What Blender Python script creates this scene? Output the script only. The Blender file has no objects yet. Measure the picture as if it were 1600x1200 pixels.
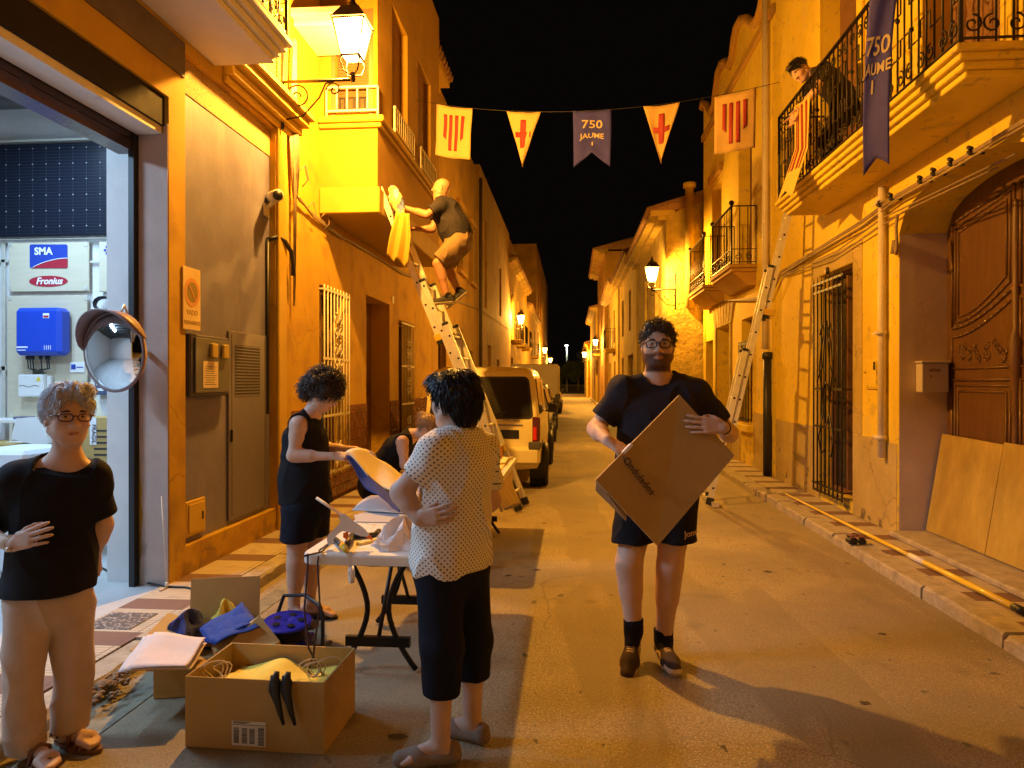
import bpy, math, random
import numpy as np
from mathutils import Vector, Matrix
random.seed(7); np.random.seed(7)
S = bpy.context.scene; COL = S.collection
R = math.radians; PI = math.pi
# ---------------------------------------------------------------- camera, world, exposure
F = 1109.0; TH = R(4.79); CH = 1.5
cam = bpy.data.cameras.new('camera'); co = bpy.data.objects.new('camera', cam); COL.objects.link(co)
co.location = (0, 0, CH); co.rotation_euler = (R(90 - 0.155), 0, TH)
cam.sensor_width = 36; cam.lens = F/1600*36; cam.clip_end = 2000; cam.clip_start = .05
S.camera = co
S.view_settings.view_transform = 'Standard'; S.view_settings.look = 'None'
S.view_settings.exposure = 0.25; S.view_settings.gamma = 1; S.view_settings.use_curve_mapping = False
S.render.engine = 'CYCLES'; S.cycles.use_denoising = True
S.cycles.max_bounces = 6; S.cycles.diffuse_bounces = 4; S.cycles.glossy_bounces = 3
S.cycles.sample_clamp_indirect = 4; S.cycles.caustics_reflective = False; S.cycles.caustics_refractive = False
w = bpy.data.worlds.new('World'); S.world = w; w.use_nodes = True
bg = w.node_tree.nodes['Background']; bg.inputs[0].default_value = (.55, .36, .25, 1); bg.inputs[1].default_value = .0035

SODIUM = (1.0, .448, .06); COOL = (.44, .69, 1.0) #(1.0, .465, .055); COOL = (.44, .69, 1.0)
def lamp_light(name, loc, power, color, size=.09, parent=None):
    l = bpy.data.lights.new(name, 'POINT'); l.energy = power; l.color = color; l.shadow_soft_size = size
    o = bpy.data.objects.new(name, l); COL.objects.link(o); o.location = loc
    return o
SODIUM_NEAR = 1420; SODIUM_FAR = 2100; GARAGE = 150; BEHIND = .55

# ---------------------------------------------------------------- pixel helpers (photo pixels 1600x1200 -> world)
cT, sT = math.cos(TH), math.sin(TH)
def W(u, v, d):                     # d = distance along the view axis
    a = (u-800)/F
    return Vector(((a*cT - sT)*d, (a*sT + cT)*d, CH - (v-597)/F*d))
def onX(u, v, X):
    a = (u-800)/F; return W(u, v, X/(a*cT - sT))
def onY(u, v, Y):
    a = (u-800)/F; return W(u, v, Y/(a*sT + cT))
def onZ(u, v, Z):
    return W(u, v, (CH-Z)*F/(v-597))

# ---------------------------------------------------------------- mesh builder
BASE = {}
class MB:
    def __init__(s): s.v = []; s.f = []; s.m = []; s.sm = []
    def add(s, vs, fs, mi=0, smooth=False):
        n = len(s.v); s.v += [tuple(p) for p in vs]
        for f in fs: s.f.append(tuple(i+n for i in f)); s.m.append(mi); s.sm.append(smooth)
        return s
    def box(s, x0, x1, y0, y1, z0, z1, mi=0, M=None):
        vs = [Vector((x, y, z)) for x in (x0, x1) for y in (y0, y1) for z in (z0, z1)]
        if M is not None: vs = [M @ p for p in vs]
        return s.add(vs, [(0,1,3,2), (4,6,7,5), (0,4,5,1), (2,3,7,6), (0,2,6,4), (1,5,7,3)], mi)
    def bbox(s, x0, x1, y0, y1, z0, z1, b=.01, mi=0, M=None):   # box with chamfered edges
        cx, cy, cz = (x0+x1)/2, (y0+y1)/2, (z0+z1)/2; hx, hy, hz = abs(x1-x0)/2, abs(y1-y0)/2, abs(z1-z0)/2
        b = min(b, hx*.49, hy*.49, hz*.49); vs = []; idx = {}
        for sx in (-1, 1):
            for sy in (-1, 1):
                for sz in (-1, 1):
                    for ax in range(3):
                        p = [sx*(hx-b), sy*(hy-b), sz*(hz-b)]; p[ax] = (sx, sy, sz)[ax]*(hx, hy, hz)[ax]
                        idx[(sx, sy, sz, ax)] = len(vs); q = Vector((p[0]+cx, p[1]+cy, p[2]+cz)); vs.append(M @ q if M is not None else q)
        fs = []
        for ax in range(3):
            o = [i for i in range(3) if i != ax]
            for sg in (-1, 1):
                q = []
                for a_, b_ in ((-1,-1), (1,-1), (1,1), (-1,1)):
                    k = [0]*3; k[ax] = sg; k[o[0]] = a_; k[o[1]] = b_; q.append(idx[(k[0], k[1], k[2], ax)])
                fs.append(tuple(q))
            for a_ in (-1, 1):
                for b_ in (-1, 1):
                    k0 = [0]*3; k1 = [0]*3; k0[ax] = -1; k1[ax] = 1
                    for k in (k0, k1): k[o[0]] = a_; k[o[1]] = b_
                    fs.append((idx[(*k0, o[0])], idx[(*k1, o[0])], idx[(*k1, o[1])], idx[(*k0, o[1])]))
        for sx in (-1, 1):
            for sy in (-1, 1):
                for sz in (-1, 1): fs.append(tuple(idx[(sx, sy, sz, a)] for a in range(3)))
        s.add(vs, fs, mi); s.fix = True
        return s
    def tube(s, pts, r, n=8, cap=True, mi=0, closed=False, smooth=True):
        pts = [Vector(p) for p in pts]; N = len(pts)
        rs = r if isinstance(r, (list, tuple)) else [r]*N
        vs = []; up = None
        for i, p in enumerate(pts):
            if closed: t = pts[(i+1) % N] - pts[i-1]
            else: t = pts[min(i+1, N-1)] - pts[max(i-1, 0)]
            t = t.normalized() if t.length > 1e-9 else Vector((0, 0, 1))
            if up is None: up = t.orthogonal().normalized()
            up = (up - t*up.dot(t)); up = up.normalized() if up.length > 1e-6 else t.orthogonal().normalized()
            sd = t.cross(up)
            for k in range(n):
                a = 2*PI*k/n; vs.append(p + (up*math.cos(a) + sd*math.sin(a))*rs[i])
        fs = [(i*n+k, i*n+(k+1) % n, ((i+1) % N)*n+(k+1) % n, ((i+1) % N)*n+k) for i in range(N if closed else N-1) for k in range(n)]
        if cap and not closed: fs += [tuple(range(n))[::-1], tuple(range((N-1)*n, N*n))]
        return s.add(vs, fs, mi, smooth)
    def bar(s, a, b, w, h, up=(0, 0, 1), mi=0):       # rectangular bar a->b
        a = Vector(a); b = Vector(b); t = (b-a).normalized(); up = Vector(up)
        sd = t.cross(up).normalized(); up = sd.cross(t).normalized()
        vs = [q + sd*(sx*w/2) + up*(sz*h/2) for q in (a, b) for sx, sz in ((-1,-1), (1,-1), (1,1), (-1,1))]
        return s.add(vs, [(0,1,2,3)[::-1], (4,5,6,7), (0,1,5,4), (1,2,6,5), (2,3,7,6), (3,0,4,7)], mi)
    def prism(s, poly, f0, f1, mi=0, smooth=False):    # poly: 2D points; f0,f1 map (a,b)->3D
        n = len(poly); vs = [f0(*p) for p in poly] + [f1(*p) for p in poly]
        s.add(vs, [tuple(range(n))[::-1], tuple(range(n, 2*n))], mi)
        return s.add(vs, [(i, (i+1) % n, (i+1) % n+n, i+n) for i in range(n)], mi, smooth)
    def lathe(s, prof, c=(0, 0, 0), n=20, M=None, mi=0, smooth=True):
        vs = []; M = M or Matrix.Translation(Vector(c))
        for r, z in prof:
            for k in range(n):
                a = 2*PI*k/n; vs.append(M @ Vector((r*math.cos(a), r*math.sin(a), z)))
        fs = [(i*n+k, i*n+(k+1) % n, (i+1)*n+(k+1) % n, (i+1)*n+k) for i in range(len(prof)-1) for k in range(n)]
        return s.add(vs, fs, mi, smooth)
    def sphere(s, c, r, n=12, m=8, mi=0):
        r = r if isinstance(r, (tuple, list)) else (r, r, r); c = Vector(c)
        vs = []; fs = []
        for i in range(m+1):
            t = PI*i/m
            for k in range(n):
                a = 2*PI*k/n; vs.append(c + Vector((r[0]*math.sin(t)*math.cos(a), r[1]*math.sin(t)*math.sin(a), r[2]*math.cos(t))))
        fs = [(i*n+k, i*n+(k+1) % n, (i+1)*n+(k+1) % n, (i+1)*n+k) for i in range(m) for k in range(n)]
        return s.add(vs, fs, mi, True)
    def sheet(s, fn, nu, nv, th=.003, mi=0, smooth=True):   # thickened parametric sheet
        P = [[Vector(fn(i/nu, j/nv)) for j in range(nv+1)] for i in range(nu+1)]
        vs = []; 
        for sg in (0, 1):
            for i in range(nu+1):
                for j in range(nv+1):
                    du = P[min(i+1, nu)][j]-P[max(i-1, 0)][j]; dv = P[i][min(j+1, nv)]-P[i][max(j-1, 0)]
                    nn = du.cross(dv); nn = nn.normalized() if nn.length > 1e-12 else Vector((0, 0, 1))
                    vs.append(P[i][j] + nn*(sg*th))
        q = lambda i, j, g: g*(nu+1)*(nv+1) + i*(nv+1)+j
        fs = []
        for i in range(nu):
            for j in range(nv):
                fs.append((q(i,j,0), q(i,j+1,0), q(i+1,j+1,0), q(i+1,j,0))); fs.append((q(i,j,1), q(i+1,j,1), q(i+1,j+1,1), q(i,j+1,1)))
        for i in range(nu): fs += [(q(i,0,0), q(i+1,0,0), q(i+1,0,1), q(i,0,1)), (q(i+1,nv,0), q(i,nv,0), q(i,nv,1), q(i+1,nv,1))]
        for j in range(nv): fs += [(q(0,j+1,0), q(0,j,0), q(0,j,1), q(0,j+1,1)), (q(nu,j,0), q(nu,j+1,0), q(nu,j+1,1), q(nu,j,1))]
        return s.add(vs, fs, mi, smooth)
    def build(s, name, mat, parent=None, base=None):
        me = bpy.data.meshes.new(name); o = bpy.data.objects.new(name, me); COL.objects.link(o)
        b = BASE[parent.name] if parent is not None else Vector(base or (0, 0, 0))
        me.from_pydata([tuple(Vector(p)-b) for p in s.v], [], s.f)
        for m in (mat if isinstance(mat, (list, tuple)) else [mat]): me.materials.append(m)
        me.polygons.foreach_set('material_index', s.m); me.polygons.foreach_set('use_smooth', s.sm)
        import bmesh
        bm = bmesh.new(); bm.from_mesh(me); bmesh.ops.recalc_face_normals(bm, faces=bm.faces); bm.to_mesh(me); bm.free()
        me.update()
        if parent is not None: o.parent = parent
        else: o.location = b
        BASE[o.name] = b
        return o
def tag(o, label=None, cat=None, group=None, kind=None):
    if label: o['label'] = label
    if cat: o['category'] = cat
    if group: o['group'] = group
    if kind: o['kind'] = kind
    return o
def thing(name, label, cat, base=(0, 0, 0), group=None):
    o = bpy.data.objects.new(name, None); COL.objects.link(o); o.location = base; o.empty_display_size = .1
    BASE[o.name] = Vector(base); return tag(o, label, cat, group)
def struct(o): o['kind'] = 'structure'; return o
def kids(o): return [c for c in COL.objects if c.parent == o]
def copy_tree(o, parent=None):
    c = o.copy(); COL.objects.link(c); c.parent = parent; BASE[c.name] = BASE[o.name]
    for ch in kids(o): copy_tree(ch, c)
    return c
def text_mb(mb, s, size, M, depth=.002, mi=0, bold=0.0, sx=1.0, align='CENTER', shear=0):
    cu = bpy.data.curves.new('t', 'FONT'); cu.body = s; cu.size = size; cu.extrude = depth; cu.align_x = align; cu.align_y = 'CENTER'; cu.offset = bold; cu.shear = shear
    cu.resolution_u = 3
    o = bpy.data.objects.new('t', cu); COL.objects.link(o); dg = bpy.context.evaluated_depsgraph_get()
    me = bpy.data.meshes.new_from_object(o.evaluated_get(dg))
    mb.add([M @ Vector((v.co.x*sx, v.co.y, v.co.z)) for v in me.vertices], [tuple(p.vertices) for p in me.polygons], mi)
    bpy.data.objects.remove(o); bpy.data.curves.remove(cu); bpy.data.meshes.remove(me)
def frame(o, x, y, z=None):         # matrix from origin and axes
    x = Vector(x).normalized(); y = Vector(y).normalized(); z = Vector(z).normalized() if z is not None else x.cross(y)
    return Matrix(((x[0], y[0], z[0], o[0]), (x[1], y[1], z[1], o[1]), (x[2], y[2], z[2], o[2]), (0, 0, 0, 1)))

# ---------------------------------------------------------------- materials
def pm(name, col, rough=.6, metal=0, var=.0, vs=3, bump=0, bs=30, col2=None, c2amt=.5, c2scale=2, c2sharp=.1, spec=.5, emit=None, es=0, sss=0, trans=0, coat=0, bdist=.01, stretch=None, alpha=None):
    m = bpy.data.materials.new(name); m.use_nodes = True; nt = m.node_tree; N = nt.nodes; L = nt.links
    b = N['Principled BSDF']; b.inputs['Base Color'].default_value = (*col, 1); b.inputs['Roughness'].default_value = rough
    b.inputs['Metallic'].default_value = metal; b.inputs['Specular IOR Level'].default_value = spec
    if coat: b.inputs['Coat Weight'].default_value = coat; b.inputs['Coat Roughness'].default_value = .08
    if trans: b.inputs['Transmission Weight'].default_value = trans
    if alpha is not None: b.inputs['Alpha'].default_value = alpha
    if sss: b.inputs['Subsurface Weight'].default_value = sss; b.inputs['Subsurface Radius'].default_value = (.02, .008, .004); b.inputs['Subsurface Scale'].default_value = .6
    if emit: b.inputs['Emission Color'].default_value = (*emit, 1); b.inputs['Emission Strength'].default_value = es
    tc = N.new('ShaderNodeTexCoord'); vec = tc.outputs['Object']
    if stretch:
        mp = N.new('ShaderNodeMapping'); mp.inputs['Scale'].default_value = stretch; L.new(vec, mp.inputs['Vector']); vec = mp.outputs['Vector']
    def noise(sc, det=5, ro=.6):
        n = N.new('ShaderNodeTexNoise'); n.inputs['Scale'].default_value = sc; n.inputs['Detail'].default_value = det; n.inputs['Roughness'].default_value = ro
        L.new(vec, n.inputs['Vector']); return n.outputs['Fac']
    cur = None
    if col2:
        r = N.new('ShaderNodeValToRGB'); r.color_ramp.elements[0].position = max(0, c2amt-c2sharp); r.color_ramp.elements[1].position = min(1, c2amt+c2sharp)
        r.color_ramp.elements[0].color = (*col2, 1); r.color_ramp.elements[1].color = (*col, 1)
        L.new(noise(c2scale, 6, .65), r.inputs[0]); cur = r.outputs[0]
    if var:
        mx = N.new('ShaderNodeMix'); mx.data_type = 'RGBA'; mx.blend_type = 'MULTIPLY'; mx.inputs[0].default_value = 1
        mr = N.new('ShaderNodeMapRange'); mr.inputs['From Min'].default_value = .3; mr.inputs['From Max'].default_value = .7
        mr.inputs['To Min'].default_value = 1-var; mr.inputs['To Max'].default_value = 1+var*.6; mr.clamp = False
        L.new(noise(vs, 8, .65), mr.inputs['Value'])
        if cur is not None: L.new(cur, mx.inputs[6])
        else: mx.inputs[6].default_value = (*col, 1)
        L.new(mr.outputs[0], mx.inputs[7]); cur = mx.outputs[2]
        m2 = N.new('ShaderNodeMapRange'); m2.inputs['To Min'].default_value = max(0, rough-.12); m2.inputs['To Max'].default_value = min(1, rough+.12)
        L.new(noise(vs*2.3), m2.inputs['Value']); L.new(m2.outputs[0], b.inputs['Roughness'])
    if cur is not None: L.new(cur, b.inputs['Base Color'])
    if bump:
        bp = N.new('ShaderNodeBump'); bp.inputs['Strength'].default_value = bump; bp.inputs['Distance'].default_value = bdist
        L.new(noise(bs, 6, .65), bp.inputs['Height']); L.new(bp.outputs[0], b.inputs['Normal'])
    return m
M = {}
def add_layer(m, sc, lo, hi, col, amount=1.0, det=4, stretch=None, zfade=None):
    """mix another colour over the base where a noise (times an optional height fade) passes a threshold"""
    nt = m.node_tree; N = nt.nodes; L = nt.links; b = N['Principled BSDF']
    tc = N.new('ShaderNodeTexCoord'); vec = tc.outputs['Object']
    if stretch:
        mp = N.new('ShaderNodeMapping'); mp.inputs['Scale'].default_value = stretch; L.new(vec, mp.inputs['Vector']); vec = mp.outputs['Vector']
    n = N.new('ShaderNodeTexNoise'); n.inputs['Scale'].default_value = sc; n.inputs['Detail'].default_value = det; L.new(vec, n.inputs['Vector'])
    mr = N.new('ShaderNodeMapRange'); mr.inputs['From Min'].default_value = lo; mr.inputs['From Max'].default_value = hi; mr.inputs['To Max'].default_value = amount
    L.new(n.outputs['Fac'], mr.inputs['Value']); fac = mr.outputs[0]
    if zfade:
        sx = N.new('ShaderNodeSeparateXYZ'); L.new(tc.outputs['Object'], sx.inputs[0])
        z = N.new('ShaderNodeMapRange'); z.inputs['From Min'].default_value = zfade[0]; z.inputs['From Max'].default_value = zfade[1]; z.inputs['To Min'].default_value = 1; z.inputs['To Max'].default_value = 0
        L.new(sx.outputs[2], z.inputs['Value']); mu = N.new('ShaderNodeMath'); mu.operation = 'MULTIPLY'; L.new(fac, mu.inputs[0]); L.new(z.outputs[0], mu.inputs[1]); fac = mu.outputs[0]
    mx = N.new('ShaderNodeMix'); mx.data_type = 'RGBA'; L.new(fac, mx.inputs[0])
    src = b.inputs['Base Color']
    if src.is_linked: L.new(src.links[0].from_socket, mx.inputs[6])
    else: mx.inputs[6].default_value = src.default_value
    mx.inputs[7].default_value = (*col, 1); L.new(mx.outputs[2], src)
    return m
M['asphalt'] = pm('asphalt', (.37, .295, .155), .72, var=.22, vs=1.3, bump=.8, bs=160, bdist=.006)
add_layer(M['asphalt'], 110, .56, .62, (.70, .60, .42), .8, 2)
add_layer(M['asphalt'], 60, .56, .64, (.15, .125, .08), .6, 3)
add_layer(M['asphalt'], 1.1, .62, .7, (.10, .09, .08), .55, 6)
add_layer(M['asphalt'], 9, .70, .72, (.05, .04, .03), .85, 2, stretch=(1, .7, 1))
add_layer(M['asphalt'], .7, .45, .6, (.22, .185, .145), .6, 5)
M['kerb'] = pm('kerb_stone', (.44, .38, .28), .8, var=.35, vs=9, bump=.9, bs=35)
M['pave'] = pm('pavement_tile', (.45, .40, .33), .75, var=.18, vs=6, bump=.3, bs=90)
M['pave_red'] = pm('red_tile', (.30, .16, .11), .75, var=.2, vs=6, bump=.3, bs=90)
M['yellow'] = pm('ochre_plaster', (.56, .335, .02), .85, var=.14, vs=1.6, bump=.35, bs=60)
M['yellow_l'] = pm('light_yellow_paint', (.60, .39, .035), .7, var=.08, vs=2, bump=.15, bs=50)
M['cream'] = pm('cream_plaster', (.84, .62, .045), .85, var=.16, vs=1.8, bump=.4, bs=45)
add_layer(M['cream'], .9, .48, .62, (.66, .47, .035), .7, 6)
add_layer(M['cream'], 3.5, .6, .72, (.45, .34, .08), .6, 6)
add_layer(M['cream'], 7, .50, .62, (.30, .24, .17), .65, 7, zfade=(.25, 1.0))
add_layer(M['cream'], 1.6, .63, .655, (.06, .05, .04), .8, 7, zfade=(.5, .95))
M['dado'] = pm('grey_render', (.50, .38, .13), .9, var=.22, vs=2.6, bump=.6, bs=35)
add_layer(M['dado'], 4.5, .62, .66, (.10, .08, .06), .85, 7, zfade=(.35, .9))
M['cream2'] = pm('pale_plaster', (.60, .45, .09), .85, var=.2, vs=.9, bump=.3, bs=40)
M['ochre2'] = pm('brown_plaster', (.48, .28, .04), .85, var=.22, vs=.8, bump=.3, bs=40)
M['tan'] = pm('tan_plaster', (.55, .38, .06), .85, var=.2, vs=.9, bump=.3, bs=40)
M['stone'] = pm('rubble_stone', (.50, .38, .08), .9, var=.35, vs=3, bump=1, bs=9, bdist=.05)
M['white_wall'] = pm('white_paint', (.75, .73, .70), .7, var=.08, vs=4, bump=.25, bs=40)
add_layer(M['white_wall'], 6, .70, .74, (.35, .33, .32), .5, 7)
M['mauve'] = pm('jamb_render', (.50, .38, .32), .85, var=.16, vs=3, bump=.3, bs=40)
add_layer(M['mauve'], 5, .6, .66, (.22, .16, .12), .7, 7, zfade=(.1, 1.0))
M['grey_panel'] = pm('grey_plaster_panel', (.185, .175, .30), .6, var=.22, vs=2.5, bump=.25, bs=14)
M['grey_metal'] = pm('grey_metal', (.185, .175, .27), .45, .3, var=.1, vs=4)
M['dark_panel'] = pm('dark_grey_metal', (.06, .06, .12), .45, .2, var=.15, vs=5)
M['osb'] = pm('chipboard', (.50, .33, .12), .8, var=.5, vs=60, bump=.6, bs=80)
M['dark_beam'] = pm('dark_beam', (.10, .07, .055), .6, var=.3, vs=6)
M['dark_blue_steel'] = pm('dark_steel', (.022, .018, .026), .8, 0, spec=.15, var=.2, vs=4)
M['iron'] = pm('wrought_iron', (.035, .028, .022), .5, .5, var=.2, vs=20)
M['white_iron'] = pm('white_ironwork', (.72, .66, .52), .5, var=.1, vs=20)
M['dark'] = pm('dark_void', (.02, .017, .015), .8)
M['glass_dark'] = pm('window_glass', (.03, .03, .035), .08, spec=.8)
M['shutter'] = pm('brown_shutter', (.20, .10, .045), .6, var=.15, vs=8)
M['wood'] = pm('door_wood', (.12, .055, .018), .45, var=.3, vs=3, bump=.3, bs=30, stretch=(8, 8, .8), coat=.2)
M['ply'] = pm('plywood', (.36, .24, .045), .75, var=.35, vs=2.2, bump=.2, bs=30, col2=(.52, .37, .07), c2amt=.55, c2scale=1.7, c2sharp=.12, stretch=(1, 1, .45))
M['lightply'] = pm('light_plywood', (.62, .54, .38), .65, var=.08, vs=3, stretch=(1, 1, 8))
M['tile'] = pm('roof_tile', (.35, .2, .11), .85, var=.3, vs=8, bump=.5, bs=20)
M['pipe'] = pm('white_pipe', (.66, .58, .45), .5, var=.12, vs=5)
M['cable'] = pm('old_cable', (.30, .22, .13), .7, var=.3, vs=20)
M['black'] = pm('black_plastic', (.018, .018, .02), .45)
M['blackm'] = pm('black_metal', (.02, .02, .02), .35, .6)
M['alu'] = pm('aluminium', (.74, .70, .58), .42, .35, var=.12, vs=12)
def lit_glass(name, col, es):
    m = bpy.data.materials.new(name); m.use_nodes = True; nt = m.node_tree; nt.nodes.remove(nt.nodes['Principled BSDF']); out = nt.nodes['Material Output']
    e = nt.nodes.new('ShaderNodeEmission'); e.inputs[0].default_value = (*col, 1); e.inputs[1].default_value = es; t = nt.nodes.new('ShaderNodeBsdfTransparent'); mx = nt.nodes.new('ShaderNodeMixShader'); mx.inputs[0].default_value = .12
    nt.links.new(t.outputs[0], mx.inputs[1]); nt.links.new(e.outputs[0], mx.inputs[2]); nt.links.new(mx.outputs[0], out.inputs[0]); return m
M['lamp_glass'] = lit_glass('lit_lantern_glass', (1, .72, .26), 75); M['lamp_glass_far'] = lit_glass('lit_far_lantern_glass', (1, .60, .14), 90)
M['plastic_white'] = pm('white_plastic', (.78, .76, .72), .4, var=.04, vs=8, bump=.1, bs=120)
M['card'] = pm('cardboard', (.50, .33, .11), .85, var=.07, vs=5, bump=.2, bs=45)
add_layer(M['card'], 3, .52, .66, (.42, .27, .085), .6, 5)
M['card_in'] = pm('cardboard_inside', (.46, .31, .16), .8, var=.1, vs=8)
M['blue'] = pm('blue_cloth', (.035, .05, .20), .85, var=.2, vs=12, bump=.4, bs=40)
M['ycloth'] = pm('yellow_cloth', (.85, .66, .10), .85, var=.1, vs=12, bump=.4, bs=40)
M['ecru'] = pm('ecru_cloth', (.80, .68, .42), .85, var=.08, vs=12, bump=.5, bs=300, bdist=.002)
M['red'] = pm('red_paint', (.30, .022, .018), .7, var=.1, vs=20)
M['paper'] = pm('pink_paper', (.72, .62, .58), .75, var=.08, vs=9, bump=.4, bs=12)
M['paperw'] = pm('white_paper', (.80, .80, .80), .7)
M['ink'] = pm('ink', (.03, .028, .03), .7)

add_layer(M['yellow'], 2.2, .50, .64, (.30, .15, .025), .5, 7)
add_layer(M['yellow'], 5, .52, .6, (.22, .13, .05), .6, 7, zfade=(.1, .7))
for k_ in ('tan', 'cream2', 'ochre2', 'stone'): add_layer(M[k_], 1.2, .5, .66, (.24, .15, .06), .6, 7)

def add_cracks(m, sc, wid, col, lo, hi, amount=.8, warp=.5, msc=.5):
    nt = m.node_tree; N = nt.nodes; L = nt.links; b = N['Principled BSDF']; tc = N.new('ShaderNodeTexCoord')
    n = N.new('ShaderNodeTexNoise'); n.inputs['Scale'].default_value = sc*2.2; n.inputs['Detail'].default_value = 6; L.new(tc.outputs['Object'], n.inputs['Vector'])
    va = N.new('ShaderNodeVectorMath'); va.operation = 'SCALE'; va.inputs['Scale'].default_value = warp; L.new(n.outputs['Color'], va.inputs[0])
    vb = N.new('ShaderNodeVectorMath'); vb.operation = 'ADD'; L.new(tc.outputs['Object'], vb.inputs[0]); L.new(va.outputs[0], vb.inputs[1])
    v = N.new('ShaderNodeTexVoronoi'); v.feature = 'DISTANCE_TO_EDGE'; v.inputs['Scale'].default_value = sc; L.new(vb.outputs[0], v.inputs['Vector'])
    mr = N.new('ShaderNodeMapRange'); mr.inputs['From Min'].default_value = 0; mr.inputs['From Max'].default_value = wid; mr.inputs['To Min'].default_value = amount; mr.inputs['To Max'].default_value = 0; L.new(v.outputs['Distance'], mr.inputs['Value'])
    n2 = N.new('ShaderNodeTexNoise'); n2.inputs['Scale'].default_value = msc; n2.inputs['Detail'].default_value = 3; L.new(tc.outputs['Object'], n2.inputs['Vector'])
    m2 = N.new('ShaderNodeMapRange'); m2.inputs['From Min'].default_value = lo; m2.inputs['From Max'].default_value = hi; L.new(n2.outputs['Fac'], m2.inputs['Value'])
    mu = N.new('ShaderNodeMath'); mu.operation = 'MULTIPLY'; L.new(mr.outputs[0], mu.inputs[0]); L.new(m2.outputs[0], mu.inputs[1])
    mx = N.new('ShaderNodeMix'); mx.data_type = 'RGBA'; L.new(mu.outputs[0], mx.inputs[0]); L.new(b.inputs['Base Color'].links[0].from_socket, mx.inputs[6]); mx.inputs[7].default_value = (*col, 1); L.new(mx.outputs[2], b.inputs['Base Color'])
add_cracks(M['asphalt'], .55, .006, (.13, .105, .07), .50, .58, .6, .45, .35)
add_layer(M['asphalt'], .55, .50, .515, (.25, .205, .125), .55, 3, stretch=(1.6, .35, 1))
add_layer(M['asphalt'], 3.2, .62, .72, (.20, .16, .10), .6, 6)
add_cracks(M['cream'], .9, .006, (.20, .14, .04), .50, .56, .7, .4, .8)
add_cracks(M['yellow'], .8, .006, (.14, .08, .01), .50, .56, .6, .4, .7)
add_cracks(M['dado'], 1.3, .010, (.15, .11, .05), .45, .52, .7, .4, .8)
add_layer(M['cream'], 2.6, .60, .615, (.70, .54, .10), .5, 5)
add_layer(M['cream'], 10, .62, .66, (.38, .27, .08), .5, 6)
add_layer(M['grey_panel'], 5, .55, .7, (.27, .245, .36), .5, 7, stretch=(1, 1, .3))

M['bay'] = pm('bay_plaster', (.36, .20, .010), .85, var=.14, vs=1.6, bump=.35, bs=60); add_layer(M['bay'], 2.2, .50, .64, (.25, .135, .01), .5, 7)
M['bay_l'] = pm('bay_moulding', (.42, .27, .020), .75, var=.1, vs=3, bump=.2, bs=50)

# ================================================================ SETTING: ground
def paving(name, c1, c2):
    m = pm(name, c1, .75, var=.15, vs=5); nt = m.node_tree; N = nt.nodes; L = nt.links; b = N['Principled BSDF']
    tc = N.new('ShaderNodeTexCoord'); sx = N.new('ShaderNodeSeparateXYZ'); L.new(tc.outputs['Object'], sx.inputs[0])
    def mth(op, a, v=None):
        n = N.new('ShaderNodeMath'); n.operation = op
        if hasattr(a, 'links'): L.new(a, n.inputs[0])
        else: n.inputs[0].default_value = a
        if v is not None:
            if hasattr(v, 'links'): L.new(v, n.inputs[1])
            else: n.inputs[1].default_value = v
        return n.outputs[0]
    y = sx.outputs[1]; x = sx.outputs[0]
    fr = mth('FRACT', mth('MULTIPLY', y, 1/.6)); red = mth('LESS_THAN', fr, .34)
    mx = N.new('ShaderNodeMix'); mx.data_type = 'RGBA'; L.new(red, mx.inputs[0]); L.new(b.inputs['Base Color'].links[0].from_socket, mx.inputs[6]); mx.inputs[7].default_value = (*c2, 1)
    jy = mth('LESS_THAN', mth('FRACT', mth('MULTIPLY', y, 5.0)), .025); jx = mth('LESS_THAN', mth('FRACT', mth('ADD', mth('MULTIPLY', x, 2.5), .1)), .018)
    rib = mth('LESS_THAN', mth('FRACT', mth('MULTIPLY', y, 30)), .3)
    j = mth('MAXIMUM', jy, jx)
    dk = mth('MAXIMUM', mth('MULTIPLY', j, .75), mth('MULTIPLY', rib, .38))
    m2 = N.new('ShaderNodeMix'); m2.data_type = 'RGBA'; L.new(dk, m2.inputs[0]); L.new(mx.outputs[2], m2.inputs[6]); m2.inputs[7].default_value = (.09, .07, .055, 1)
    L.new(m2.outputs[2], b.inputs['Base Color'])
    add_layer(m, 5, .56, .7, (.22, .17, .12), .55, 7)
    bp = N.new('ShaderNodeBump'); bp.inputs['Strength'].default_value = .6; bp.inputs['Distance'].default_value = .004; bp.invert = True
    L.new(dk, bp.inputs['Height']); L.new(bp.outputs[0], b.inputs['Normal'])
    return m
M['paving'] = paving('paving_tiles', (.54, .46, .33), (.20, .11, .08))
KL, KR, XL, XR, PZ = -2.24, 2.42, -2.8, 3.0, .09
struct(MB().box(-400, 400, -60, 700, -.3, -.02).build('ground', pm('dark_ground', (.05, .045, .035), .9, var=.3, vs=.2)))
def grid(mb, x0, x1, y0, y1, z, nx, ny):
    vs = [(x0+(x1-x0)*i/nx, y0+(y1-y0)*j/ny, z) for i in range(nx+1) for j in range(ny+1)]
    mb.add(vs, [(i*(ny+1)+j, (i+1)*(ny+1)+j, (i+1)*(ny+1)+j+1, i*(ny+1)+j+1) for i in range(nx) for j in range(ny)])
rd = MB(); grid(rd, KL-.02, KR+.02, -25, 84, 0, 4, 20); struct(rd.build('road', M['asphalt']))
rd = MB(); grid(rd, -60, 60, 84, 92, .0, 4, 2); struct(rd.build('road', M['asphalt']))
pl = MB().box(-2.13, -2.0, -20, 60, .001, .004); struct(pl.build('road_marking', pm('worn_yellow_line', (.25, .235, .16), .8, var=.3, vs=5, col2=(.16, .15, .12), c2amt=.42, c2scale=9, c2sharp=.06)))
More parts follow.
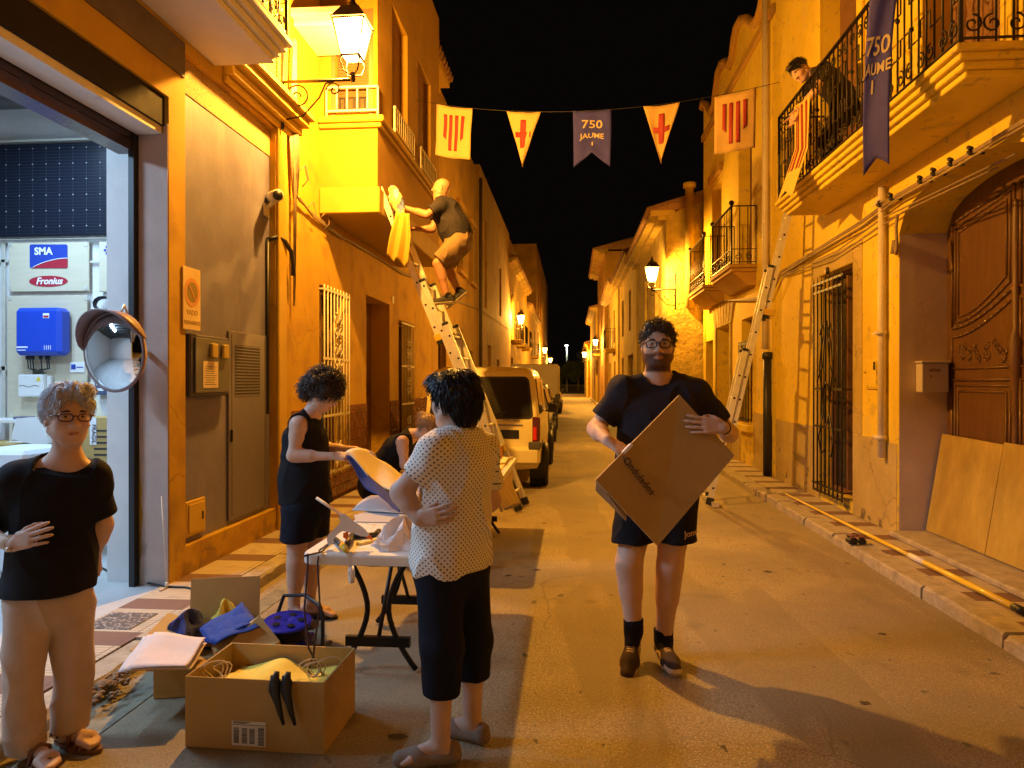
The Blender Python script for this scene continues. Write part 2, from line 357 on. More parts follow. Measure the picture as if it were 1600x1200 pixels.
pl = MB().box(1.3, 2.38, -20, 60, -.01, .002)
for nm, x0, x1 in (('pavement_left', XL-.02, KL-.16), ('pavement_right', KR+.18, XR+.02)):
    struct(MB().box(x0, x1, -25, 84 if 'left' in nm else 16.6, -.02, PZ).build(nm, M['paving']))
struct(MB().box(1.78, 2.3, 16.62, 84, -.02, PZ).build('pavement_right', M['paving'])); struct(MB().box(1.6, 1.779, 16.62, 82, -.02, PZ+.002).build('kerb_right', M['kerb'])); struct(MB().box(1.6, 2.6, 16.45, 16.615, -.02, PZ+.003).build('kerb_right', M['kerb']))
rng = random.Random(3)
for nm, x0, x1, sgn in (('kerb_left', KL-.15, KL, 1), ('kerb_right', KR, KR+.17, -1)):
    k = MB(); y = -12
    while y < (82 if sgn > 0 else 15.8):
        ln = rng.uniform(.75, 1.0); j = rng.uniform(-.012, .012); dz = rng.uniform(-.01, .006)
        vs = []; n = 10
        for i in range(n+1):       # worn stone: rounded, chipped top edge
            yy = y+.008+(ln-.016)*i/n; c = rng.uniform(.006, .028) + (.012 if i in (0, n) else 0)
            xf = x1 if sgn > 0 else x0; xb = x0 if sgn > 0 else x1; s_ = -1 if sgn > 0 else 1
            h = PZ+.004+dz
            vs += [(xf+j, yy, -.02), (xf+j+s_*rng.uniform(0, .006), yy, h-c), (xf+j+s_*c*.9, yy, h-rng.uniform(0, .004)), (xb, yy, h-.001), (xb, yy, -.02)]
        fs = [(i*5+q, i*5+q+1, i*5+q+6, i*5+q+5) for i in range(n) for q in range(4)] + [(4, 3, 2, 1, 0), tuple(n*5+q for q in range(5))]
        k.add(vs, fs); y += ln
    struct(k.build(nm, M['kerb']))
pass

q = MB(); rg_ = random.Random(17)
for i in range(1500):
    y = 1.6+rg_.random()**1.8*14; x = rg_.uniform(KL+.02, KR-.02) if rg_.random() < .55 else (KR-abs(rg_.gauss(0, .12))-.01 if rg_.random() < .5 else KL+abs(rg_.gauss(0, .12))+.01)
    r_ = rg_.uniform(.0012, .0035)*(1+(rg_.random() < .06)*1.2); q.sphere((x, y, r_*.5), (r_*rg_.uniform(.8, 1.5), r_, r_*.7), 5, 3)
tag(q.build('road_grit', pm('pale_grit', (.62, .55, .42), .7)), 'pale grit and crumbs scattered over the road', 'grit', kind='stuff')
q = MB()
for i in range(45):
    y = 2+rg_.random()**1.5*16; x = rg_.uniform(-1.9, 2.3); s_ = rg_.uniform(.008, .028); n_ = 9
    q.add([(x+s_*rg_.uniform(.6, 1.3)*math.cos(2*PI*k_/n_)*1.4, y+s_*rg_.uniform(.6, 1.3)*math.sin(2*PI*k_/n_), .0025) for k_ in range(n_)], [tuple(range(n_))])
tag(q.build('gum_spots', pm('old_gum', (.07, .055, .04), .8)), 'old dark chewing gum spots on the road', 'spots', kind='stuff')

# ================================================================ buildings
def wallgrid(mb, s, X, y0, y1, z0, z1, holes, depth, mi=0):
    """front face at X with rectangular openings and their reveals (s=+1: building lies towards +X)"""
    ys = sorted({y0, y1, *[h[0] for h in holes], *[h[1] for h in holes]}); zs = sorted({z0, z1, *[h[2] for h in holes], *[h[3] for h in holes]})
    ys = [y for y in ys if y0 <= y <= y1]; zs = [z for z in zs if z0 <= z <= z1]
    for a, b in zip(ys, ys[1:]):
        for c, d in zip(zs, zs[1:]):
            if any(h[0] <= (a+b)/2 <= h[1] and h[2] <= (c+d)/2 <= h[3] for h in holes): continue
            mb.add([(X, a, c), (X, b, c), (X, b, d), (X, a, d)], [(0, 1, 2, 3)], mi)
    for h in holes:
        a, b, c, d = h[:4]; X1 = X + s*depth
        for q in ([(X, a, c), (X, a, d), (X1, a, d), (X1, a, c)], [(X, b, c), (X, b, d), (X1, b, d), (X1, b, c)],
                  [(X, a, c), (X, b, c), (X1, b, c), (X1, a, c)], [(X, a, d), (X, b, d), (X1, b, d), (X1, a, d)]):
            mb.add(q, [(0, 1, 2, 3)], mi)
def body(mb, s, X, y0, y1, z0, z1, back=6):
    X1 = X+s*back
    for q in ([(X, y0, z0), (X, y0, z1), (X1, y0, z1), (X1, y0, z0)], [(X, y1, z0), (X, y1, z1), (X1, y1, z1), (X1, y1, z0)],
              [(X1, y0, z0), (X1, y1, z0), (X1, y1, z1), (X1, y0, z1)], [(X, y0, z1), (X, y1, z1), (X1, y1, z1), (X1, y0, z1)]):
        mb.add(q, [(0, 1, 2, 3)])
def window(p, s, X, h, depth=.2, kind='glass', frame_m='shutter'):
    a, b, c, d = h[:4]; xa = X+s*depth
    f = MB(); t = .05
    if kind == 'shutter':
        f.box(min(xa, xa-s*.05), max(xa, xa-s*.05), a+.003, a+t, c, d-.003); f.box(min(xa, xa-s*.05), max(xa, xa-s*.05), b-t, b-.003, c, d-.003)
        o = f.build('shutter', M[frame_m], p); g = MB(); z = c
        while z < d-.03: g.bar((xa-s*.02, a+t, z+.02), (xa-s*.02, b-t, z+.02), .035, .008, up=(s*.6, 0, 1)); z += .045
        g.build('slats', M[frame_m], o); MB().box(min(xa, xa+s*.02), max(xa, xa+s*.02), a, b, c, d).build('panel', M['dark'], o); return o
    for q in ((a+.003, a+t, c+.003, d-.003), (b-t, b-.003, c+.003, d-.003), (a+t, b-t, c+.003, c+t), (a+t, b-t, d-t, d-.003), ((a+b)/2-.025, (a+b)/2+.025, c+t, d-t)):
        f.box(min(xa, xa-s*.05), max(xa, xa-s*.05), *q)
    o = f.build('window', M[frame_m], p)
    MB().box(min(xa+s*.003, xa+s*.02), max(xa+s*.003, xa+s*.02), a, b, c, d).build('pane', M['glass_dark'], o)
    return o
def door_panel(p, s, X, h, depth=.25, mat='shutter'):
    a, b, c, d = h[:4]; xa = X+s*depth; f = MB(); f.box(min(xa, xa+s*.05), max(xa, xa+s*.05), a, b, c, d)
    n = 2; wdt = (b-a)/n
    for i in range(n):
        for c0, c1 in ((.08, .45), (.52, .93)):
            f.bbox(xa-s*.015 if s > 0 else xa-.002, xa+.002 if s > 0 else xa+.015, a+wdt*i+.08, a+wdt*(i+1)-.08, c+(d-c)*c0, c+(d-c)*c1, .012)
    return f.build('door', M[mat], p)
def scroll(mb, c, r, ax, az, turns=1.25, r0=.25, start=0, w=.007, n=16, mir=1):
    """spiral of flat iron in the plane of axes ax, az"""
    c = Vector(c); ax = Vector(ax); az = Vector(az)
    pts = [c + (ax*math.cos(start+t*turns*2*PI)*mir + az*math.sin(start+t*turns*2*PI))*r*(r0+(1-r0)*(1-t)) for t in [i/n for i in range(n+1)]]
    mb.tube(pts, w, 5)
def railing(mb, A, B, z0, z1, sp=.11, style='plain', r=.008):
    A = Vector(A); B = Vector(B); L_ = (B-A).length; ax = (B-A).normalized(); Z = Vector((0, 0, 1))
    pt = lambda t, z: A + ax*t + Z*(z-A.z)
    mb.bar(pt(0, z1), pt(L_, z1), .035, .014); mb.bar(pt(0, z0+.04), pt(L_, z0+.04), .022, .01)
    n = max(1, round(L_/sp))
    for i in range(n+1):
        t = L_*i/n; mb.tube([pt(t, z0), pt(t, z1)], r, 5)
        if style == 'fancy' and i % 2 == 0 and i < n:
            zz = z0+.04+(z1-z0)*(.38 if i % 4 else .55); mb.sphere(pt(t, zz), .02, 6, 5)
    h = z1-z0
    if style in ('fancy', 'bottom'):
        m_ = max(1, round(L_/.30)); st = L_/m_
        for i in range(m_):
            cx = st*(i+.5)
            for mir in (-1, 1):
                scroll(mb, pt(cx+mir*st*.23, z0+.13), .062, ax, Z, mir=mir, start=PI/2)
                if style == 'fancy': scroll(mb, pt(cx+mir*st*.23, z1-.12), .06, ax, Z, mir=mir, start=-PI/2)
            if style == 'fancy':
                for za, zb in ((.30, .42), (.62, .76)):
                    z_a, z_b = z0+h*za, z0+h*zb
                    mb.tube([pt(cx-st*.5, z_a), pt(cx-st*.22, z_a), pt(cx-st*.22, z_b), pt(cx+st*.22, z_b), pt(cx+st*.22, z_a), pt(cx+st*.5, z_a)], .007, 4, smooth=False)
        if style == 'bottom': mb.bar(pt(0, z0+.25), pt(L_, z0+.25), .02, .01)
def balcony(p, s, Xw, Xo, y0, y1, zf, slab=.2, rh=1.0, style='fancy', mat='cream', steps=3, iron='iron', finial=False, sp=.11, taper=0):
    sl = MB()
    for i in range(steps):           # stepped moulding, widest on top
        f = i*.035; z1 = zf - slab*i/steps; z0 = zf - slab*(i+1)/steps
        xo = Xo + s*f
        sl.bbox(min(Xw-s*.003, xo), max(Xw-s*.003, xo), y0+f, y1-f, z0+.001, z1, .007)
    if taper:
        f = steps*.035; n = len(sl.v)
        sl.prism([(Xo+s*f, zf-slab), (Xw-s*.003, zf-slab), (Xw-s*.003, zf-slab-taper), (Xw-s*.12, zf-slab-taper)], lambda a, b: (a, y0+f, b), lambda a, b: (a, y1-f, b))
    o = sl.build('balcony', M[mat], p)
    r = MB(); e = .04
    railing(r, (Xo+s*e, y0+e, zf), (Xo+s*e, y1-e, zf), zf, zf+rh, sp, style)
    for y in (y0+e, y1-e): railing(r, (Xo+s*e, y, zf), (Xw-s*.01, y, zf), zf, zf+rh, sp, style)
    for y in (y0+e, y1-e):
        r.tube([(Xo+s*e, y, zf), (Xo+s*e, y, zf+rh)], .016, 6)
        if finial: r.sphere((Xo+s*e, y, zf+rh+.05), .045, 8, 6)
    r.build('railing', M[iron], o)
    return o
def eave(p, s, X, y0, y1, z, out=.35, mat='cream2', tiles=True):
    e = MB(); e.box(min(X+s*.2, X-s*out), max(X+s*.2, X-s*out), y0, y1, z, z+.12); e.box(min(X+s*.1, X-s*out*.5), max(X+s*.1, X-s*out*.5), y0+.01, y1-.01, z-.1, z-.002)
    e.build('eave', M[mat], p)
    t = MB(); y = y0+.1
    t.prism([(X-s*(out+.04), z+.125), (X+s*3, z+1.1), (X+s*5.9, z+.3), (X+s*5.9, z+.125)], lambda a, b: (a, y0, b), lambda a, b: (a, y1, b))
    if tiles:
        while y < y1:
            t.tube([(X-s*(out+.07), y, z+.15), (X+s*3, y, z+1.15)], [.07, .06], 6); y += .22 if y1-y0 < 20 else .4
    t.build('roof', M['tile'], p)
def grille(mb, s, X, y0, y1, z0, z1, n=8, mids=(), r=.008, orn=False, off=.06):
    x = X-s*off
    for i in range(n+1): mb.tube([(x, y0+(y1-y0)*i/n, z0), (x, y0+(y1-y0)*i/n, z1)], r, 6)
    for z in (z0+.05, z1-.05, *mids): mb.bar((x, y0-.02, z), (x, y1+.02, z), .012, .03)
    for z in (z0+.05, z1-.05):
        for y in (y0, y1): mb.bar((x, y, z), (X+s*.03, y, z), .016, .016)

# ---------------------------------------------------------------- left: garage building
gb = thing('garage_building', 'white and ochre garage building with open brightly lit workshop and tall grey utility panel', 'building', (XL, 3, 0))
wb = MB(); G0, G1 = -1.2, 4.74
holes = [(G0, G1, .0, 3.49), (4.95, 6.53, .3, 3.9)]
wallgrid(wb, -1, XL, -8, 6.9, 0, 8.0, holes, .22)
body(wb, -1, XL, -8, 6.9, 3.98, 8.0, 6)
wb.add([(-3.02, -8, 0), (-3.02, G0, 0), (-3.02, G0, 8), (-3.02, -8, 8)], [(0, 1, 2, 3)])
wb.build('wall', M['yellow'], gb)
jb = MB().bbox(-3.018, XL-.003, G1-.004, G1+.1, 0, 3.1, .004); 
# jamb rendered in worn mauve, chipped along its inner edge
pts = []; rj = random.Random(5); n = 40
for i in range(n+1):
    z = 3.3*i/n; c = rj.uniform(0, .004) + (.035*math.exp(-((z-.55)/.32)**2)*rj.uniform(.4, 1) if z < 1.2 else 0)
    pts.append((-3.016+c, z))
oz = [(XL-.002-.0, 3.3), (XL-.002, 2.95), (XL-.004, 2.9), (XL-.004, 0)]
jb = MB(); jb.prism([(-3.016, 0)]+pts[1:]+oz, lambda a, b: (a, G1-.012, b), lambda a, b: (a, G1+.002, b)); jb.build('jamb', M['mauve'], gb)
MB().box(-3.06, -3.021, G1-.06, G1-.0, 0, 3.3).build('shutter_rail', M['black'], gb)
MB().box(XL-.001, XL+.012, -7.9, 4.93, 3.70, 3.955).build('fascia', M['dark_beam'], gb)
MB().box(-2.90, XL-.02, G0+.01, G1-.02, 3.28, 3.485).build('shutter_box', M['dark_blue_steel'], gb)
MB().box(-3.02, -2.84, G0+.01, G1-.02, 3.225, 3.278).build('lintel', M['white_wall'], gb)
sh = MB(); 
for i in range(3): sh.box(-3.17+.004*i, -3.03, G0+.01, G1+.0, 3.10+.075*i, 3.17+.075*i)
sh.build('roller_shutter', pm('brown_shutter_metal', (.07, .04, .035), .25, .6, var=.1, vs=3), gb)
# interior
iw = MB()
iw.box(-3.30, -3.062, 4.80, 6.4, 0, 3.6); iw.build('column', M['white_wall'], gb)
iw = MB(); iw.box(-9, -3.3, 6.42, 6.5, 0, 4.3); iw.box(-9, -8.9, -1.4, 6.42, 0, 4.3); iw.box(-9, -3.02, -1.5, -1.4, 0, 4.3); iw.build('inside_wall', M['white_wall'], gb)
ce = MB(); ce.box(-9, -3.02, -1.5, 6.5, 4.3, 4.38); ce.build('ceiling', M['white_wall'], gb)
ce = MB(); y = -1.1
while y < 6.3: ce.box(-8.9, -3.06, y, y+.34, 3.98, 4.299); y += .62
ce.build('ceiling_beams', pm('dark_wood_beam', (.09, .085, .08), .6, var=.4, vs=5, stretch=(.3, 6, 6)), gb)
struct(MB().box(-9, XL-.02, -1.5, 6.42, -.02, PZ-.012).build('workshop_floor', pm('pale_concrete', (.55, .54, .52), .45, var=.15, vs=2)))
# balcony above the garage
bo = balcony(gb, -1, XL, -2.2, -4, 5.47, 4.20, .22, .95, 'fancy', 'white_wall', 4, sp=.14)
# grey recess
gp = MB().box(-2.88, -2.86, 4.952, 6.528, .302, 3.64); gp.build('grey_panel', M['grey_panel'], gb)
MB().box(-2.879, -2.853, 4.952, 6.528, 3.643, 3.898).build('chipboard_strip', M['osb'], gb)
pf = MB(); pf.bbox(XL+.001, XL+.035, 6.535, 6.72, PZ, 3.98, .008); pf.build('pilaster', M['yellow_l'], gb)
cn = MB()
for i, (o_, za, zb) in enumerate(((.05, 3.92, 3.97), (.10, 3.972, 4.05), (.17, 4.052, 4.12), (.22, 4.122, 4.18))): cn.bbox(XL+.002, XL+o_, 5.5, 6.93+o_*.3, za, zb, .01)
cn.build('cornice', M['yellow_l'], gb)
# meter box on the panel
eb = MB(); eb.bbox(-2.858, -2.80, 5.02, 5.62, 1.39, 1.86, .012); e_o = eb.build('meter_box', M['dark_panel'], gb)
q = MB(); q.bbox(-2.799, -2.786, 5.07, 5.585, 1.42, 1.835, .006); q.build('cover', pm('slate_cover', (.14, .14, .17), .45, var=.1, vs=6), e_o)
q = MB(); 
op_ = pm('ochre_plate', (.5, .36, .08), .5)
for y in (5.27, 5.45): q = MB(); q.bbox(-2.785, -2.76, y, y+.09, 1.69, 1.80, .006); q.build('label_plate', op_, e_o)
q = MB(); q.box(-2.785, -2.7835, 5.17, 5.40, 1.455, 1.66); 
for i in range(9): q.box(-2.7834, -2.783, 5.19+.01*(i % 3), 5.37-.012*(i*7 % 4), 1.48+i*.017, 1.484+i*.017, 1)
q.build('notice', [pm('notice_paper', (.75, .62, .42), .7), M['ink']], e_o)
vd = MB(); vd.bbox(-2.858, -2.842, 5.69, 6.42, .34, 1.93, .006); v_o = vd.build('vent_door', M['grey_metal'], gb)
q = MB()
for i in range(17): q.box(-2.8415, -2.838, 5.80, 6.28, 1.38+i*.0265, 1.39+i*.0265)
for i in range(13): q.box(-2.8412, -2.839, 5.80+i*.0395, 5.806+i*.0395, 1.38, 1.815)
q.build('vent_grille', M['grey_metal'], v_o); MB().box(-2.8417, -2.8413, 5.80, 6.28, 1.378, 1.818).build('vent_opening', M['dark'], v_o)
q = MB(); q.box(-2.842, -2.8405, 5.74, 5.745, .37, 1.90); q.box(-2.842, -2.8405, 6.385, 6.39, .37, 1.90); q.box(-2.842, -2.825, 5.72, 5.73, 1.0, 1.1); q.build('seam', M['dark'], v_o)
gv = MB(); gv.bbox(-2.858, -2.835, 5.02, 5.30, .345, .61, .006); g_o = gv.build('gas_cover', M['yellow_l'], gb)
q = MB(); q.bbox(-2.834, -2.826, 5.05, 5.27, .37, .585, .004); q.box(-2.826, -2.82, 5.23, 5.245, .45, .51, 1); q.build('flap', [M['yellow_l'], M['ink']], g_o)
# parking sign
sg = thing('parking_sign', 'yellow lit metal plate with no parking circle reading VADO PERMANENTE, above meter box', 'sign', (XL, 5.02, 2.1))
MB().bbox(XL+.002, XL+.012, 4.90, 5.14, 1.885, 2.34, .002).build('plate', pm('sign_plate', (.80, .60, .28), .45, var=.1, vs=9), sg)
q = MB(); Mx = frame((XL+.0125, 5.02, 2.16), (0, 1, 0), (0, 0, 1), (1, 0, 0))
def ring(mb, Mx, r0, r1, z0, z1, n=32, mi=0, sy=1):
    vs = []
    for k in range(n):
        a = 2*PI*k/n
        for r_, z_ in ((r0, z0), (r1, z0), (r1, z1), (r0, z1)): vs.append(Mx @ Vector((r_*math.cos(a), r_*math.sin(a)*sy, z_)))
    mb.add(vs, [(k*4+q, k*4+(q+1) % 4, ((k+1) % n)*4+(q+1) % 4, ((k+1) % n)*4+q) for k in range(n) for q in range(4)], mi)
def disc(mb, Mx, r, z0, z1, n=32, mi=0, sy=1):
    mb.prism([(r*math.cos(2*PI*k/n), r*math.sin(2*PI*k/n)*sy) for k in range(n)], lambda a, b: Mx @ Vector((a, b, z0)), lambda a, b: Mx @ Vector((a, b, z1)), mi)
ring(q, Mx, .075, .105, 0, .0015); disc(q, Mx, .0748, 0, .001, mi=1); q.bar(Mx @ Vector((-.05, .06, .002)), Mx @ Vector((.05, -.06, .002)), .012, .002, up=(1, 0, 0))
q.build('circle', [pm('sign_orange', (.70, .33, .10), .5), pm('sign_olive', (.30, .22, .06), .5)], sg)
q = MB(); text_mb(q, 'VADO', .055, frame((XL+.0125, 5.02, 2.01), (0, 1, 0), (0, 0, 1), (1, 0, 0)), .0006); text_mb(q, 'PERMANENTE', .042, frame((XL+.0125, 5.02, 1.935), (0, 1, 0), (0, 0, 1), (1, 0, 0)), .0006, sx=.85)
q.build('lettering', pm('sign_text', (.34, .20, .05), .6), sg)
# cctv camera
cc = thing('security_camera', 'small white cylindrical security camera on the grey panel under yellow frame', 'security camera', (-2.8, 6.4, 3.2))
q = MB(); q.tube([(-2.83, 6.5, 3.24), (-2.68, 6.3, 3.21)], .055, 14); q.tube([(-2.86, 6.45, 3.12), (-2.76, 6.42, 3.19)], .02, 8); q.bbox(-2.858, -2.84, 6.38, 6.5, 3.05, 3.17, .005); q.build('housing', pm('camera_white', (.7, .65, .55), .4), cc)
q = MB(); q.tube([(-2.682, 6.302, 3.211), (-2.672, 6.287, 3.2085)], .045, 14); q.build('lens', M['black'], cc)
hk = MB(); hk.tube([(-2.84, 6.45, 2.84), (-2.79, 6.55, 2.88), (-2.76, 6.66, 2.86), (-2.74, 6.76, 2.78), (-2.735, 6.80, 2.66), (-2.735, 6.80, 2.55)], .022, 8); hk.tube([(-2.84, 6.45, 2.84), (-2.845, 6.45, 1.2)], .016, 6)
tag(hk.build('cable_conduit', M['black']), 'black curved cable conduit hooked over the yellow pilaster', 'conduit')

# ---------------------------------------------------------------- left: ochre house with bay
XH = -2.9
hb = thing('ochre_house', 'ochre plastered house with a projecting enclosed bay, white grilles and tiled dado', 'house', (XH, 10, 0))
hl = [(7.98, 8.9, .38, 2.63), (9.85, 11.15, PZ, 2.74), (11.75, 12.65, .5, 2.55)]
q = MB(); wallgrid(q, -1, XH, 6.9, 14.6, 0, 7.6, hl, .32); body(q, -1, XH, 6.9, 14.6, 0, 7.6); q.build('wall', M['yellow'], hb)
window(hb, -1, XH, hl[0], .2); door_panel(hb, -1, XH, hl[1], .3, 'shutter'); window(hb, -1, XH, hl[2], .2)
mt = pm('glazed_brown_tile', (.25, .11, .055), .25, var=.25, vs=5)
q = MB(); rt = random.Random(2)
def tiled(mb, y0, y1, z0, z1):
    z = z0; row = 0
    while z < z1-.02:
        y = y0 + (.1 if row % 2 else 0) - .2
        while y < y1:
            a, b = max(y0, y+.004), min(y1, y+.196)
            if b-a > .02: mb.bbox(XH+.002, XH+.02, a, b, z, min(z+.125, z1), .003)
            y += .2
        z += .13; row += 1
for a, b, c in ((6.92, 7.95, 1.2), (8.95, 9.84, 1.2), (11.16, 11.72, 1.2), (12.7, 14.58, 1.2), (7.954, 8.946, .36), (11.724, 12.696, .46)): q = MB(); tiled(q, a, b, PZ, c); q.build('tile_dado', mt, hb)
for (a, b, c, d, n_) in ((7.98, 8.9, .38, 2.63, 8), (11.75, 12.65, .5, 2.55, 8)):
    q = MB(); grille(q, -1, XH, a, b, c, d, n_, ((c+d)*.5-.4+.0, c+(d-c)*.62), .009)
    cy = (a+b)/2
    for zz in (c+.25, (c+d)/2-.1, (c+d)/2+.3, d-.45):
        for mir in (-1, 1):
            scroll(q, (XH+.075, cy+mir*.09, zz+.08), .075, (0, 1, 0), (0, 0, 1), mir=mir, start=PI/2, w=.008); scroll(q, (XH+.075, cy+mir*.09, zz-.08), .075, (0, 1, 0), (0, 0, -1), mir=mir, start=PI/2, w=.008)
    q.build('window_grille', M['white_iron'], hb)
q = MB(); by0, by1, bx = 8.0, 11.8, -2.22
bh = [(8.66, 9.5, 4.62, 6.2), (10.15, 11.1, 4.62, 6.2)]
wallgrid(q, -1, bx, by0, by1, 3.5, 7.6, bh, .12)
# end wall of the bay with its window opening
ex = (-2.71, -2.32); ez = (4.6, 5.72)
for (a, b, c, d) in ((XH, ex[0], 3.5, 7.6), (ex[1], bx, 3.5, 7.6), (ex[0], ex[1], 3.5, ez[0]), (ex[0], ex[1], ez[1], 7.6)): q.add([(a, by0, c), (b, by0, c), (b, by0, d), (a, by0, d)], [(0, 1, 2, 3)])
for (p0, p1) in (((ex[0], ez[0]), (ex[0], ez[1])), ((ex[1], ez[0]), (ex[1], ez[1])), ((ex[0], ez[1]), (ex[1], ez[1])), ((ex[0], ez[0]), (ex[1], ez[0]))): q.add([(p0[0], by0, p0[1]), (p1[0], by0, p1[1]), (p1[0], by0+.12, p1[1]), (p0[0], by0+.12, p0[1])], [(0, 1, 2, 3)])
q.add([(XH, by1, 3.5), (bx, by1, 3.5), (bx, by1, 7.6), (XH, by1, 7.6)], [(0, 1, 2, 3)]); q.add([(XH, by0, 3.5), (bx, by0, 3.5), (bx, by1, 3.5), (XH, by1, 3.5)], [(0, 1, 2, 3)])
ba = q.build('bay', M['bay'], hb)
q = MB(); q.bbox(XH+.002, bx+.03, by0-.03, by1+.03, 3.44, 3.74, .012); q.bbox(XH+.002, bx+.05, by0-.05, by1+.05, 4.42, 4.47, .01); q.bbox(XH+.002, bx+.09, by0-.09, by1+.09, 4.472, 4.54, .012); q.build('moulding', M['bay_l'], ba)
q = MB(); z = 4.82
while z < 5.7: q.bar((ex[0], by0+.06, z), (ex[1], by0+.06, z), .03, .008, up=(0, .6, 1)); z += .035
q.build('shutter', M['shutter'], ba); MB().box(ex[0], ex[1], by0+.09, by0+.12, ez[0], ez[1]).build('pane', M['glass_dark'], ba)
q = MB(); q.box(ex[0]-.05, ex[0]-.002, by0-.015, by0-.001, 4.56, 5.78); q.box(ex[1]+.002, ex[1]+.05, by0-.015, by0-.001, 4.56, 5.78); q.box(ex[0], ex[1], by0-.015, by0-.001, 5.722, 5.78); q.build('window_surround', M['shutter'], ba)
for h in bh: MB().box(bx-.12, bx-.1, h[0], h[1], h[2], h[3]).build('shutter', M['shutter'], ba)
q = MB()
def simple_rail(mb, A, B, z0, z1, n):
    A = Vector(A); B = Vector(B); d = (B-A)
    for z in (z0, z1): mb.bar((A.x, A.y, z), (B.x, B.y, z), .03, .022)
    for i in range(n+1): mb.tube([(A.x+d.x*i/n, A.y+d.y*i/n, z0), (A.x+d.x*i/n, A.y+d.y*i/n, z1)], .011, 6)
for pa, pb, n_ in (((-2.80, by0-.06, 0), (-2.2, by0-.06, 0), 5), ((bx+.06, 8.55, 0), (bx+.06, 9.62, 0), 10), ((bx+.06, 10.05, 0), (bx+.06, 11.2, 0), 10)):
    q = MB(); simple_rail(q, pa, pb, 4.60, 4.87, n_)
    for p_ in (pa, pb): q.tube([(p_[0], p_[1], 4.54), (p_[0], p_[1], 4.87)], .013, 6)
    q.build('railing', M['white_iron'], ba)
q = MB(); q.bbox(XH+.002, -2.32, 7.1, 7.95, 5.28, 5.36, .01); q.bbox(XH+.002, -2.45, 7.2, 7.9, 5.22, 5.279, .01); q.build('upper_slab', M['white_wall'], hb)
eave(hb, -1, XH, 6.92, 14.58, 7.6, .38, 'yellow_l')
q = MB(); q.bbox(XH+.32, XH+.4, 12.9, 13.1, 1.9, 2.2, .01)
q = MB(); q.box(XH+.001, XH+.012, 10.55+.75, 10.55+.85, 2.78, 2.9); q.build('house_number', M['plastic_white'], hb)
# cables strung along the left fronts
q = MB(); rc = random.Random(9)
for i in range(9):
    o_ = rc.uniform(-.05, .05); r_ = rc.uniform(.006, .012)
    pts = [(-2.74+o_*.5, 6.83+o_, 4.0), (-2.73+o_*.6, 6.85+o_, 3.8+o_), (-2.74+o_*.4, 6.88+o_*.9, 3.5+o_), (-2.79, 7.0+o_, 3.38+o_*.7), (-2.85, 7.25, 3.42-o_*.5), (-2.87, 7.7, 3.36+o_*.5), (-2.87, 8.6, 3.32+o_*.4), (-2.87, 9.5, 3.34-o_*.4), (-2.87, 11.9, 3.36+o_*.4), (-2.87, 13.0, 3.45+o_*.5), (-2.87, 16, 3.42+o_*.5), (-2.87, 19, 3.62+o_*.4), (-2.86, 22.4, 3.78), (-2.86, 28, 3.9), (-2.86, 33, 4.0)]
    q.tube(pts, r_, 5)
for i in range(5):
    o_ = rc.uniform(-.06, .06); q.tube([(-2.74, 6.84+o_, 4.9), (-2.75+o_*.3, 6.82+o_, 4.3), (-2.74, 6.85+o_, 3.7), (-2.75, 6.86+o_*.4, 2.3+o_*3)], .009, 5)
for i in range(6):
    y = rc.uniform(6.8, 8.5); z = 3.4 if y > 7 else rc.uniform(3.4, 4.2); x = -2.74 if y < 7 else -2.86
    q.tube([(x, y, z), (x+.04, y+.06, z+.08), (x+.05, y+.12, z-.05), (x, y+.1, z-.12)], .006, 5)
tag(q.build('cable_bundle', M['cable']), 'tangled bundle of old cables strung along the ochre house front under the bay', 'cables')

# ---------------------------------------------------------------- left: further houses
def far_house(name, label, s, X, y0, y1, z1, mat, upper, lower, sill=True, ev=.3, eave_m='cream2', balc=(), pipe=None, group=None):
    h = thing(name, label, 'house', (X, (y0+y1)/2, 0), group)
    q = MB(); ho = [u_[:4] for u_ in upper] + [l[:4] for l in lower]
    wallgrid(q, s, X, y0, y1, 0, z1, ho, .2); body(q, s, X, y0, y1, 0, z1); q.build('wall', M[mat], h)
    for u_ in upper: window(h, s, X, u_, .17, 'shutter' if len(u_) > 4 else 'glass')
    for l in lower: 
        if l[2] < .3: door_panel(h, s, X, l, .18)
        else: window(h, s, X, l, .17)
    if sill:
        q = MB()
        for u_ in upper:
            q.bbox(min(X, X-s*.12), max(X, X-s*.12), u_[0]-.1, u_[1]+.1, u_[2]-.12, u_[2]-.02, .01); q.bbox(min(X, X-s*.1), max(X, X-s*.1), u_[0]-.1, u_[1]+.1, u_[3]+.04, u_[3]+.16, .01)
        if upper: q.build('sill', M[mat], h)
    if ev: eave(h, s, X, y0+.01, y1-.01, z1, ev, eave_m)
    for b_ in balc: balcony(h, s, X, X-s*.5, b_[0], b_[1], b_[2], .16, .95, 'plain', mat, 3)
    if pipe is not None: MB().tube([(X-s*.06, pipe, .1), (X-s*.06, pipe, z1-.1)], .05, 8).build('drainpipe', M['dark_beam'], h)
    return h
far_house('terraced_house', 'brown plastered house beyond the bay with hooded upper windows', -1, -2.9, 14.62, 22.3, 8.0, 'ochre2', [(17.9, 18.9, 4.4, 6.0), (20.0, 20.9, 4.4, 6.0)], [(15.3, 16.3, .9, 2.7), (17.6, 18.8, .09, 2.9), (20.0, 20.8, 1.2, 2.4)], ev=0, pipe=22.15)
far_house('terraced_house', 'plain brown house left of the white van roof, with narrow tall upper windows', -1, -2.9, 22.32, 33.0, 8.4, 'ochre2', [(23.6, 24.3, 4.0, 7.0), (28.5, 29.3, 4.2, 6.2)], [(24.5, 25.5, .09, 2.8), (27.5, 28.5, 1.0, 2.4)], sill=False, ev=0)
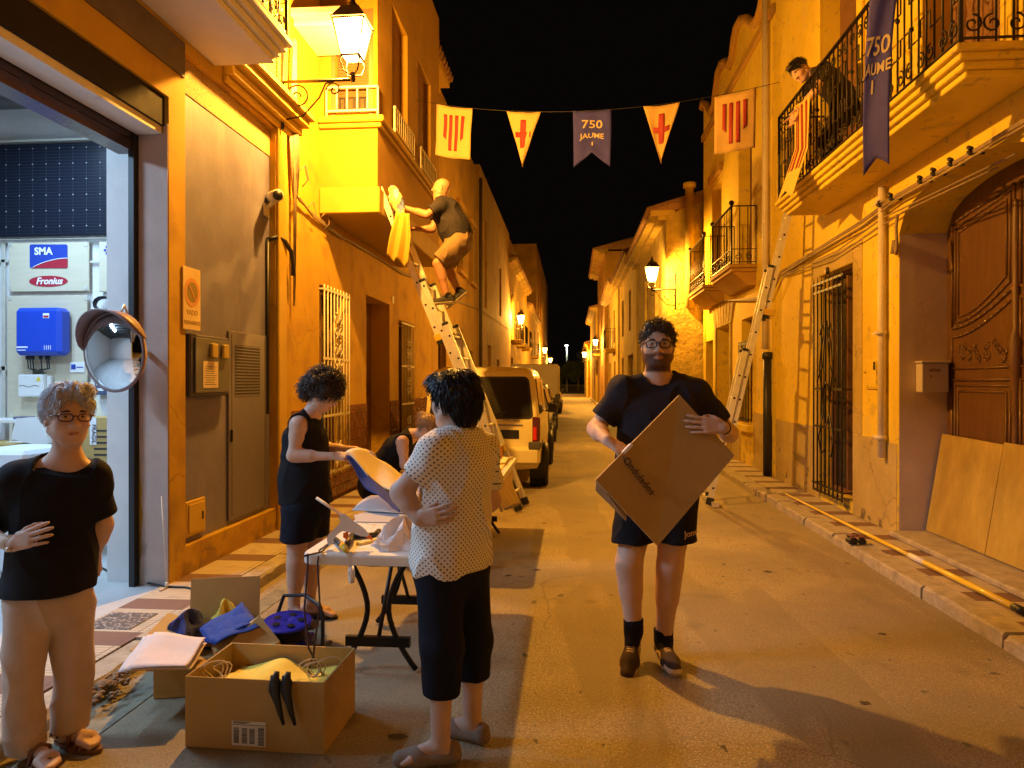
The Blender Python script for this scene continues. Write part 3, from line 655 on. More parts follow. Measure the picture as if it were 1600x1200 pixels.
far_house('terraced_house', 'low ochre house with three balconies behind the left hand wall lantern', -1, -2.9, 33.02, 46.0, 7.2, 'tan', [(34.4, 35.4, 3.7, 5.9), (38, 39, 3.7, 5.9), (42, 43, 3.7, 5.9)], [(34, 35.2, .09, 2.7), (38, 39, .9, 2.4), (42, 43, .09, 2.5)], sill=False, balc=((34.0, 36.0, 3.55), (37.5, 39.6, 3.55), (41.5, 43.5, 3.55)))
far_house('terraced_house', 'low ochre house just before the tall block on the left', -1, -2.9, 46.02, 60.0, 6.4, 'tan', [(48, 49, 3.7, 5.6), (52, 53, 3.7, 5.6), (56, 57, 3.7, 5.6)], [(47.5, 49, .09, 2.7), (54, 55.5, .09, 2.7)], sill=False, balc=((51.5, 53.5, 3.4),))
far_house('apartment_block', 'tall dim apartment block rising above the low houses on the left', -1, -2.95, 60.02, 88.0, 13.2, 'ochre2', [(62, 64, 4, 6), (62, 64, 7.5, 9.5), (70, 72, 4, 6), (70, 72, 7.5, 9.5), (80, 82, 4, 6)], [(66, 69, .09, 2.8)], sill=False, ev=0)
far_house('set_back_block', 'unlit block set back behind the low houses on the left', -1, -4.3, 47, 59, 11.5, 'ochre2', [(50, 51.5, 8, 9.6)], [], sill=False, ev=0)

# ---------------------------------------------------------------- right: cream house with arched door and balcony
rb = thing('cream_house', 'cream plastered house with large arched wooden door, barred window and long iron balcony', 'house', (XR, 5, 0))
DY0, DY1, DZ0 = 4.72, 6.8, .15
arch = []; n = 20
for i in range(n+1):
    t = i/n; y = DY0+(DY1-DY0)*t; arch.append((y, 2.86+.34*math.sqrt(max(0, 1-(2*t-1)**2))**.9))
q = MB(); YA, YB = -8, 10.75
wh = [(7.86, 8.9, .22, 2.78), (DY0, DY1, 0, 3.25), (7.7, 8.8, 3.66, 6.6), (5.2, 6.3, 3.66, 6.6), (0.5, 2.6, .1, 2.9), (1, 2, 3.9, 6.2)]
wallgrid(q, 1, XR, YA, YB, 0, 8.2, wh, .30)
for i in range(n):                   # spandrels closing the rectangle down to the arch, with the arch soffit
    (a, za), (b, zb) = arch[i], arch[i+1]
    q.add([(XR, a, za), (XR, b, zb), (XR, b, 3.25), (XR, a, 3.25)], [(0, 1, 2, 3)])
    q.add([(XR, a, za), (XR, b, zb), (XR+.42, b, zb), (XR+.42, a, za)], [(0, 1, 2, 3)])
body(q, 1, XR, YA, YB, 0, 8.2)
q.build('wall', M['cream'], rb)
q = MB(); q.box(XR+.3, XR+.42, DY1-.001, DY1+.05, 0, 2.9); q.box(XR+.003, XR+.42, DY1-.006, DY1-.001, 0, 2.86); q.build('jamb', pm('pale_jamb_render', (.66, .52, .38), .85, var=.14, vs=3, bump=.3, bs=40), rb)
# lower render band and window surround, a few millimetres proud
q = MB(); rg = random.Random(4)
def band(y0, y1, ztop):
    n = max(2, int((y1-y0)/.06)); pts = [(y0, 0)] + [(y0+(y1-y0)*i/n, ztop+rg.uniform(-.008, .008)) for i in range(n+1)] + [(y1, 0)]
    q.prism(pts, lambda a, b: (XR-.006, a, b), lambda a, b: (XR+.001, a, b))
for b_ in ((6.83, 7.12, .93), (7.122, 7.618, .95), (9.122, 10.73, .95), (8.9, 9.12, .95), (7.62, 7.86, .95)): q = MB(); band(*b_); q.build('dado', M['dado'], rb)
q = MB()
q.box(XR-.0075, XR+.001, 7.62, 7.856, .955, 2.98); q.box(XR-.0075, XR+.001, 8.904, 9.12, .955, 2.98); q.box(XR-.0075, XR+.001, 7.856, 8.904, 2.785, 2.98)
q.build('window_surround', M['dado'], rb)
# recessed window and grille
o = window(rb, 1, XR, wh[0], .18)
q = MB(); gy0, gy1 = 7.93, 8.83
x = XR-.09
for i in range(8):
    y = gy0+(gy1-gy0)*i/7; q.tube([(x, y, .20), (x, y, 2.66)], .0095, 6)
    q.tube([(x, y, 2.66), (x-.0, y, 2.74)], [.0095, .003], 6)
for z, e in ((2.66, .03), (2.56, .0), (1.42, 0), (.98, 0), (.30, .04), (.22, .02)): q.bar((x, gy0-e, z), (x, gy1+e, z), .014, .026)
for z in (2.66, 1.42, .30):
    for y in (gy0, gy1): q.bar((x, y, z), (XR+.02, y, z), .016, .016)
cy = (gy0+gy1)/2
def ell(mb, cy, cz, ry, rz, a0=0, a1=2*PI, n=22, w=.009): mb.tube([(x-.012, cy+ry*math.cos(a0+(a1-a0)*i/n), cz+rz*math.sin(a0+(a1-a0)*i/n)) for i in range(n+1)], w, 5)
ell(q, cy, 1.25, .10, .24); 
for mir in (-1, 1):
    q.tube([(x-.012, cy+mir*.10, 1.30), (x-.012, cy+mir*.22, 1.65), (x-.012, cy+mir*.14, 1.95), (x-.012, cy+mir*.05, 2.08), (x-.012, cy+mir*.13, 2.16), (x-.012, cy+mir*.2, 2.05)], .009, 5)
    q.tube([(x-.012, cy+mir*.10, 1.15), (x-.012, cy+mir*.24, .86), (x-.012, cy+mir*.16, .66), (x-.012, cy+mir*.06, .72)], .009, 5)
    q.tube([(x-.012, cy+mir*.3, 1.5), (x-.012, cy+mir*.1, 1.7), (x-.012, cy+mir*.02, 2.2)], .008, 5)
q.sphere((x, cy, 2.77), (.02, .05, .045), 8, 6)
for i in range(15): q.bar((x, gy0+.02+(gy1-gy0-.04)*i/14, .30), (x, gy0+.02+(gy1-gy0-.04)*i/14, .46), .008, .008)
q.build('window_grille', M['iron'], rb)
# great arched door
dx = XR+.42
q = MB(); n = 20
pts = [(DY0, DZ0)] + arch + [(DY1, DZ0)]
q.prism(pts, lambda a, b: (dx, a, b), lambda a, b: (dx+.05, a, b))
do = q.build('arched_door', M['wood'], rb)
q = MB()
def mould(pts, w=.03, th=.018):
    for i, (p0, p1) in enumerate(zip(pts, pts[1:]+pts[:1])): q.bar((dx-th/2, *p0), (dx-th/2, *p1), w, th, up=(1, 0, 0)) if False else q.tube([(dx-.004, *p0), (dx-.004, *p1)], th*.75, 6)
for leaf in (0, 1):
    ya, yb = (5.80, 6.70) if leaf else (4.84, 5.72)
    f = (lambda t: ya+(yb-ya)*t) if leaf else (lambda t: yb+(ya-yb)*t)
    for e, z_t, th in ((.0, 0, .02), (.05, -.045, .014), (.10, -.09, .012)):   # upper panel, curved sill sweeping down to the jamb
        top = [(f(e/.9+ (1-2*e/.9)*i/10), min(arch[0][1]+.06, 2.92)-e + .12*(1-i/10)) for i in range(11)]
        bot = [(f(e/.9+(1-2*e/.9)*i/10), 1.98+e+.26*(1-math.sin(i/10*PI/2))) for i in range(11)]
        mould(top+bot[::-1], th=th)
    bot2 = [(f(i/10), 1.90+.26*(1-math.sin(i/10*PI/2))) for i in range(11)]
    mould([(f(0), 1.62), *bot2, (f(1), 1.62)], th=.016)
    for e, th in ((0, .018), (.05, .013), (.10, .012)):
        up = [(f(e/.9), 1.52-e), (f(1-e/.9), 1.52-e)]; lo = [(f(e/.9+(1-2*e/.9)*i/10), .62+e-.12*math.sin(i/10*PI/2)) for i in range(11)]
        mould(up+lo[::-1], th=th)
    q.box(dx-.02, dx-.001, ya, yb, .32, .44)
q.lathe([(.03, 0), (.034, .3), (.03, .9), (.045, 1.3), (.06, 1.36), (.045, 1.42), (.06, 1.5), (.03, 1.6), (.035, 2.3), (.03, 2.6)], (dx-.012, 5.76, .3), 12)
q.build('moulding', M['wood'], do)
q = MB(); rr = random.Random(8)
for i in range(26):
    y = rr.uniform(5.9, 6.6); z = 1.68+rr.uniform(0, .14); scroll(q, (dx-.004, y, z), .035, (0, 1, 0), (0, 0, 1), mir=rr.choice((-1, 1)), start=rr.uniform(0, 6), w=.008, n=9)
q.build('carving', M['wood'], do)
q = MB(); q.bbox(XR-.10, dx-.01, 4.4, 6.78, PZ, DZ0-.01, .02); q.build('doorstep', M['kerb'], rb)
balcony(rb, 1, XR, 2.42, 4.69, 8.72, 3.64, .18, 1.0, 'fancy', 'cream', 4)
q = MB(); 
for h in wh[2:4]:
    MB().box(XR+.2, XR+.25, h[0], h[1], h[2], h[3]).build('balcony_door', M['shutter'], rb)
q = MB()
for h in wh[2:4]:
    for ya, yb in ((h[0]-.14, h[0]-.002), (h[1]+.002, h[1]+.14)): q = MB(); q.bbox(XR-.04, XR-.001, ya, yb, 3.66, 6.74, .008); q.build('door_surround', M['cream'], rb)
q = MB(); q.tube([(XR-.05, 7.04, 3.36), (XR-.05, 7.04, .78)], .036, 10)
for z in (3.2, 1.95, .95): q.tube([(XR-.06, 7.04, z), (XR-.06, 7.04, z+.04)], .053, 10); q.bar((XR-.06, 7.04, z+.02), (XR-.06, 7.22, z+.02), .01, .02)
q.build('drainpipe', M['pipe'], rb)
q = MB(); q.bbox(XR-.02, XR-.001, 7.20, 7.50, 1.43, 1.73, .004); q.bbox(XR-.028, XR-.02, 7.22, 7.48, 1.45, 1.71, .004); q.bbox(XR-.034, XR-.028, 7.24, 7.28, 1.62, 1.70, .002, 1); q.tube([(XR-.03, 7.47, 1.6), (XR-.05, 7.47, 1.6)], .01, 6); q.build('meter_cover', [M['cream'], M['dark']], rb)
# cables and insulators under the balcony
q = MB(); rc = random.Random(12)
for i in range(4):
    o_ = rc.uniform(-.04, .04)
    q.tube([(XR-.05, 3.0, 3.18), (XR-.06, 4.7, 3.2+o_), (XR-.08, 5.6, 3.17+o_), (XR-.07, 6.7, 3.18+o_), (XR-.06, 7.5, 3.12+o_*1.5), (XR-.06, 9.0, 3.08+o_), (XR-.06, 10.3, 3.04+o_*1.2), (XR-.07, 10.8, 2.75), (XR-.06, 11.3, 2.8+o_), (XR-.06, 13.8, 3.05), (XR-.06, 16.4, 3.2)], .011, 5)
q.tube([(XR-.05, 5.2, 2.99), (XR-.05, 6.6, 3.02), (XR-.05, 8.4, 2.9), (XR-.05, 10.2, 2.98)], .008, 5); q.tube([(XR-.05, 5.0, 3.02), (XR-.05, 7.0, 3.06), (XR-.05, 8.2, 2.96), (XR-.05, 10.3, 3.0)], .008, 5)
tag(q.build('wall_cable', M['cable']), 'old cables running along the cream house wall under its balcony', 'cables')
q = MB()
for y in (5.45, 5.72, 5.98, 6.2, 6.75, 7.0):
    for z_ in (0, .035): q.tube([(XR-.09, y, 3.17+z_), (XR-.09, y+.04, 3.19+z_)], .017, 8)
    q.tube([(XR-.0, y, 3.17), (XR-.1, y, 3.17)], .01, 5)
    tag(q.build('insulator', M['iron']), {5.45: 'first', 5.72: 'second', 5.98: 'third', 6.2: 'fourth', 6.75: 'fifth', 7.0: 'sixth'}[y]+' small dark insulator from the right on the cable above the arched door', 'insulator', 'insulators above the arched door'); q = MB()
q = MB(); q.tube([(XR-.05, 6.72, 3.02), (XR-.08, 6.68, 2.9), (XR-.08, 6.66, 2.72), (XR-.07, 6.7, 2.66), (XR-.05, 6.76, 2.7), (XR-.05, 6.78, 2.8)], .014, 6); q.tube([(XR-.05, 6.78, 2.8), (XR-.05, 6.8, 2.68)], [.022, .03], 8)
tag(q.build('hanging_cable_end', M['cable']), 'short cable end hooked on the wall at top left corner of the arch', 'cable')

# ---------------------------------------------------------------- right: gabled house
gh = thing('gabled_house', 'cream house with curved scrolled parapet, two balconies and stone door head', 'house', (XR, 13.6, 0))
q = MB(); h1 = [(11.1, 12.0, .1, 2.6), (12.5, 13.2, .75, 2.5), (14.1, 15.0, .1, 2.6), (15.3, 16.3, .1, 2.45), (12.1, 13.0, 3.42, 5.9), (14.5, 15.4, 3.42, 5.7)]
h1 = [(13.75, 14.95, .1, 2.6), (12.1, 12.85, .8, 2.6), (15.4, 16.2, .1, 2.4), (12.15, 13.1, 3.42, 5.9), (14.55, 15.5, 3.42, 5.6)]
wallgrid(q, 1, XR, 10.76, 16.5, 0, 7.0, h1, .26); body(q, 1, XR, 10.76, 16.5, 0, 6.9)
prof = [onX(u, v, XR) for u, v in ((1097, 175), (1101, 160), (1108, 168), (1113, 178), (1118, 165), (1121, 140), (1124, 115), (1130, 100), (1137, 97), (1142, 103), (1147, 88), (1150, 62), (1154, 42), (1160, 32), (1170, 30), (1180, 38), (1188, 30), (1193, 12), (1197, -10), (1200, -35), (1216, -60))]
pz = [(min(16.5, max(10.77, p.y)), p.z) for p in prof]
q.prism([(16.5, 7.0)] + pz + [(10.77, 7.0)], lambda a, b: (XR+.001, a, b), lambda a, b: (XR+.3, a, b))
q.build('wall', M['cream'], gh)
q = MB(); q.tube([(XR-.02, a, b) for a, b in pz], .09, 6); q.build('coping', M['ochre2'], gh)
for h in h1[3:]: MB().box(XR+.2, XR+.24, h[0], h[1], h[2], h[3]).build('balcony_door', M['shutter'], gh)
q = MB()
for h in h1[3:]: q.bbox(XR-.08, XR-.001, h[0]-.12, h[1]+.12, h[3]+.12, h[3]+.3, .01)
q.bbox(XR-.06, XR-.001, 10.77, 16.48, 6.95, 7.1, .01)
q.build('cornice', M['ochre2'], gh)
door_panel(gh, 1, XR, h1[0], .24, 'dark_beam'); window(gh, 1, XR, h1[1], .2); MB().box(XR+.2, XR+.24, *h1[2]).build('side_door', M['dark'], gh)
q = MB()
for i in range(7):     # fan of stone voussoirs
    a = -.5+i/6; y = 14.35+a*1.3; y2 = 14.35+a*1.75
    q.prism([(y-.09, 2.61), (y+.09, 2.61), (y2+.115, 3.0+.08*(1-abs(a)*2)), (y2-.115, 3.0+.08*(1-abs(a)*2))], lambda p, r_: (XR-.03, p, r_), lambda p, r_: (XR+.001, p, r_))
for y in (13.62, 14.97): q.bbox(XR-.03, XR+.001, y, y+.12, .1, 2.6, .006)
q.build('stone_door_head', M['stone'], gh)
q = MB(); grille(q, 1, XR, 12.12, 12.83, .82, 2.2, 7, (1.5,), .008); 
for i in range(4): q.sphere((XR-.06, 12.2+.17*i, 1.85), .035, 8, 6)
q.build('window_grille', M['iron'], gh); MB().bbox(XR-.12, XR-.001, 12.0, 12.95, .66, .78, .01).build('sill', M['cream'], gh)
band_q = MB(); 
for a, b in ((10.98, 12.0), (12.95, 13.6), (15.12, 15.38), (16.22, 16.48)): MB().box(XR-.012, XR-.001, a, b, 0, 1.0).build('dado', M['dado'], gh)
balcony(gh, 1, XR, 2.56, 11.8, 13.45, 3.42, .12, .95, 'bottom', 'ochre2', 2, finial=True, sp=.13, taper=.22)
balcony(gh, 1, XR, 2.56, 14.2, 15.95, 3.42, .12, .95, 'bottom', 'ochre2', 2, finial=True, sp=.13, taper=.22)
q = MB(); q.tube([(XR-.07, 10.95, 1.85), (XR-.07, 10.95, .1)], .06, 8); q.tube([(XR-.07, 10.95, 1.85), (XR-.07, 10.95, 1.95)], .075, 8)
tag(q.build('black_drainpipe', M['black']), 'black lower drainpipe between the cream house and the gabled house', 'drainpipe')
q = MB(); q.tube([(XR-.07, 11.05, 7.4), (XR-.07, 11.05, 2.0)], .05, 8)
tag(q.build('pale_drainpipe', M['pipe']), 'tall pale drainpipe on the near edge of the gabled house', 'drainpipe')

# ---------------------------------------------------------------- right: further houses
st = far_house('stone_house', 'low rubble stone house stepping into the street, carrying the nearer right hand lantern', 1, 2.18, 16.62, 24, 5.35, 'stone', [(18.0, 18.8, 3.2, 4.5), (20.6, 21.4, 3.2, 4.5)], [(17.4, 19.2, .09, 2.35), (21.5, 22.6, .09, 2.4)], sill=False, ev=.35)
q = MB(); q.prism([(2.18, 5.35), (5.2, 6.5), (8.18, 5.35)], lambda a, b: (a, 16.625, b), lambda a, b: (a, 16.8, b)); q.build('gable', M['stone'], st)
q = MB(); q.tube([(2.69, 16.53, 3.2), (2.69, 16.53, 5.95)], .10, 10); q.tube([(2.69, 16.53, 5.95), (2.69, 16.53, 6.05)], .15, 10); q.build('flue', M['tan'], st)
far_house('terraced_house', 'plain cream house with tiled eave just past the rubble stone house', 1, 2.14, 24.02, 32, 5.75, 'cream2', [(26, 26.9, 3.4, 4.9), (29.5, 30.4, 3.4, 4.9)], [(25, 27.4, .09, 2.5), (29.5, 30.5, .09, 2.5)], sill=False, ev=.35)
far_house('terraced_house', 'lower house with a projecting balcony on the right, behind the man', 1, 2.08, 32.02, 41, 5.9, 'cream2', [(34.5, 35.5, 3.4, 5.0), (38.5, 39.5, 3.4, 5.0)], [(34, 35.2, .09, 2.5), (38, 39.5, .09, 2.5)], sill=False, ev=.4, balc=((33.9, 36.2, 3.1),))
far_house('tall_house', 'tall dim house with a high eave rising over the right hand row', 1, 1.9, 41.02, 52, 9.0, 'ochre2', [(44, 45, 3.6, 5.4), (44, 45, 6.4, 8.0), (48, 49, 3.6, 5.4)], [(44, 45.2, .09, 2.5)], sill=False, ev=.6, balc=((47.6, 49.6, 3.4),))
far_house('terraced_house', 'small house under the second right hand lantern', 1, 1.75, 52.02, 66, 6.8, 'tan', [(55, 56, 3.4, 5.2), (60, 61, 3.4, 5.2)], [(54, 55.5, .09, 2.6), (60, 61, .09, 2.6)], sill=False, ev=.4)
far_house('corner_house', 'last house at the far right end of the street beside the dark trees', 1, 1.5, 66.02, 82, 5.0, 'cream2', [(70, 71, 3.0, 4.3), (76, 77, 3.0, 4.3)], [(69, 70.5, .09, 2.5)], sill=False, ev=.2)

# ---------------------------------------------------------------- lanterns
def lantern(x, y, z, wx, label, near=True, power=100, cable=False, scale=1.0):
    s = 1 if wx > 0 else -1; t = thing('wall_lantern', label, 'street lamp', (wx, y, z-.5), 'lanterns along the street')
    k = scale; q = MB()
    za = z-.36*k
    q.tube([(wx, y, za), (x, y, za)], .016, 6); q.tube([(wx-s*.02, y, za-.45), (wx-s*.02, y, za+.35)], .018, 6)
    nseg = 18
    c1 = Vector((wx-s*.17, y, za-.15)); scroll(q, c1, .13, (s, 0, 0), (0, 0, 1), 1.5, .2, 0, .009, 22)
    q.tube([(wx-s*.04, y, za-.36), (wx-s*.22, y, za-.33), (wx-s*.38, y, za-.16), (wx-s*.44, y, za-.03), (wx-s*.52, y, za-.01)], .009, 5)
    scroll(q, (wx-s*.52, y, za-.09), .075, (s, 0, 0), (0, 0, 1), 1.2, .2, 0, .008, 18)
    q.build('bracket', M['iron'], t)
    q = MB(); r0, r1 = .095*k, .165*k; zb, zt = z-.17*k, z+.13*k
    for i in range(4):
        a = PI/4+i*PI/2; a2 = a+PI/2; c = lambda r_, a_, z_: (x+r_*math.cos(a_)*1.2, y+r_*math.sin(a_)*1.2, z_)
        q.bar(c(r0, a, zb), c(r1, a, zt), .012, .012); q.bar(c(r0, a, zb), c(r0, a2, zb), .015, .015); q.bar(c(r1, a, zt), c(r1, a2, zt), .018, .018)
        q.tube([c(r0*.9, a, zb), c(r0*1.1, a, zb-.05*k), c(r0*.8, a, zb-.13*k), (x, y, zb-.16*k)], .008, 5)
    q.lathe([(.012, -.24*k), (.03, -.21*k), (.02, -.18*k), (.03, -.15*k)], (x, y, zb+.02), 8)
    c4 = [c(r1*1.12, PI/4+i*PI/2, zt+.012) for i in range(4)]; c5 = [c(r1*.55, PI/4+i*PI/2, zt+.14*k) for i in range(4)]
    q.add(c4+c5, [(0, 1, 5, 4), (1, 2, 6, 5), (2, 3, 7, 6), (3, 0, 4, 7), (4, 5, 6, 7)])
    q.lathe([(.05*k, .14*k), (.055*k, .17*k), (.03*k, .2*k), (.012*k, .26*k), (.0, .28*k)], (x, y, zt), 8)
    q.build('lantern_frame', M['iron'], t)
    q = MB(); e = .93; c4 = [c(r0*e, PI/4+i*PI/2, zb+.006) for i in range(4)]; c5 = [c(r1*e, PI/4+i*PI/2, zt-.006) for i in range(4)]
    q.add(c4+c5, [(0, 1, 5, 4), (1, 2, 6, 5), (2, 3, 7, 6), (3, 0, 4, 7), (4, 5, 6, 7), (0, 3, 2, 1)])
    g = q.build('glass', M['lamp_glass' if near else 'lamp_glass_far'], t)
    L_ = lamp_light('lamp_bulb', (x, y, z), power, SODIUM, .06)
    # the lit panes carry the look; the lamp's own light sits inside the lantern and leaves through the panes
    L_.parent = None
    return t
lantern(-2.06, 6.56, 4.735, -2.762, 'big glowing lantern on a scrolled bracket at the corner of the garage, nearest the camera', True, SODIUM_NEAR, scale=1.05)
lantern(1.82, 16.3, 3.95, 2.36, 'glowing lantern bracketed on the rubble stone house, right side behind the man', True, SODIUM_FAR*.42, scale=1.0)
lantern(-2.45, 34.4, 4.55, -2.9, 'glowing lantern over the small balcony on the left row', False, SODIUM_FAR, scale=1.3)
lantern(1.50, 45, 4.0, 1.9, 'glowing lantern high on the right row, second from the stone house', False, SODIUM_FAR, scale=1.2)
lantern(1.2, 66, 4.05, 1.6, 'farthest glowing lantern of the right row, at the street end', False, SODIUM_FAR, scale=1.6)
lantern(-2.5, 67, 4.5, -2.95, 'glowing lantern on the left row at the foot of the tall block', False, SODIUM_FAR, scale=1.6)
lantern(-2.55, 86, 4.15, -2.95, 'farthest glowing lantern of the left row, low over parked cars', False, SODIUM_FAR*.6, scale=1.7)
lantern(2.2, -7.5, 4.6, XR, 'unseen fill lantern added on the cream house wall behind the camera', False, SODIUM_FAR*BEHIND*.18)  # out-of-view lantern, added as weak warm fill from behind the camera
# workshop ceiling light (white tubes)
tb = thing('ceiling_light', 'white tube light under the workshop ceiling', 'lamp', (-5.4, 2.6, 3.9))
q = MB(); q.box(-5.46, -5.34, 1.6, 3.2, 3.9, 3.96); q.build('housing', M['plastic_white'], tb)
q = MB(); q.tube([(-5.4, 1.65, 3.87), (-5.4, 3.15, 3.87)], .025, 8); q.build('tube', pm('cool_tube', (1, 1, 1), emit=COOL, es=6), tb)
tb2 = thing('ceiling_light', 'second white tube light under the workshop ceiling, by the display wall', 'lamp', (-4.6, 5.0, 3.9))
q = MB(); q.box(-4.66, -4.54, 4.3, 5.7, 3.9, 3.96); q.build('housing', M['plastic_white'], tb2); q = MB(); q.tube([(-4.6, 4.35, 3.87), (-4.6, 5.65, 3.87)], .025, 8); q.build('tube', bpy.data.materials['cool_tube'], tb2)
al = bpy.data.lights.new('workshop_light', 'AREA'); al.shape = 'RECTANGLE'; al.size = .25; al.size_y = 1.6; al.energy = GARAGE; al.color = COOL
ao = bpy.data.objects.new('workshop_light', al); COL.objects.link(ao); ao.location = (-5.4, 2.4, 3.84); ao.rotation_euler = (0, R(-42), 0)
al2 = bpy.data.lights.new('workshop_light_back', 'AREA'); al2.shape = 'RECTANGLE'; al2.size = 1.6; al2.size_y = .25; al2.energy = GARAGE*.6; al2.color = COOL
ao2 = bpy.data.objects.new('workshop_light_back', al2); COL.objects.link(ao2); ao2.location = (-4.6, 5.0, 3.84); ao2.rotation_euler = (0, 0, R(90))
# street-end: lamp post, trees, railing
lp = thing('lamp_post', 'tall thin lamp post with a white light beyond the end of the street', 'lamp post', (-.7, 108, 0))
MB().tube([(-.7, 108, 0), (-.7, 108, 7.0)], [.16, .1], 8).build('pole', M['alu'], lp)
MB().bbox(-1.0, -.5, 107.7, 108.2, 6.95, 7.15, .05).build('lamp_head', pm('white_led', (1, 1, 1), emit=(.85, 1, .8), es=3), lp)
lamp_light('post_light', (-.75, 107.6, 6.7), 120, (.85, 1, .85), .2)
q = MB()
for x in np.arange(-20, 20, .15): q.bar((x, 94, 0), (x, 94, 1.1), .03, .03, up=(0, 1, 0))
q.bar((-20, 94, 1.1), (20, 94, 1.1), .06, .06); tag(q.build('fence', M['iron']), 'dark railing fence across the end of the street', 'fence')
def tree(x, y, h, seed, label):
    r_ = random.Random(seed); t = thing('dark_tree', label, 'tree', (x, y, 0), 'trees beyond the street end')
    q = MB(); q.tube([(x, y, 0), (x+.1, y, h*.3), (x-.1, y+.1, h*.55)], [.22, .16, .08], 7)
    for i in range(6): a = r_.uniform(0, 6.3); q.tube([(x, y, h*r_.uniform(.25, .45)), (x+math.cos(a)*h*.22, y+math.sin(a)*h*.22, h*r_.uniform(.55, .8))], [.07, .02], 5)
    q.build('trunk', M['dark_beam'], t); q = MB()
    cl = [(x+r_.gauss(0, h*.17), y+r_.gauss(0, h*.17), h*r_.uniform(.38, .92), r_.uniform(.09, .17)*h) for _ in range(16)]
    for i in range(2600):
        c = r_.choice(cl); d = Vector((r_.gauss(0, 1), r_.gauss(0, 1), r_.gauss(0, 1))).normalized()*c[3]*r_.random()**.35; p = Vector(c[:3])+d
        a = Vector((r_.gauss(0, 1), r_.gauss(0, 1), r_.gauss(0, 1))).normalized()*.13; b = a.orthogonal().normalized()*.08
        q.add([p-a, p+b, p+a, p-b], [(0, 1, 2, 3)])
    q.build('crown', pm('leaves', (.05, .07, .025), .7), t)
tree(-4.5, 99, 5.5, 1, 'dark round tree at far left of the street end'); tree(.9, 101, 4.6, 2, 'low dark tree right of the white lamp post'); tree(3.6, 98, 6.2, 3, 'dark tree just beside the last right hand house'); tree(-1.8, 103, 3.8, 4, 'small dark tree left of the white lamp post')

# ================================================================ WORKSHOP WALL (plane Y = 6.42)
YW = 6.40
def wp(u, v, Y=YW): return onY(u, v, Y)
def wrect(mb, u0, v0, u1, v1, y0, y1, b=.004, mi=0):
    a = wp(u0, v1, y0); c = wp(u1, v0, y0); mb.bbox(a.x, c.x, y0, y1, a.z, c.z, b, mi); return a, c
ty = lambda u, v, y: frame(wp(u, v, y), (1, 0, 0), (0, 0, 1), (0, -1, 0))
def stencil(name, mat, parent, items, y, **k):
    q = MB()
    for s, size, u, v in items: text_mb(q, s, size, ty(u, v, y), .0008, **k)
    return q.build(name, mat, parent)
# solar panel
m = pm('solar_cell', (.008, .010, .018), .35, spec=.2); nt = m.node_tree
sp = thing('solar_panel', 'large black solar panel with a grid of silver dots mounted high on the workshop wall', 'solar panel', tuple(wp(60, 370)))
q = MB(); a, c = wrect(q, -60, 221, 179, 371, YW-.05, YW-.012, .004); q.build('panel', m, sp)
q = MB(); x = c.x-.14
while x > a.x+.05:
    z = a.z+.09; q.box(x-.0008, x+.0008, YW-.0515, YW-.0505, a.z+.02, c.z-.02, 1)
    while z < c.z-.04: q.add([(x-.008, YW-.0525, z), (x, YW-.0525, z-.006), (x+.008, YW-.0525, z), (x, YW-.0525, z+.006)], [(0, 1, 2, 3)]); z += .148
    x -= .135
z = a.z+.02
while z < c.z: q.box(a.x+.02, c.x-.02, YW-.0513, YW-.0505, z, z+.0012, 1); z += .03
q.build('busbars', [pm('silver_dot', (.35, .35, .35), .5), pm('thin_line', (.04, .045, .06), .5)], sp)
q = MB()
for r_ in ((-60, 217, 181, 221), (-60, 371, 181, 376), (179, 221, 182.5, 371)): wrect(q, *r_, YW-.055, YW-.012, .002)
q.build('frame', M['alu'], sp)
# display boards
bd = thing('display_board', 'upper light plywood board with a red and blue square logo and a red oval logo', 'board', tuple(wp(77, 455)))
q = MB(); wrect(q, 14, 377, 139, 456, YW-.03, YW-.012); q.build('board', M['lightply'], bd)
bl = pm('logo_blue', (.02, .055, .36), .4); rdm = pm('logo_red', (.42, .02, .04), .4); wh_ = pm('logo_white', (.85, .85, .85), .5)
yb = YW-.031
def plate(name, pts, mat, parent, y0=yb, th=.003):
    q = MB(); P = [wp(u, v, y0) for u, v in pts]; q.prism([(p.x, p.z) for p in P], lambda a, b: (a, y0, b), lambda a, b: (a, y0-th, b)); return q.build(name, mat, parent)
plate('logo_panel', [(47, 384), (49, 382), (104, 382), (106, 384), (106, 417), (104, 419), (49, 419), (47, 417)], bl, bd)
crv = [(50, 419)] + [(50+56*t, 419-15.5*math.sin(t*PI/2)**.8) for t in [i/12 for i in range(13)]] + [(106, 417), (104, 419)]
plate('logo_sweep', crv, rdm, bd, yb-.0035, .002)
q = MB(); pr = [wp(*p, yb-.006) for p in crv[1:14]]; q.tube(pr, .004, 5); q.build('logo_stroke', wh_, bd)
stencil('logo_text', wh_, bd, [('SMA', .095, 68, 393)], yb-.0035, bold=.003)
q = MB(); Mx = ty(76, 439.5, yb); disc(q, Mx, .195, 0, .003, 36, 0, .27); q.build('oval_logo', rdm, bd)
stencil('oval_text', wh_, bd, [('Fronius', .088, 77, 439.5)], yb-.0035, bold=.0025, shear=.25)
q = MB(); wrect(q, 155, 377, 178, 456, YW-.03, YW-.012); b2 = q.build('board', M['lightply']); tag(b2, 'narrow plywood board partly hidden behind the white column', 'board'); b2.name = 'side_board'
q = MB()
for k_ in range(7):
    a_ = k_*PI/3; r_ = .035 if k_ < 6 else 0; disc(q, ty(170+0, 391, yb) @ Matrix.Translation((r_*math.cos(a_), r_*math.sin(a_), 0)), .013, 0, .002, 8)
BASE[b2.name] = Vector((0, 0, 0)); q.build('dots', bl, b2)
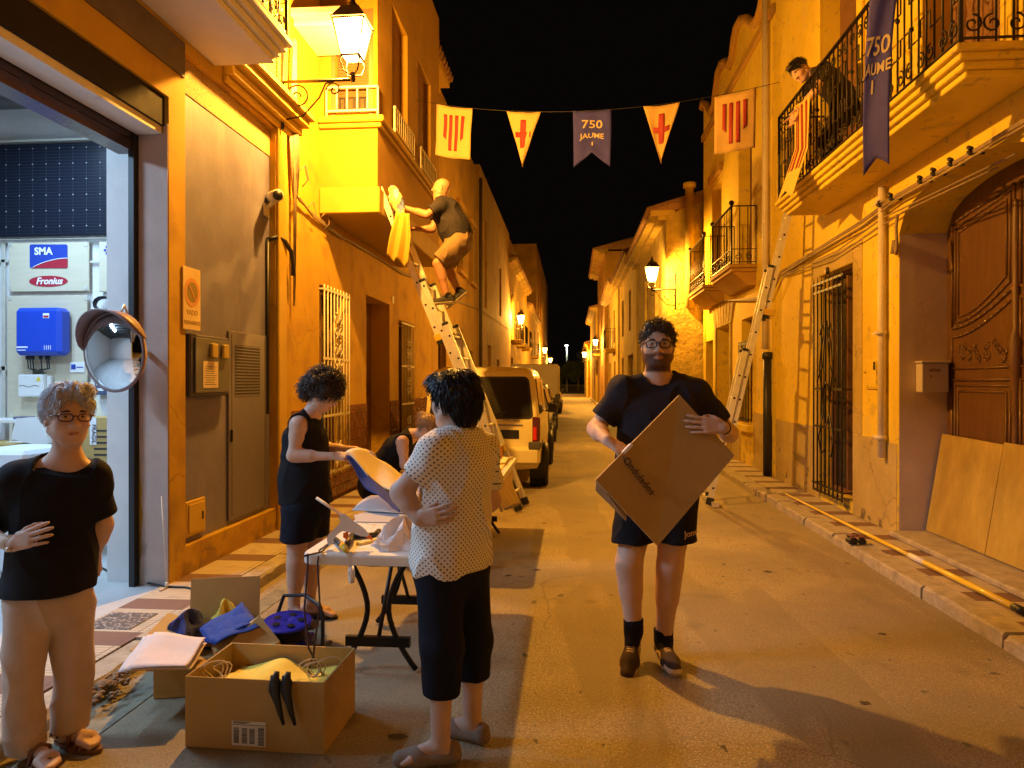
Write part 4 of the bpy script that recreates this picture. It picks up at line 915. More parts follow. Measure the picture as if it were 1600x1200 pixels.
bd2 = thing('mounting_board', 'tall light plywood board carrying the blue inverter and white fuse box', 'board', tuple(wp(72, 655)))
q = MB(); wrect(q, 11, 461, 136, 654, YW-.03, YW-.012); q.build('board', M['lightply'], bd2)
q = MB()
for (u, v) in ((16, 382), (134, 382), (16, 450), (134, 450), (16, 466), (134, 466), (17, 649)): q = MB(); wrect(q, u-3, v-3, u+3, v+3, YW-.034, YW-.0301, .001); q.build('corner_bracket', M['alu'], bd2 if v > 460 else bd)
iv = thing('inverter', 'bright blue rounded inverter box mounted on the plywood board', 'inverter', tuple(wp(58, 556)))
ivm = pm('inverter_blue', (.012, .06, .50), .35, var=.05, vs=4)
q = MB(); a = wp(21, 555, YW-.2); c = wp(93, 480, YW-.2); q.bbox(a.x, c.x, YW-.2, YW-.031, a.z, c.z, .035); q.build('case', ivm, iv)
q = MB(); a2 = wp(26, 543.5, YW-.201); q.box(a2.x, a2.x+.11, YW-.203, YW-.2005, a2.z, a2.z+.013); q.box(a2.x+.01, a2.x+.09, YW-.203, YW-.2005, a2.z-.025, a2.z-.018); 
for k_ in range(4): q.box(c.x-.15+.02*k_, c.x-.145+.02*k_, YW-.203, YW-.2005, a.z+.05, a.z+.09)
q.box(c.x-.16, c.x-.10, YW-.203, YW-.2005, c.z-.1, c.z-.055); q.build('markings', wh_, iv)
q = MB(); q.box(c.x-.155, c.x-.105, YW-.2045, YW-.203, c.z-.095, c.z-.075, 0); q.build('badge', rdm, iv)
q = MB()
for k_, u in enumerate((43, 47, 51, 64, 73, 76)):
    p0 = wp(u, 556, YW-.1); q.tube([p0, p0-Vector((0, 0, .035))], .016, 8); q.tube([p0-Vector((0, 0, .03)), p0+Vector((.01, 0, -.12)), wp(52+k_*3, 578, YW-.06), wp(52+k_*3, 587, YW-.05)], .006, 5)
q.build('cables', M['black'], iv)
fb = thing('fuse_box', 'small white fuse box with curved lid and yellow warning triangle under the inverter', 'fuse box', tuple(wp(47, 620)))
q = MB(); a = wp(27, 620, YW-.12); c = wp(67, 585, YW-.12); q.bbox(a.x, c.x, YW-.12, YW-.031, a.z, c.z, .012); q.bbox(c.x+.001, c.x+.045, YW-.08, YW-.031, a.z+.02, c.z-.01, .008); q.build('case', M['plastic_white'], fb)
q = MB(); q.tube([(a.x+.02+.018*i, YW-.121, a.z+.1+.008*math.sin(i*.9)) for i in range(int((c.x-a.x-.03)/.018))], .0025, 5)
q.build('lid_line', M['ink'], fb)
q = MB(); p = wp(60, 592, YW-.1215); q.prism([(p.x-.026, p.z-.02), (p.x+.026, p.z-.02), (p.x, p.z+.026)], lambda a, b: (a, YW-.1205, b), lambda a, b: (a, YW-.122, b)); q.build('warning_triangle', pm('warning_yellow', (.8, .6, .03), .5), fb)
q = MB(); a, c = wrect(q, 109, 566, 132, 582, YW-.04, YW-.031, .002); o = q.build('name_plate', M['plastic_white']); tag(o, 'little white nameplate with a blue mark right of the inverter', 'plate'); BASE[o.name] = Vector((0, 0, 0))
q = MB(); q.box(a.x+.015, a.x+.06, YW-.042, YW-.0401, a.z+.03, c.z-.02); q.box(a.x+.07, c.x-.015, YW-.042, YW-.0401, a.z+.045, a.z+.055); q.build('print', bl, o)
q = MB(); wrect(q, 85, 596, 100, 606, YW-.06, YW-.031, .004); tag(q.build('wall_socket', M['plastic_white']), 'small white wall socket below the nameplate', 'socket')
# rails, side gear
q = MB()
for r_ in ((-60, 405, 12, 411), (139, 407, 172, 411), (2, 377, 8, 655), (-60, 572, 10, 579)): wrect(q, *r_, YW-.012, YW+.0, .002)
tag(q.build('mounting_rails', M['alu']), 'aluminium mounting rails behind the plywood boards', 'rails')
q = MB(); pr = random.Random(4)
for i in range(6):
    c0 = wp(165+pr.uniform(-3, 3), 476+pr.uniform(-2, 2), YW-.05); q.tube([c0+Vector((.09*math.cos(t), -.01*i, .065*math.sin(t))) for t in [k_*.5 for k_ in range(13)]], .007, 5)
tag(q.build('cable_coil', M['black']), 'black coil of cable hanging at the edge of the white column', 'cable')
q = MB(); wrect(q, 148, 585, 172, 617, YW-.05, YW-.012, .003); o = q.build('wall_poster', pm('poster_blue', (.07, .10, .17), .5)); tag(o, 'dark blue printed panel half hidden behind the round mirror', 'poster'); BASE[o.name] = Vector((0,0,0))
q = MB(); pr = random.Random(1)
for i in range(12):
    p = wp(150+pr.uniform(0, 16), 590+pr.uniform(0, 22), YW-.0505); q.box(p.x, p.x+.05, YW-.052, YW-.0505, p.z, p.z+.012)
q.build('print', wh_, o)
# shelf and boxes at the workshop wall
sf = thing('wall_shelf', 'pale metal shelf with uprights under the plywood boards', 'shelf', tuple(wp(15, 700, 6.1)))
q = MB(); wrect(q, -50, 656, 60, 661, 6.0, 6.38, .004); wrect(q, 6, 691, 46, 697, 5.9, 6.3, .004); q.build('board', M['plastic_white'], sf)
q = MB()
for u in (-30, 14, 27, 44): wrect(q, u, 661, u+5, 690, 6.0, 6.04, .003)
q.build('uprights', M['alu'], sf)
q = MB()
for u in (26, 37, 20): wrect(q, u, 651, u+6, 656, 6.05, 6.15, .003)
q.build('clamps', M['grey_metal'], sf)
cb = thing('cardboard_box', 'big tan cardboard carton with white very fragile tape behind the white haired woman', 'cardboard box', tuple(wp(60, 745, 5.8)))
q = MB(); a = wp(-60, 830, 5.75); c = wp(92, 694, 5.75); q.bbox(a.x, c.x, 5.75, 6.15, a.z, c.z, .006); q.build('box', M['card'], cb)
q = MB(); a2 = wp(49, 800, 5.748); c2 = wp(64, 680, 5.748); q.box(a2.x, c2.x, 5.744, 5.7485, a2.z, c.z-.001); q.build('tape', M['paperw'], cb)
stm = pm('tape_print', (.25, .03, .08), .6); q = MB()
p = wp(56.5, 715, 5.742); text_mb(q, 'MUY FRÁGIL', .075, frame(p, (0, 0, -1), (1, 0, 0), (0, -1, 0)), .0008, bold=.001); q.build('tape_text', stm, cb)
cb = thing('cardboard_box', 'dark printed carton with white tape leaning by the white column', 'cardboard box', tuple(wp(155, 800, 5.6)))
q = MB(); a = wp(128, 800, 5.6); c = wp(172, 652, 5.6); q.bbox(a.x, c.x, 5.6, 5.9, max(a.z, .1), c.z, .006); q.build('box', M['card'], cb)
q = MB(); a2 = wp(141, 695, 5.6); c2 = wp(151, 660, 5.6); q.box(a2.x, c2.x, 5.594, 5.5985, a2.z, c.z-.002); q.build('tape', M['paperw'], cb)
q = MB(); text_mb(q, 'FRÁGIL', .05, frame(wp(146, 678, 5.59), (0, 0, -1), (1, 0, 0), (0, -1, 0)), .0008)
for i in range(5): q.box(c.x-.14, c.x-.02, 5.596, 5.5985, c.z-.12-.05*i, c.z-.105-.05*i)
q.build('box_print', M['ink'], cb)
q = MB(); P = [wp(u, v, 5.9) for u, v in ((50, 652), (88, 650), (100, 690), (86, 694), (42, 683))]; q.prism([(p.x, p.z) for p in P], lambda a, b: (a, 5.72, b), lambda a, b: (a, 5.9, b)); tag(q.build('plastic_cover', M['plastic_white']), 'white flaring plastic cover resting on the fragile carton', 'plastic cover')
q = MB(); a = wp(-60, 860, 4.9); c = wp(40, 705, 4.9); q.bbox(a.x, c.x, 4.9, 5.5, .08, c.z, .03); tag(q.build('foam_block', pm('foam_white', (.72, .73, .75), .9, bump=.5, bs=60)), 'large white foam block on the workshop floor at the left edge', 'foam block')
q = MB(); q.bar(wp(140, 600, 6.2), wp(182, 735, 5.5), .06, .02, up=(0, -1, 0)); tag(q.build('leaning_board', M['lightply']), 'thin plank leaning against the wall beside the column', 'plank')
# round traffic mirror
mr = thing('convex_mirror', 'round convex mirror with a brown hood fixed on the white column', 'mirror', tuple(W(178, 550, 4.6)))
c0 = W(178, 550, 4.62); nrm = Vector((-.26, -.967, -.05)).normalized(); sx_ = Vector((0, 0, 1)).cross(nrm).normalized() ; uz = nrm.cross(sx_); 
Fm = frame(c0, sx_, uz, nrm); RA = .255
q = MB(); n = 36; prof = [(RA*math.sin(a_)/math.sin(1.0), .17*(math.cos(a_)-math.cos(1.0))/(1-math.cos(1.0))*.55) for a_ in [1.0*i/9 for i in range(9, -1, -1)]]
q.lathe(prof, n=n, M=Fm); q.build('mirror_glass', pm('mirror_glass', (.86, .9, .92), .04, 1), mr)
rim_m = pm('brown_rim', (.20, .12, .11), .5)
q = MB(); q.tube([Fm @ Vector((RA*math.cos(a_), RA*math.sin(a_), 0)) for a_ in [2*PI*i/n for i in range(n)]], .011, 8, closed=True); q.lathe([(RA, -.005), (RA*.9, -.05), (.02, -.07)], n=n, M=Fm); q.build('rim', rim_m, mr)
q = MB(); vs = []; ns = 22
for i in range(ns+1):
    a_ = R(18+160*i/ns); dep = .115*math.sin(PI*i/ns)**.6
    for rr_, z_ in ((RA+.01, -.03), (RA+.022, dep), (RA+.012, dep), (RA+.004, -.03)): vs.append(Fm @ Vector((rr_*math.cos(a_), rr_*math.sin(a_), z_)))
q.add(vs, [(i*4+k_, i*4+(k_+1) % 4, (i+1)*4+(k_+1) % 4, (i+1)*4+k_) for i in range(ns) for k_ in range(4)] + [(0, 1, 2, 3), (ns*4, ns*4+3, ns*4+2, ns*4+1)], 0, True); q.build('hood', rim_m, mr)
q = MB(); q.tube([Fm @ Vector((.0, 0, -.07)), Vector((c0.x+.03, 4.79, c0.z))], .02, 8); q.tube([Fm @ Vector((.04, RA, -.03)), Fm @ Vector((.05, RA+.05, -.05)), Fm @ Vector((.02, RA, -.1))], .008, 6); q.build('bracket', M['alu'], mr)
# power cable across the threshold
q = MB(); gz = lambda u, v, z=PZ+.006: onZ(u, v, z)
q.tube([gz(148, 882, .086), gz(175, 896, .086), gz(205, 906, .086), gz(235, 912), gz(262, 917), gz(290, 918), gz(330, 926), gz(360, 940), Vector((-2.2, 3.95, .1)), Vector((-2.1, 3.8, .02)), Vector((-1.7, 3.75, .02))], .008, 6)
tag(q.build('power_cable', M['black']), 'thin black power cable running out of the workshop over the pavement', 'cable')
q = MB(); p = gz(260, 918); q.tube([p, p+Vector((0, 0, .035))], .012, 6); q.tube([p+Vector((0, 0, .03)), p+Vector((-.05, .02, .62))], .003, 4); q.tube([p, p+Vector((.0, -.08, .0))], .006, 5)
tag(q.build('thin_rod', M['alu']), 'thin upright metal rod standing on the pavement by the pillar foot', 'rod')
# manhole cover on the left pavement
q = MB(); a = gz(185, 970, PZ+.002); q.bbox(a.x-.13, a.x+.16, a.y-.14, a.y+.14, PZ-.01, PZ+.005, .003)
o = q.build('manhole_cover', pm('cast_cover', (.13, .11, .10), .5, .4, bump=1, bs=30, var=.3, vs=40, col2=(.5, .44, .38), c2amt=.45, c2scale=42, c2sharp=.03)); tag(o, 'patterned dark square manhole cover in the left pavement', 'manhole cover')
# broken ground at the kerb
q = MB(); pr = random.Random(6)
for i in range(110):
    u = pr.gauss(172, 17); p = onZ(u, 1068-(u-172)*.62+pr.gauss(0, 9), .06); r_ = abs(pr.gauss(.0, .008))+.005
    q.sphere((p.x, p.y, .05+pr.uniform(0, .03)), (r_*pr.uniform(.8, 1.6), r_*pr.uniform(.8, 1.5), r_*.7), 6, 4)
tag(q.build('rubble_patch', pm('crumbled_earth', (.26, .17, .09), .95, var=.6, vs=30, bump=1, bs=80)), 'crumbled stone and earth in the broken kerb', 'rubble', kind='stuff')

# ================================================================ PENNANTS across the street
sag0, sag1 = Vector((-2.12, 9.6, 5.36)), Vector((2.40, 8.45, 4.97))
def line_pt(t): return sag0.lerp(sag1, t) - Vector((0, 0, .24*4*t*(1-t)))
def t_at(u):
    lo, hi = 0., 1.
    for _ in range(40):
        m_ = (lo+hi)/2; p = line_pt(m_); d = -sT*p.x+cT*p.y; uu = 800+F*(p.x*cT+p.y*sT)/d
        if uu < u: lo = m_
        else: hi = m_
    return lo
q = MB(); q.tube([line_pt(i/30) for i in range(31)], .0035, 5); tag(q.build('string', M['iron']), 'thin string spanning the street and carrying the five pennants', 'string')
def pennant(u0, u1, h, shape, label, mat, name='pennant', swing=0.03):
    p0, p1 = line_pt(t_at(u0)), line_pt(t_at(u1)); ax = (p1-p0); wd = ax.length; axn = ax.normalized(); fw = axn.cross(Vector((0, 0, 1))).normalized()*1  # away from the camera negative
    t = thing(name, label, 'pennant', tuple(p0-Vector((0, 0, h))), 'pennants on the string')
    rp = random.Random(int(u0))
    ph = rp.uniform(0, 6)
    def fn(a, b):
        if shape == 'rect': x = a*wd*(1-.02*b); z = -b*h
        elif shape == 'tri': x = wd/2+(a-.5)*wd*(1-b); z = -b*h
        else: x = a*wd*(1-.04*b)+.02*wd*b; z = -b*h*(1-.28*(1-abs(2*a-1))*b)
        p = p0 + axn*x + Vector((0, 0, z)) - Vector((0, 0, .012*math.sin(PI*a)))
        return p + fw*(math.sin(a*5+ph)*.016*(.4+b) + math.sin(b*4+ph+a*2)*.014 + math.sin(a*13+b*5+ph*2)*.005 + math.sin(b*11-a*7+ph)*.004 + swing*b)
    q = MB(); q.sheet(fn, 14, 16, .003); q.build('cloth', mat, t)
    return t, fn, h, wd
def cloth_mark(parent, fn, boxes, mat, name='stripe'):
    for bxs in boxes:
        q = MB(); pts, n = bxs
        (a0, b0), (a1, b1), (a2, b2), (a3, b3) = pts
        def g(s_, r_):
            a_ = (a0*(1-s_)+a1*s_)*(1-r_) + (a3*(1-s_)+a2*s_)*r_; b_ = (b0*(1-s_)+b1*s_)*(1-r_)+(b3*(1-s_)+b2*s_)*r_
            P = Vector(fn(a_, b_)); e = .002; du = Vector(fn(a_+e, b_))-P; dv = Vector(fn(a_, b_+e))-P; nn = du.cross(dv).normalized()
            return P + nn*SGN*.004
        q.sheet(g, 3, 10, .0015*SGN, 0); q.build(name, mat, parent)
def stripes():
    out = []
    for i, (a, b0, b1L, b1R) in enumerate(((.245, .16, .60, .66), (.405, .16, .86, .86), (.575, .16, .86, .86), (.745, .16, .66, .60))):
        w_ = .047; out.append((((a-w_, b0), (a+w_, b0), (a+w_, b1R), (a-w_, b1L)), 1))
    return out
SGN = -1
pc = pm('pennant_cream', (.50, .33, .11), .85, var=.05, vs=10, bump=.3, bs=200, bdist=.001)
for u0, u1, lb in ((682, 738, 'yellow rectangular pennant with four red bars at the left end of the string'), (1116, 1181, 'yellow rectangular pennant with four red bars near the right hand houses')):
    t, fn, h, wd = pennant(u0, u1, .70, 'rect', lb, pc); cloth_mark(t, fn, stripes(), M['red'])
for u0, u1, lb in ((791, 845, 'yellow triangular pennant with red cross, left of the blue one'), (1005, 1062, 'yellow triangular pennant with red cross, right of the blue one')):
    t, fn, h, wd = pennant(u0, u1, .72, 'tri', lb, pc)
    cloth_mark(t, fn, [(((.41, .14), (.59, .14), (.70, .66), (.30, .66)), 1), (((.12, .37), (.88, .37), (.91, .47), (.09, .47)), 1)], M['red'], 'cross')
t, fn, h, wd = pennant(896, 955, .72, 'swallow', 'blue swallowtail pennant reading 750, at the middle of the string', pm('pennant_blue', (.028, .028, .26), .85, var=.1, vs=10, bump=.3, bs=200, bdist=.001))
def cloth_text(parent, fn, items, mat, wd, h):
    for s, size, a, b, kx in items:
        q = MB(); tmp = MB(); text_mb(tmp, s, size, Matrix.Identity(4), .0006, bold=.002, sx=kx)
        vs = []
        for v in tmp.v:
            aa = a+v[0]/wd; bb = b-v[1]/h; P = Vector(fn(aa, bb)); e = .002; nn = (Vector(fn(aa+e, bb))-P).cross(Vector(fn(aa, bb+e))-P).normalized()
            vs.append(P+nn*SGN*(.004+ (.001 if v[2] > 0 else 0)))
        q.add(vs, tmp.f); q.build('lettering', mat, parent)
ptm = pm('pennant_text', (.42, .34, .22), .8)
def stencil_items(): return [('750', .155, .5, .25, 1.15), ('JAUME', .105, .5, .48, 1.0), ('I', .11, .5, .70, 1.2)]
cloth_text(t, fn, stencil_items(), ptm, wd, h)
# hanging cloths on the right balcony
def hang(name, label, fn, mat, group=None, nu=10, nv=24):
    p = fn(.5, 1); t = thing(name, label, 'banner', tuple(p)); q = MB(); q.sheet(fn, nu, nv, .003); q.build('cloth', mat, t); return t
p00, p10 = onX(1240, 168, 2.37), onX(1264, 150, 2.37)
mid0, mid1 = onX(1240, 235, 2.35), onX(1263, 230, 2.35)
def fy(a, b):
    if b < .5: l0, l1, s_ = p00, mid0, b*2; r0, r1 = p10, mid1
    else: l0, l1, s_ = mid0, onX(1212, 322, 2.25), (b-.5)*2; r0, r1 = mid1, onX(1238, 306, 2.25)
    l = l0.lerp(l1, s_); r_ = r0.lerp(r1, s_); p = l.lerp(r_, a)
    return p + Vector((0, -.03*math.sin(a*9+b*3), 0)) + Vector((0, 0, .10*max(0, b-.8)*5*(1-abs(2*a-1))))
t = hang('striped_banner', 'yellow swallowtail banner with thin red stripes hanging from the balcony rail', fy, pm('banner_yellow', (.70, .50, .10), .85))
SGN = -1
cloth_mark(t, fy, [(((a, .03), (a+.09, .03), (a+.09, .70), (a, .70)), 1) for a in (.14, .34, .54, .74)], M['red'])
def fb_(a, b):
    L0, L1 = W(1362, -40, 4.95), W(1350, 275, 5.35); R0, R1 = W(1408, -50, 4.80), W(1388, 258, 5.15)
    p = L0.lerp(L1, b).lerp(R0.lerp(R1, b), a); p = p + Vector((-.0, -.02*math.sin(a*5+b*4), 0)) + Vector((0, 0, .09*max(0, b-.85)/.15*(1-abs(2*a-1))))
    return p + Vector((-.12*math.sin(b*PI)*.3, 0, 0))
t = hang('blue_banner', 'long dark blue banner reading 750 hanging over the near part of the balcony', fb_, pm('banner_blue', (.04, .038, .30), .85, var=.1, vs=8))
wd = (fb_(0, .4)-fb_(1, .4)).length; h = (fb_(.5, 0)-fb_(.5, 1)).length
cloth_text(t, fb_, [('750', .16, .5, .36, .75), ('JAUME', .10, .5, .47, .68), ('I', .12, .42, .56, 1)], ptm, wd, h)

# ================================================================ LADDERS
def ladder(base, top, width_dir, wid, label, sections):
    t = thing('extension_ladder', label, 'ladder', tuple(base)); base = Vector(base); top = Vector(top); ax = (top-base); L_ = ax.length; an = ax.normalized(); wd_ = Vector(width_dir).normalized()
    out = an.cross(wd_).normalized()
    for k_, (s0, s1, w_, off) in enumerate(sections):
        q = MB()
        for sg in (-1, 1): q = MB(); q.bar(base+an*L_*s0+wd_*sg*w_/2+out*off, base+an*L_*s1+wd_*sg*w_/2+out*off, .026, .068, up=out); q.build('side_rail', M['alu'], t)
        d = L_*s0+.18
        while d < L_*s1-.05:
            c = base+an*d+out*off; q = MB(); q.tube([c-wd_*(w_/2+.014), c+wd_*(w_/2+.014)], .016, 8); ro = q.build('rung', M['alu'], t); q = MB()
            for sg in (-1, 1): q.tube([c+wd_*sg*(w_/2+.0135), c+wd_*sg*(w_/2+.0155)], .014, 8)
            q.build('rung_end', M['black'], ro); d += .28
        d = L_*s1
        while d < L_*s1-.05:
            c = base+an*d+out*off
            for sg in (-1, 1): q.tube([c+wd_*sg*(w_/2+.0135), c+wd_*sg*(w_/2+.0155)], .014, 8)
            d += .28
        for sg in (-1, 1):
            c = base+an*L_*s0+wd_*sg*w_/2+out*off; q = MB(); q.bbox(-.02, .02, -.045, .045, -.03, .06, .006, M=frame(c, wd_, out, an)); q.build('end_cap', M['black'], t); q = MB()
            c = base+an*L_*s1+wd_*sg*w_/2+out*off; q.bbox(-.017, .017, -.038, .038, -.02, .015, .005, M=frame(c, wd_, out, an)); q.build('end_cap', M['black'], t)
        if k_:
            q = MB()
            for sg in (-1, 1): q.bbox(-.03, .03, -.1, .05, -.04, .04, .005, M=frame(base+an*(L_*s0+.05)+wd_*sg*w_/2+out*off, wd_, out, an))
            q.build('bracket', M['yellow_l'], t)
    return t
LB, LT = Vector((-.62, 8.35, .035)), onY(612, 288, 8.75)
LT = onY(613, 292, 8.35)
ladder(LB, LT, (.12, 1, 0), .42, 'aluminium extension ladder with a man climbing it, propped against the bay', [(0, .56, .44, -.04), (.16, .70, .40, .03), (.52, 1, .36, .10)])
RBs, RT = onZ(1113, 782, .035), onX(1221, 318, 2.62)
ladder(RBs, RT, (.15, 1, 0), .42, 'empty aluminium extension ladder propped towards the long balcony on the right', [(0, .50, .44, .04), (.22, .78, .40, -.03), (.62, 1, .36, -.10)])
q = MB(); q.bar(RBs+Vector((-.02, -.35, -.0)), RBs+Vector((-.02, .4, 0)), .07, .05); 
tag(q.build('ladder_foot_bar', M['alu']), 'flat crossbar foot under the empty ladder on the road', 'ladder foot')
# cloth and bag on the left ladder
def drape(name, label, cat, P, mat, n=24, m=16, fold=.05, nf=3, seed=1):
    """P: rows of (left,right) world points; folded hanging cloth"""
    def fn(a, b):
        k_ = min(len(P)-2, int(b*(len(P)-1))); f_ = b*(len(P)-1)-k_
        l = P[k_][0].lerp(P[k_+1][0], f_); r_ = P[k_][1].lerp(P[k_+1][1], f_); p = l.lerp(r_, a); nn = (r_-l).cross(Vector((0, 0, 1))).normalized()
        return p + nn*fold*math.sin(a*nf*2*PI+seed+b*1.5)*(.3+b*.7) + Vector((0, 0, .03*math.sin(a*nf*2*PI+seed*2)*b))
    q = MB(); q.sheet(fn, n, m, .003); return tag(q.build(name, mat), label, cat)
drape('yellow_cloth', 'bright yellow cloth hanging in folds from the ladder below the climbing man', 'cloth', [(W(620, 332, 8.05), W(640, 334, 8.0)), (W(611, 370, 8.05), W(643, 372, 8.0)), (W(606, 402, 8.05), W(640, 418, 8.0))], pm('hung_yellow', (.42, .29, .03), .85), fold=.05, nf=2)
# ================================================================ TABLES
def folding_table(x0, x1, y0, y1, h, label, lx=.0, li=.22):
    t = thing('folding_table', label, 'table', ((x0+x1)/2, (y0+y1)/2, 0), 'white folding tables')
    q = MB(); n = 8; r_ = .06; poly = []
    for cx, cy, a0 in ((x1-r_, y1-r_, 0), (x0+r_, y1-r_, 90), (x0+r_, y0+r_, 180), (x1-r_, y0+r_, 270)):
        for i in range(n+1): a_ = R(a0+90*i/n); poly.append((cx+r_*math.cos(a_), cy+r_*math.sin(a_)))
    def ins(e): cx, cy = (x0+x1)/2, (y0+y1)/2; return [(cx+(a-cx)*(1-e/(x1-x0)*2), cy+(b-cy)*(1-e/(y1-y0)*2)) for a, b in poly]
    rings = [(ins(.02), h-.055), (ins(.0), h-.048), (ins(0), h-.012), (ins(.004), h-.004), (ins(.012), h)]
    vs = []; N = len(poly)
    for pts, z in rings: vs += [(a, b, z) for a, b in pts]
    q.add(vs, [(k_*N+i, k_*N+(i+1) % N, (k_+1)*N+(i+1) % N, (k_+1)*N+i) for k_ in range(4) for i in range(N)] + [tuple(range(N))[::-1], tuple(range(4*N, 5*N))])
    q.build('tabletop', M['plastic_white'], t)
    for y in (y0+li, y1-li):
        q = MB(); sg = 1 if y > (y0+y1)/2 else -1; w_ = (x1-x0)
        cx = (x0+x1)/2-lx
        for s_ in (-1, 1):
            q.tube([(cx+s_*(.055+.19*abs((z_/h-.44))**1.7/.3), y, z_) for z_ in [.015+(h-.065)*i/16 for i in range(17)]], .015, 8)
        q.bar((cx-w_*.25, y, h*.21), (cx+w_*.25, y, h*.21), .03, .05)
        q.tube([(cx, y, h*.21), (cx, y-sg*.45, h-.06)], .012, 6); q.bar((cx-w_*.32, y, h-.065), (cx+w_*.32, y, h-.065), .03, .02)
        q.build('leg_frame', M['blackm'], t)
    return t
T1 = (-1.20, -.52, 3.06, 4.86); T2 = (-1.26, -.55, 5.35, 7.15); TH_ = .74
folding_table(*T1, TH_, 'white plastic folding table in the foreground with the glue gun on it', .14, .55)
folding_table(*T2, TH_, 'white plastic folding table farther back, behind the polka dot blouse')
tz = lambda u, v, z=TH_: onZ(u, v, z)
# glue gun
gg = thing('glue_gun', 'white hot glue gun lying on the near table with a stick in it', 'glue gun', tuple(tz(540, 850)))
q = MB(); d0 = 3.22
pts = lambda L_: [W(u, v, d0) for u, v in L_]
def thickp(q, uv, d, th, mi=0): P = pts_d(uv, d-th/2); P2 = pts_d(uv, d+th/2); n_ = len(P); q.add(P+P2, [tuple(range(n_))[::-1], tuple(range(n_, 2*n_))] + [(i, (i+1) % n_, (i+1) % n_+n_, i+n_) for i in range(n_)], mi)
def pts_d(uv, d): return [W(u, v, d) for u, v in uv]
thickp(q, [(531,805),(537,802),(542,806),(551,813),(568,825),(577,835),(573,839),(563,838),(552,833),(542,831),(535,830),(529,834),(524,838),(520,845),(519,851),(512,852),(510.5,843),(513,835),(521,828),(529,820),(532,815),(529,811)], d0, .032)
q.build('body', pm('glue_white', (.75, .70, .68), .4), gg)
q = MB(); q.tube([W(573, 837, d0), W(582, 843, d0)], [.012, .005], 8); thickp(q, [(536, 833), (545, 830), (543, 844), (536, 840)], d0, .012); q.build('nozzle', pm('orange_plastic', (.8, .16, .03), .5), gg)
q = MB(); q.tube([W(494, 778, d0), W(536, 806, d0)], .007, 8); q.build('glue_stick', pm('glue_stick', (.85, .66, .50), .4), gg)
q = MB(); cm = lambda u, v, z=TH_+.006: onZ(u, v, z)
q.tube([W(513, 851, d0), cm(503, 862), cm(487, 866), cm(476, 869), Vector((-1.16, 3.048, .74)), Vector((-1.158, 3.04, .68)), Vector((-1.17, 3.03, .5)), Vector((-1.15, 3.03, .33)), Vector((-1.09, 3.05, .20)), Vector((-1.12, 3.2, .06)), Vector((-1.3, 3.5, .02))], .0045, 5)
q.tube([Vector((-1.13, 3.3, .748)), Vector((-1.12, 3.08, .75)), Vector((-1.115, 3.042, .70)), Vector((-1.10, 3.03, .52)), Vector((-1.13, 3.03, .30)), Vector((-1.16, 3.05, .22)), Vector((-1.1, 3.1, .12)), Vector((-1.25, 3.6, .02))], .0045, 5)
q.build('cord', pm('dark_cord', (.05, .03, .04), .6), gg)
ct = thing('utility_knife', 'yellow and black utility knife on the near table below the glue gun', 'knife', tuple(tz(535, 855)))
q = MB(); q.tube([cm(523, 842, TH_+.015), cm(538, 856, TH_+.015)], [.012, .016], 8); q.build('grip', M['black'], ct)
q = MB(); q.tube([cm(535, 853, TH_+.016), cm(541, 860, TH_+.016)], [.017, .013], 8); q.build('end', pm('tool_yellow', (.8, .5, .04), .5), ct)
q = MB(); q.tube([cm(550, 835, TH_+.02), cm(545, 845, TH_+.02), cm(541, 852, TH_+.02)], [.012, .018, .014], 8); q.tube([cm(550, 838, TH_+.015), cm(585, 836, TH_+.015), cm(592, 830, TH_+.02)], .014, 8)
tag(q.build('clamp', M['black']), 'black tool clamp lying between glue gun and crumpled paper', 'clamp')
q = MB(); q.bar(cm(560, 850), cm(592, 842), .03, .012); tag(q.build('wooden_ruler', pm('ruler_yellow', (.75, .55, .15), .6)), 'short yellow ruler in front of the crumpled paper', 'ruler')
def crumple(cx, cy, cz, rx, ry, rz, seed, name, label, cat, mat):
    rr_ = np.random.RandomState(seed); q = MB(); n, m_ = 26, 14
    ph = rr_.uniform(0, 6, (6,)); fr = rr_.randint(2, 6, (6,))
    vs = []
    for i in range(m_+1):
        t_ = PI/2*i/m_
        for k_ in range(n):
            a = 2*PI*k_/n; s_ = 1 + .22*math.sin(fr[0]*a+ph[0]) * math.sin(3*t_+ph[1]) + .12*math.sin(fr[2]*a+ph[2]+5*t_) + rr_.uniform(-.05, .05)
            vs.append((cx+rx*math.sin(t_)*math.cos(a)*s_, cy+ry*math.sin(t_)*math.sin(a)*s_, cz+max(.0, rz*math.cos(t_)*(1+.3*math.sin(fr[3]*a+ph[3])))))
    q.add(vs, [(i*n+k_, i*n+(k_+1) % n, (i+1)*n+(k_+1) % n, (i+1)*n+k_) for i in range(m_) for k_ in range(n)], 0, False)
    return tag(q.build(name, mat), label, cat)
p = tz(628, 858); crumple(p.x, p.y+.05, TH_+.001, .13, .11, .11, 2, 'crumpled_paper', 'crumpled pale pink tissue paper on the near table edge', 'paper', M['paper'])
q = MB(); 
def shp(q, uv, z0, z1, mi=0, wob=.0, seed=0):
    P = [onZ(u, v, z0) for u, v in uv]; q.prism([(p.x, p.y) for p in P], lambda a, b: (a, b, z0), lambda a, b: (a, b, z1), mi)
shp(q, [(553, 806), (575, 800), (640, 803), (645, 818), (556, 816)], TH_+.002, TH_+.006); 
tag(q.build('pattern_sheet', pm('grey_sheet', (.45, .47, .52), .7)), 'flat bluish grey sheet on the far end of the near table', 'sheet')
def wavy(fn0, q, nu=16, nv=12, th=.003): q.sheet(fn0, nu, nv, th)
c4 = [tz(550, 801), tz(640, 806), tz(655, 788), tz(580, 783)]
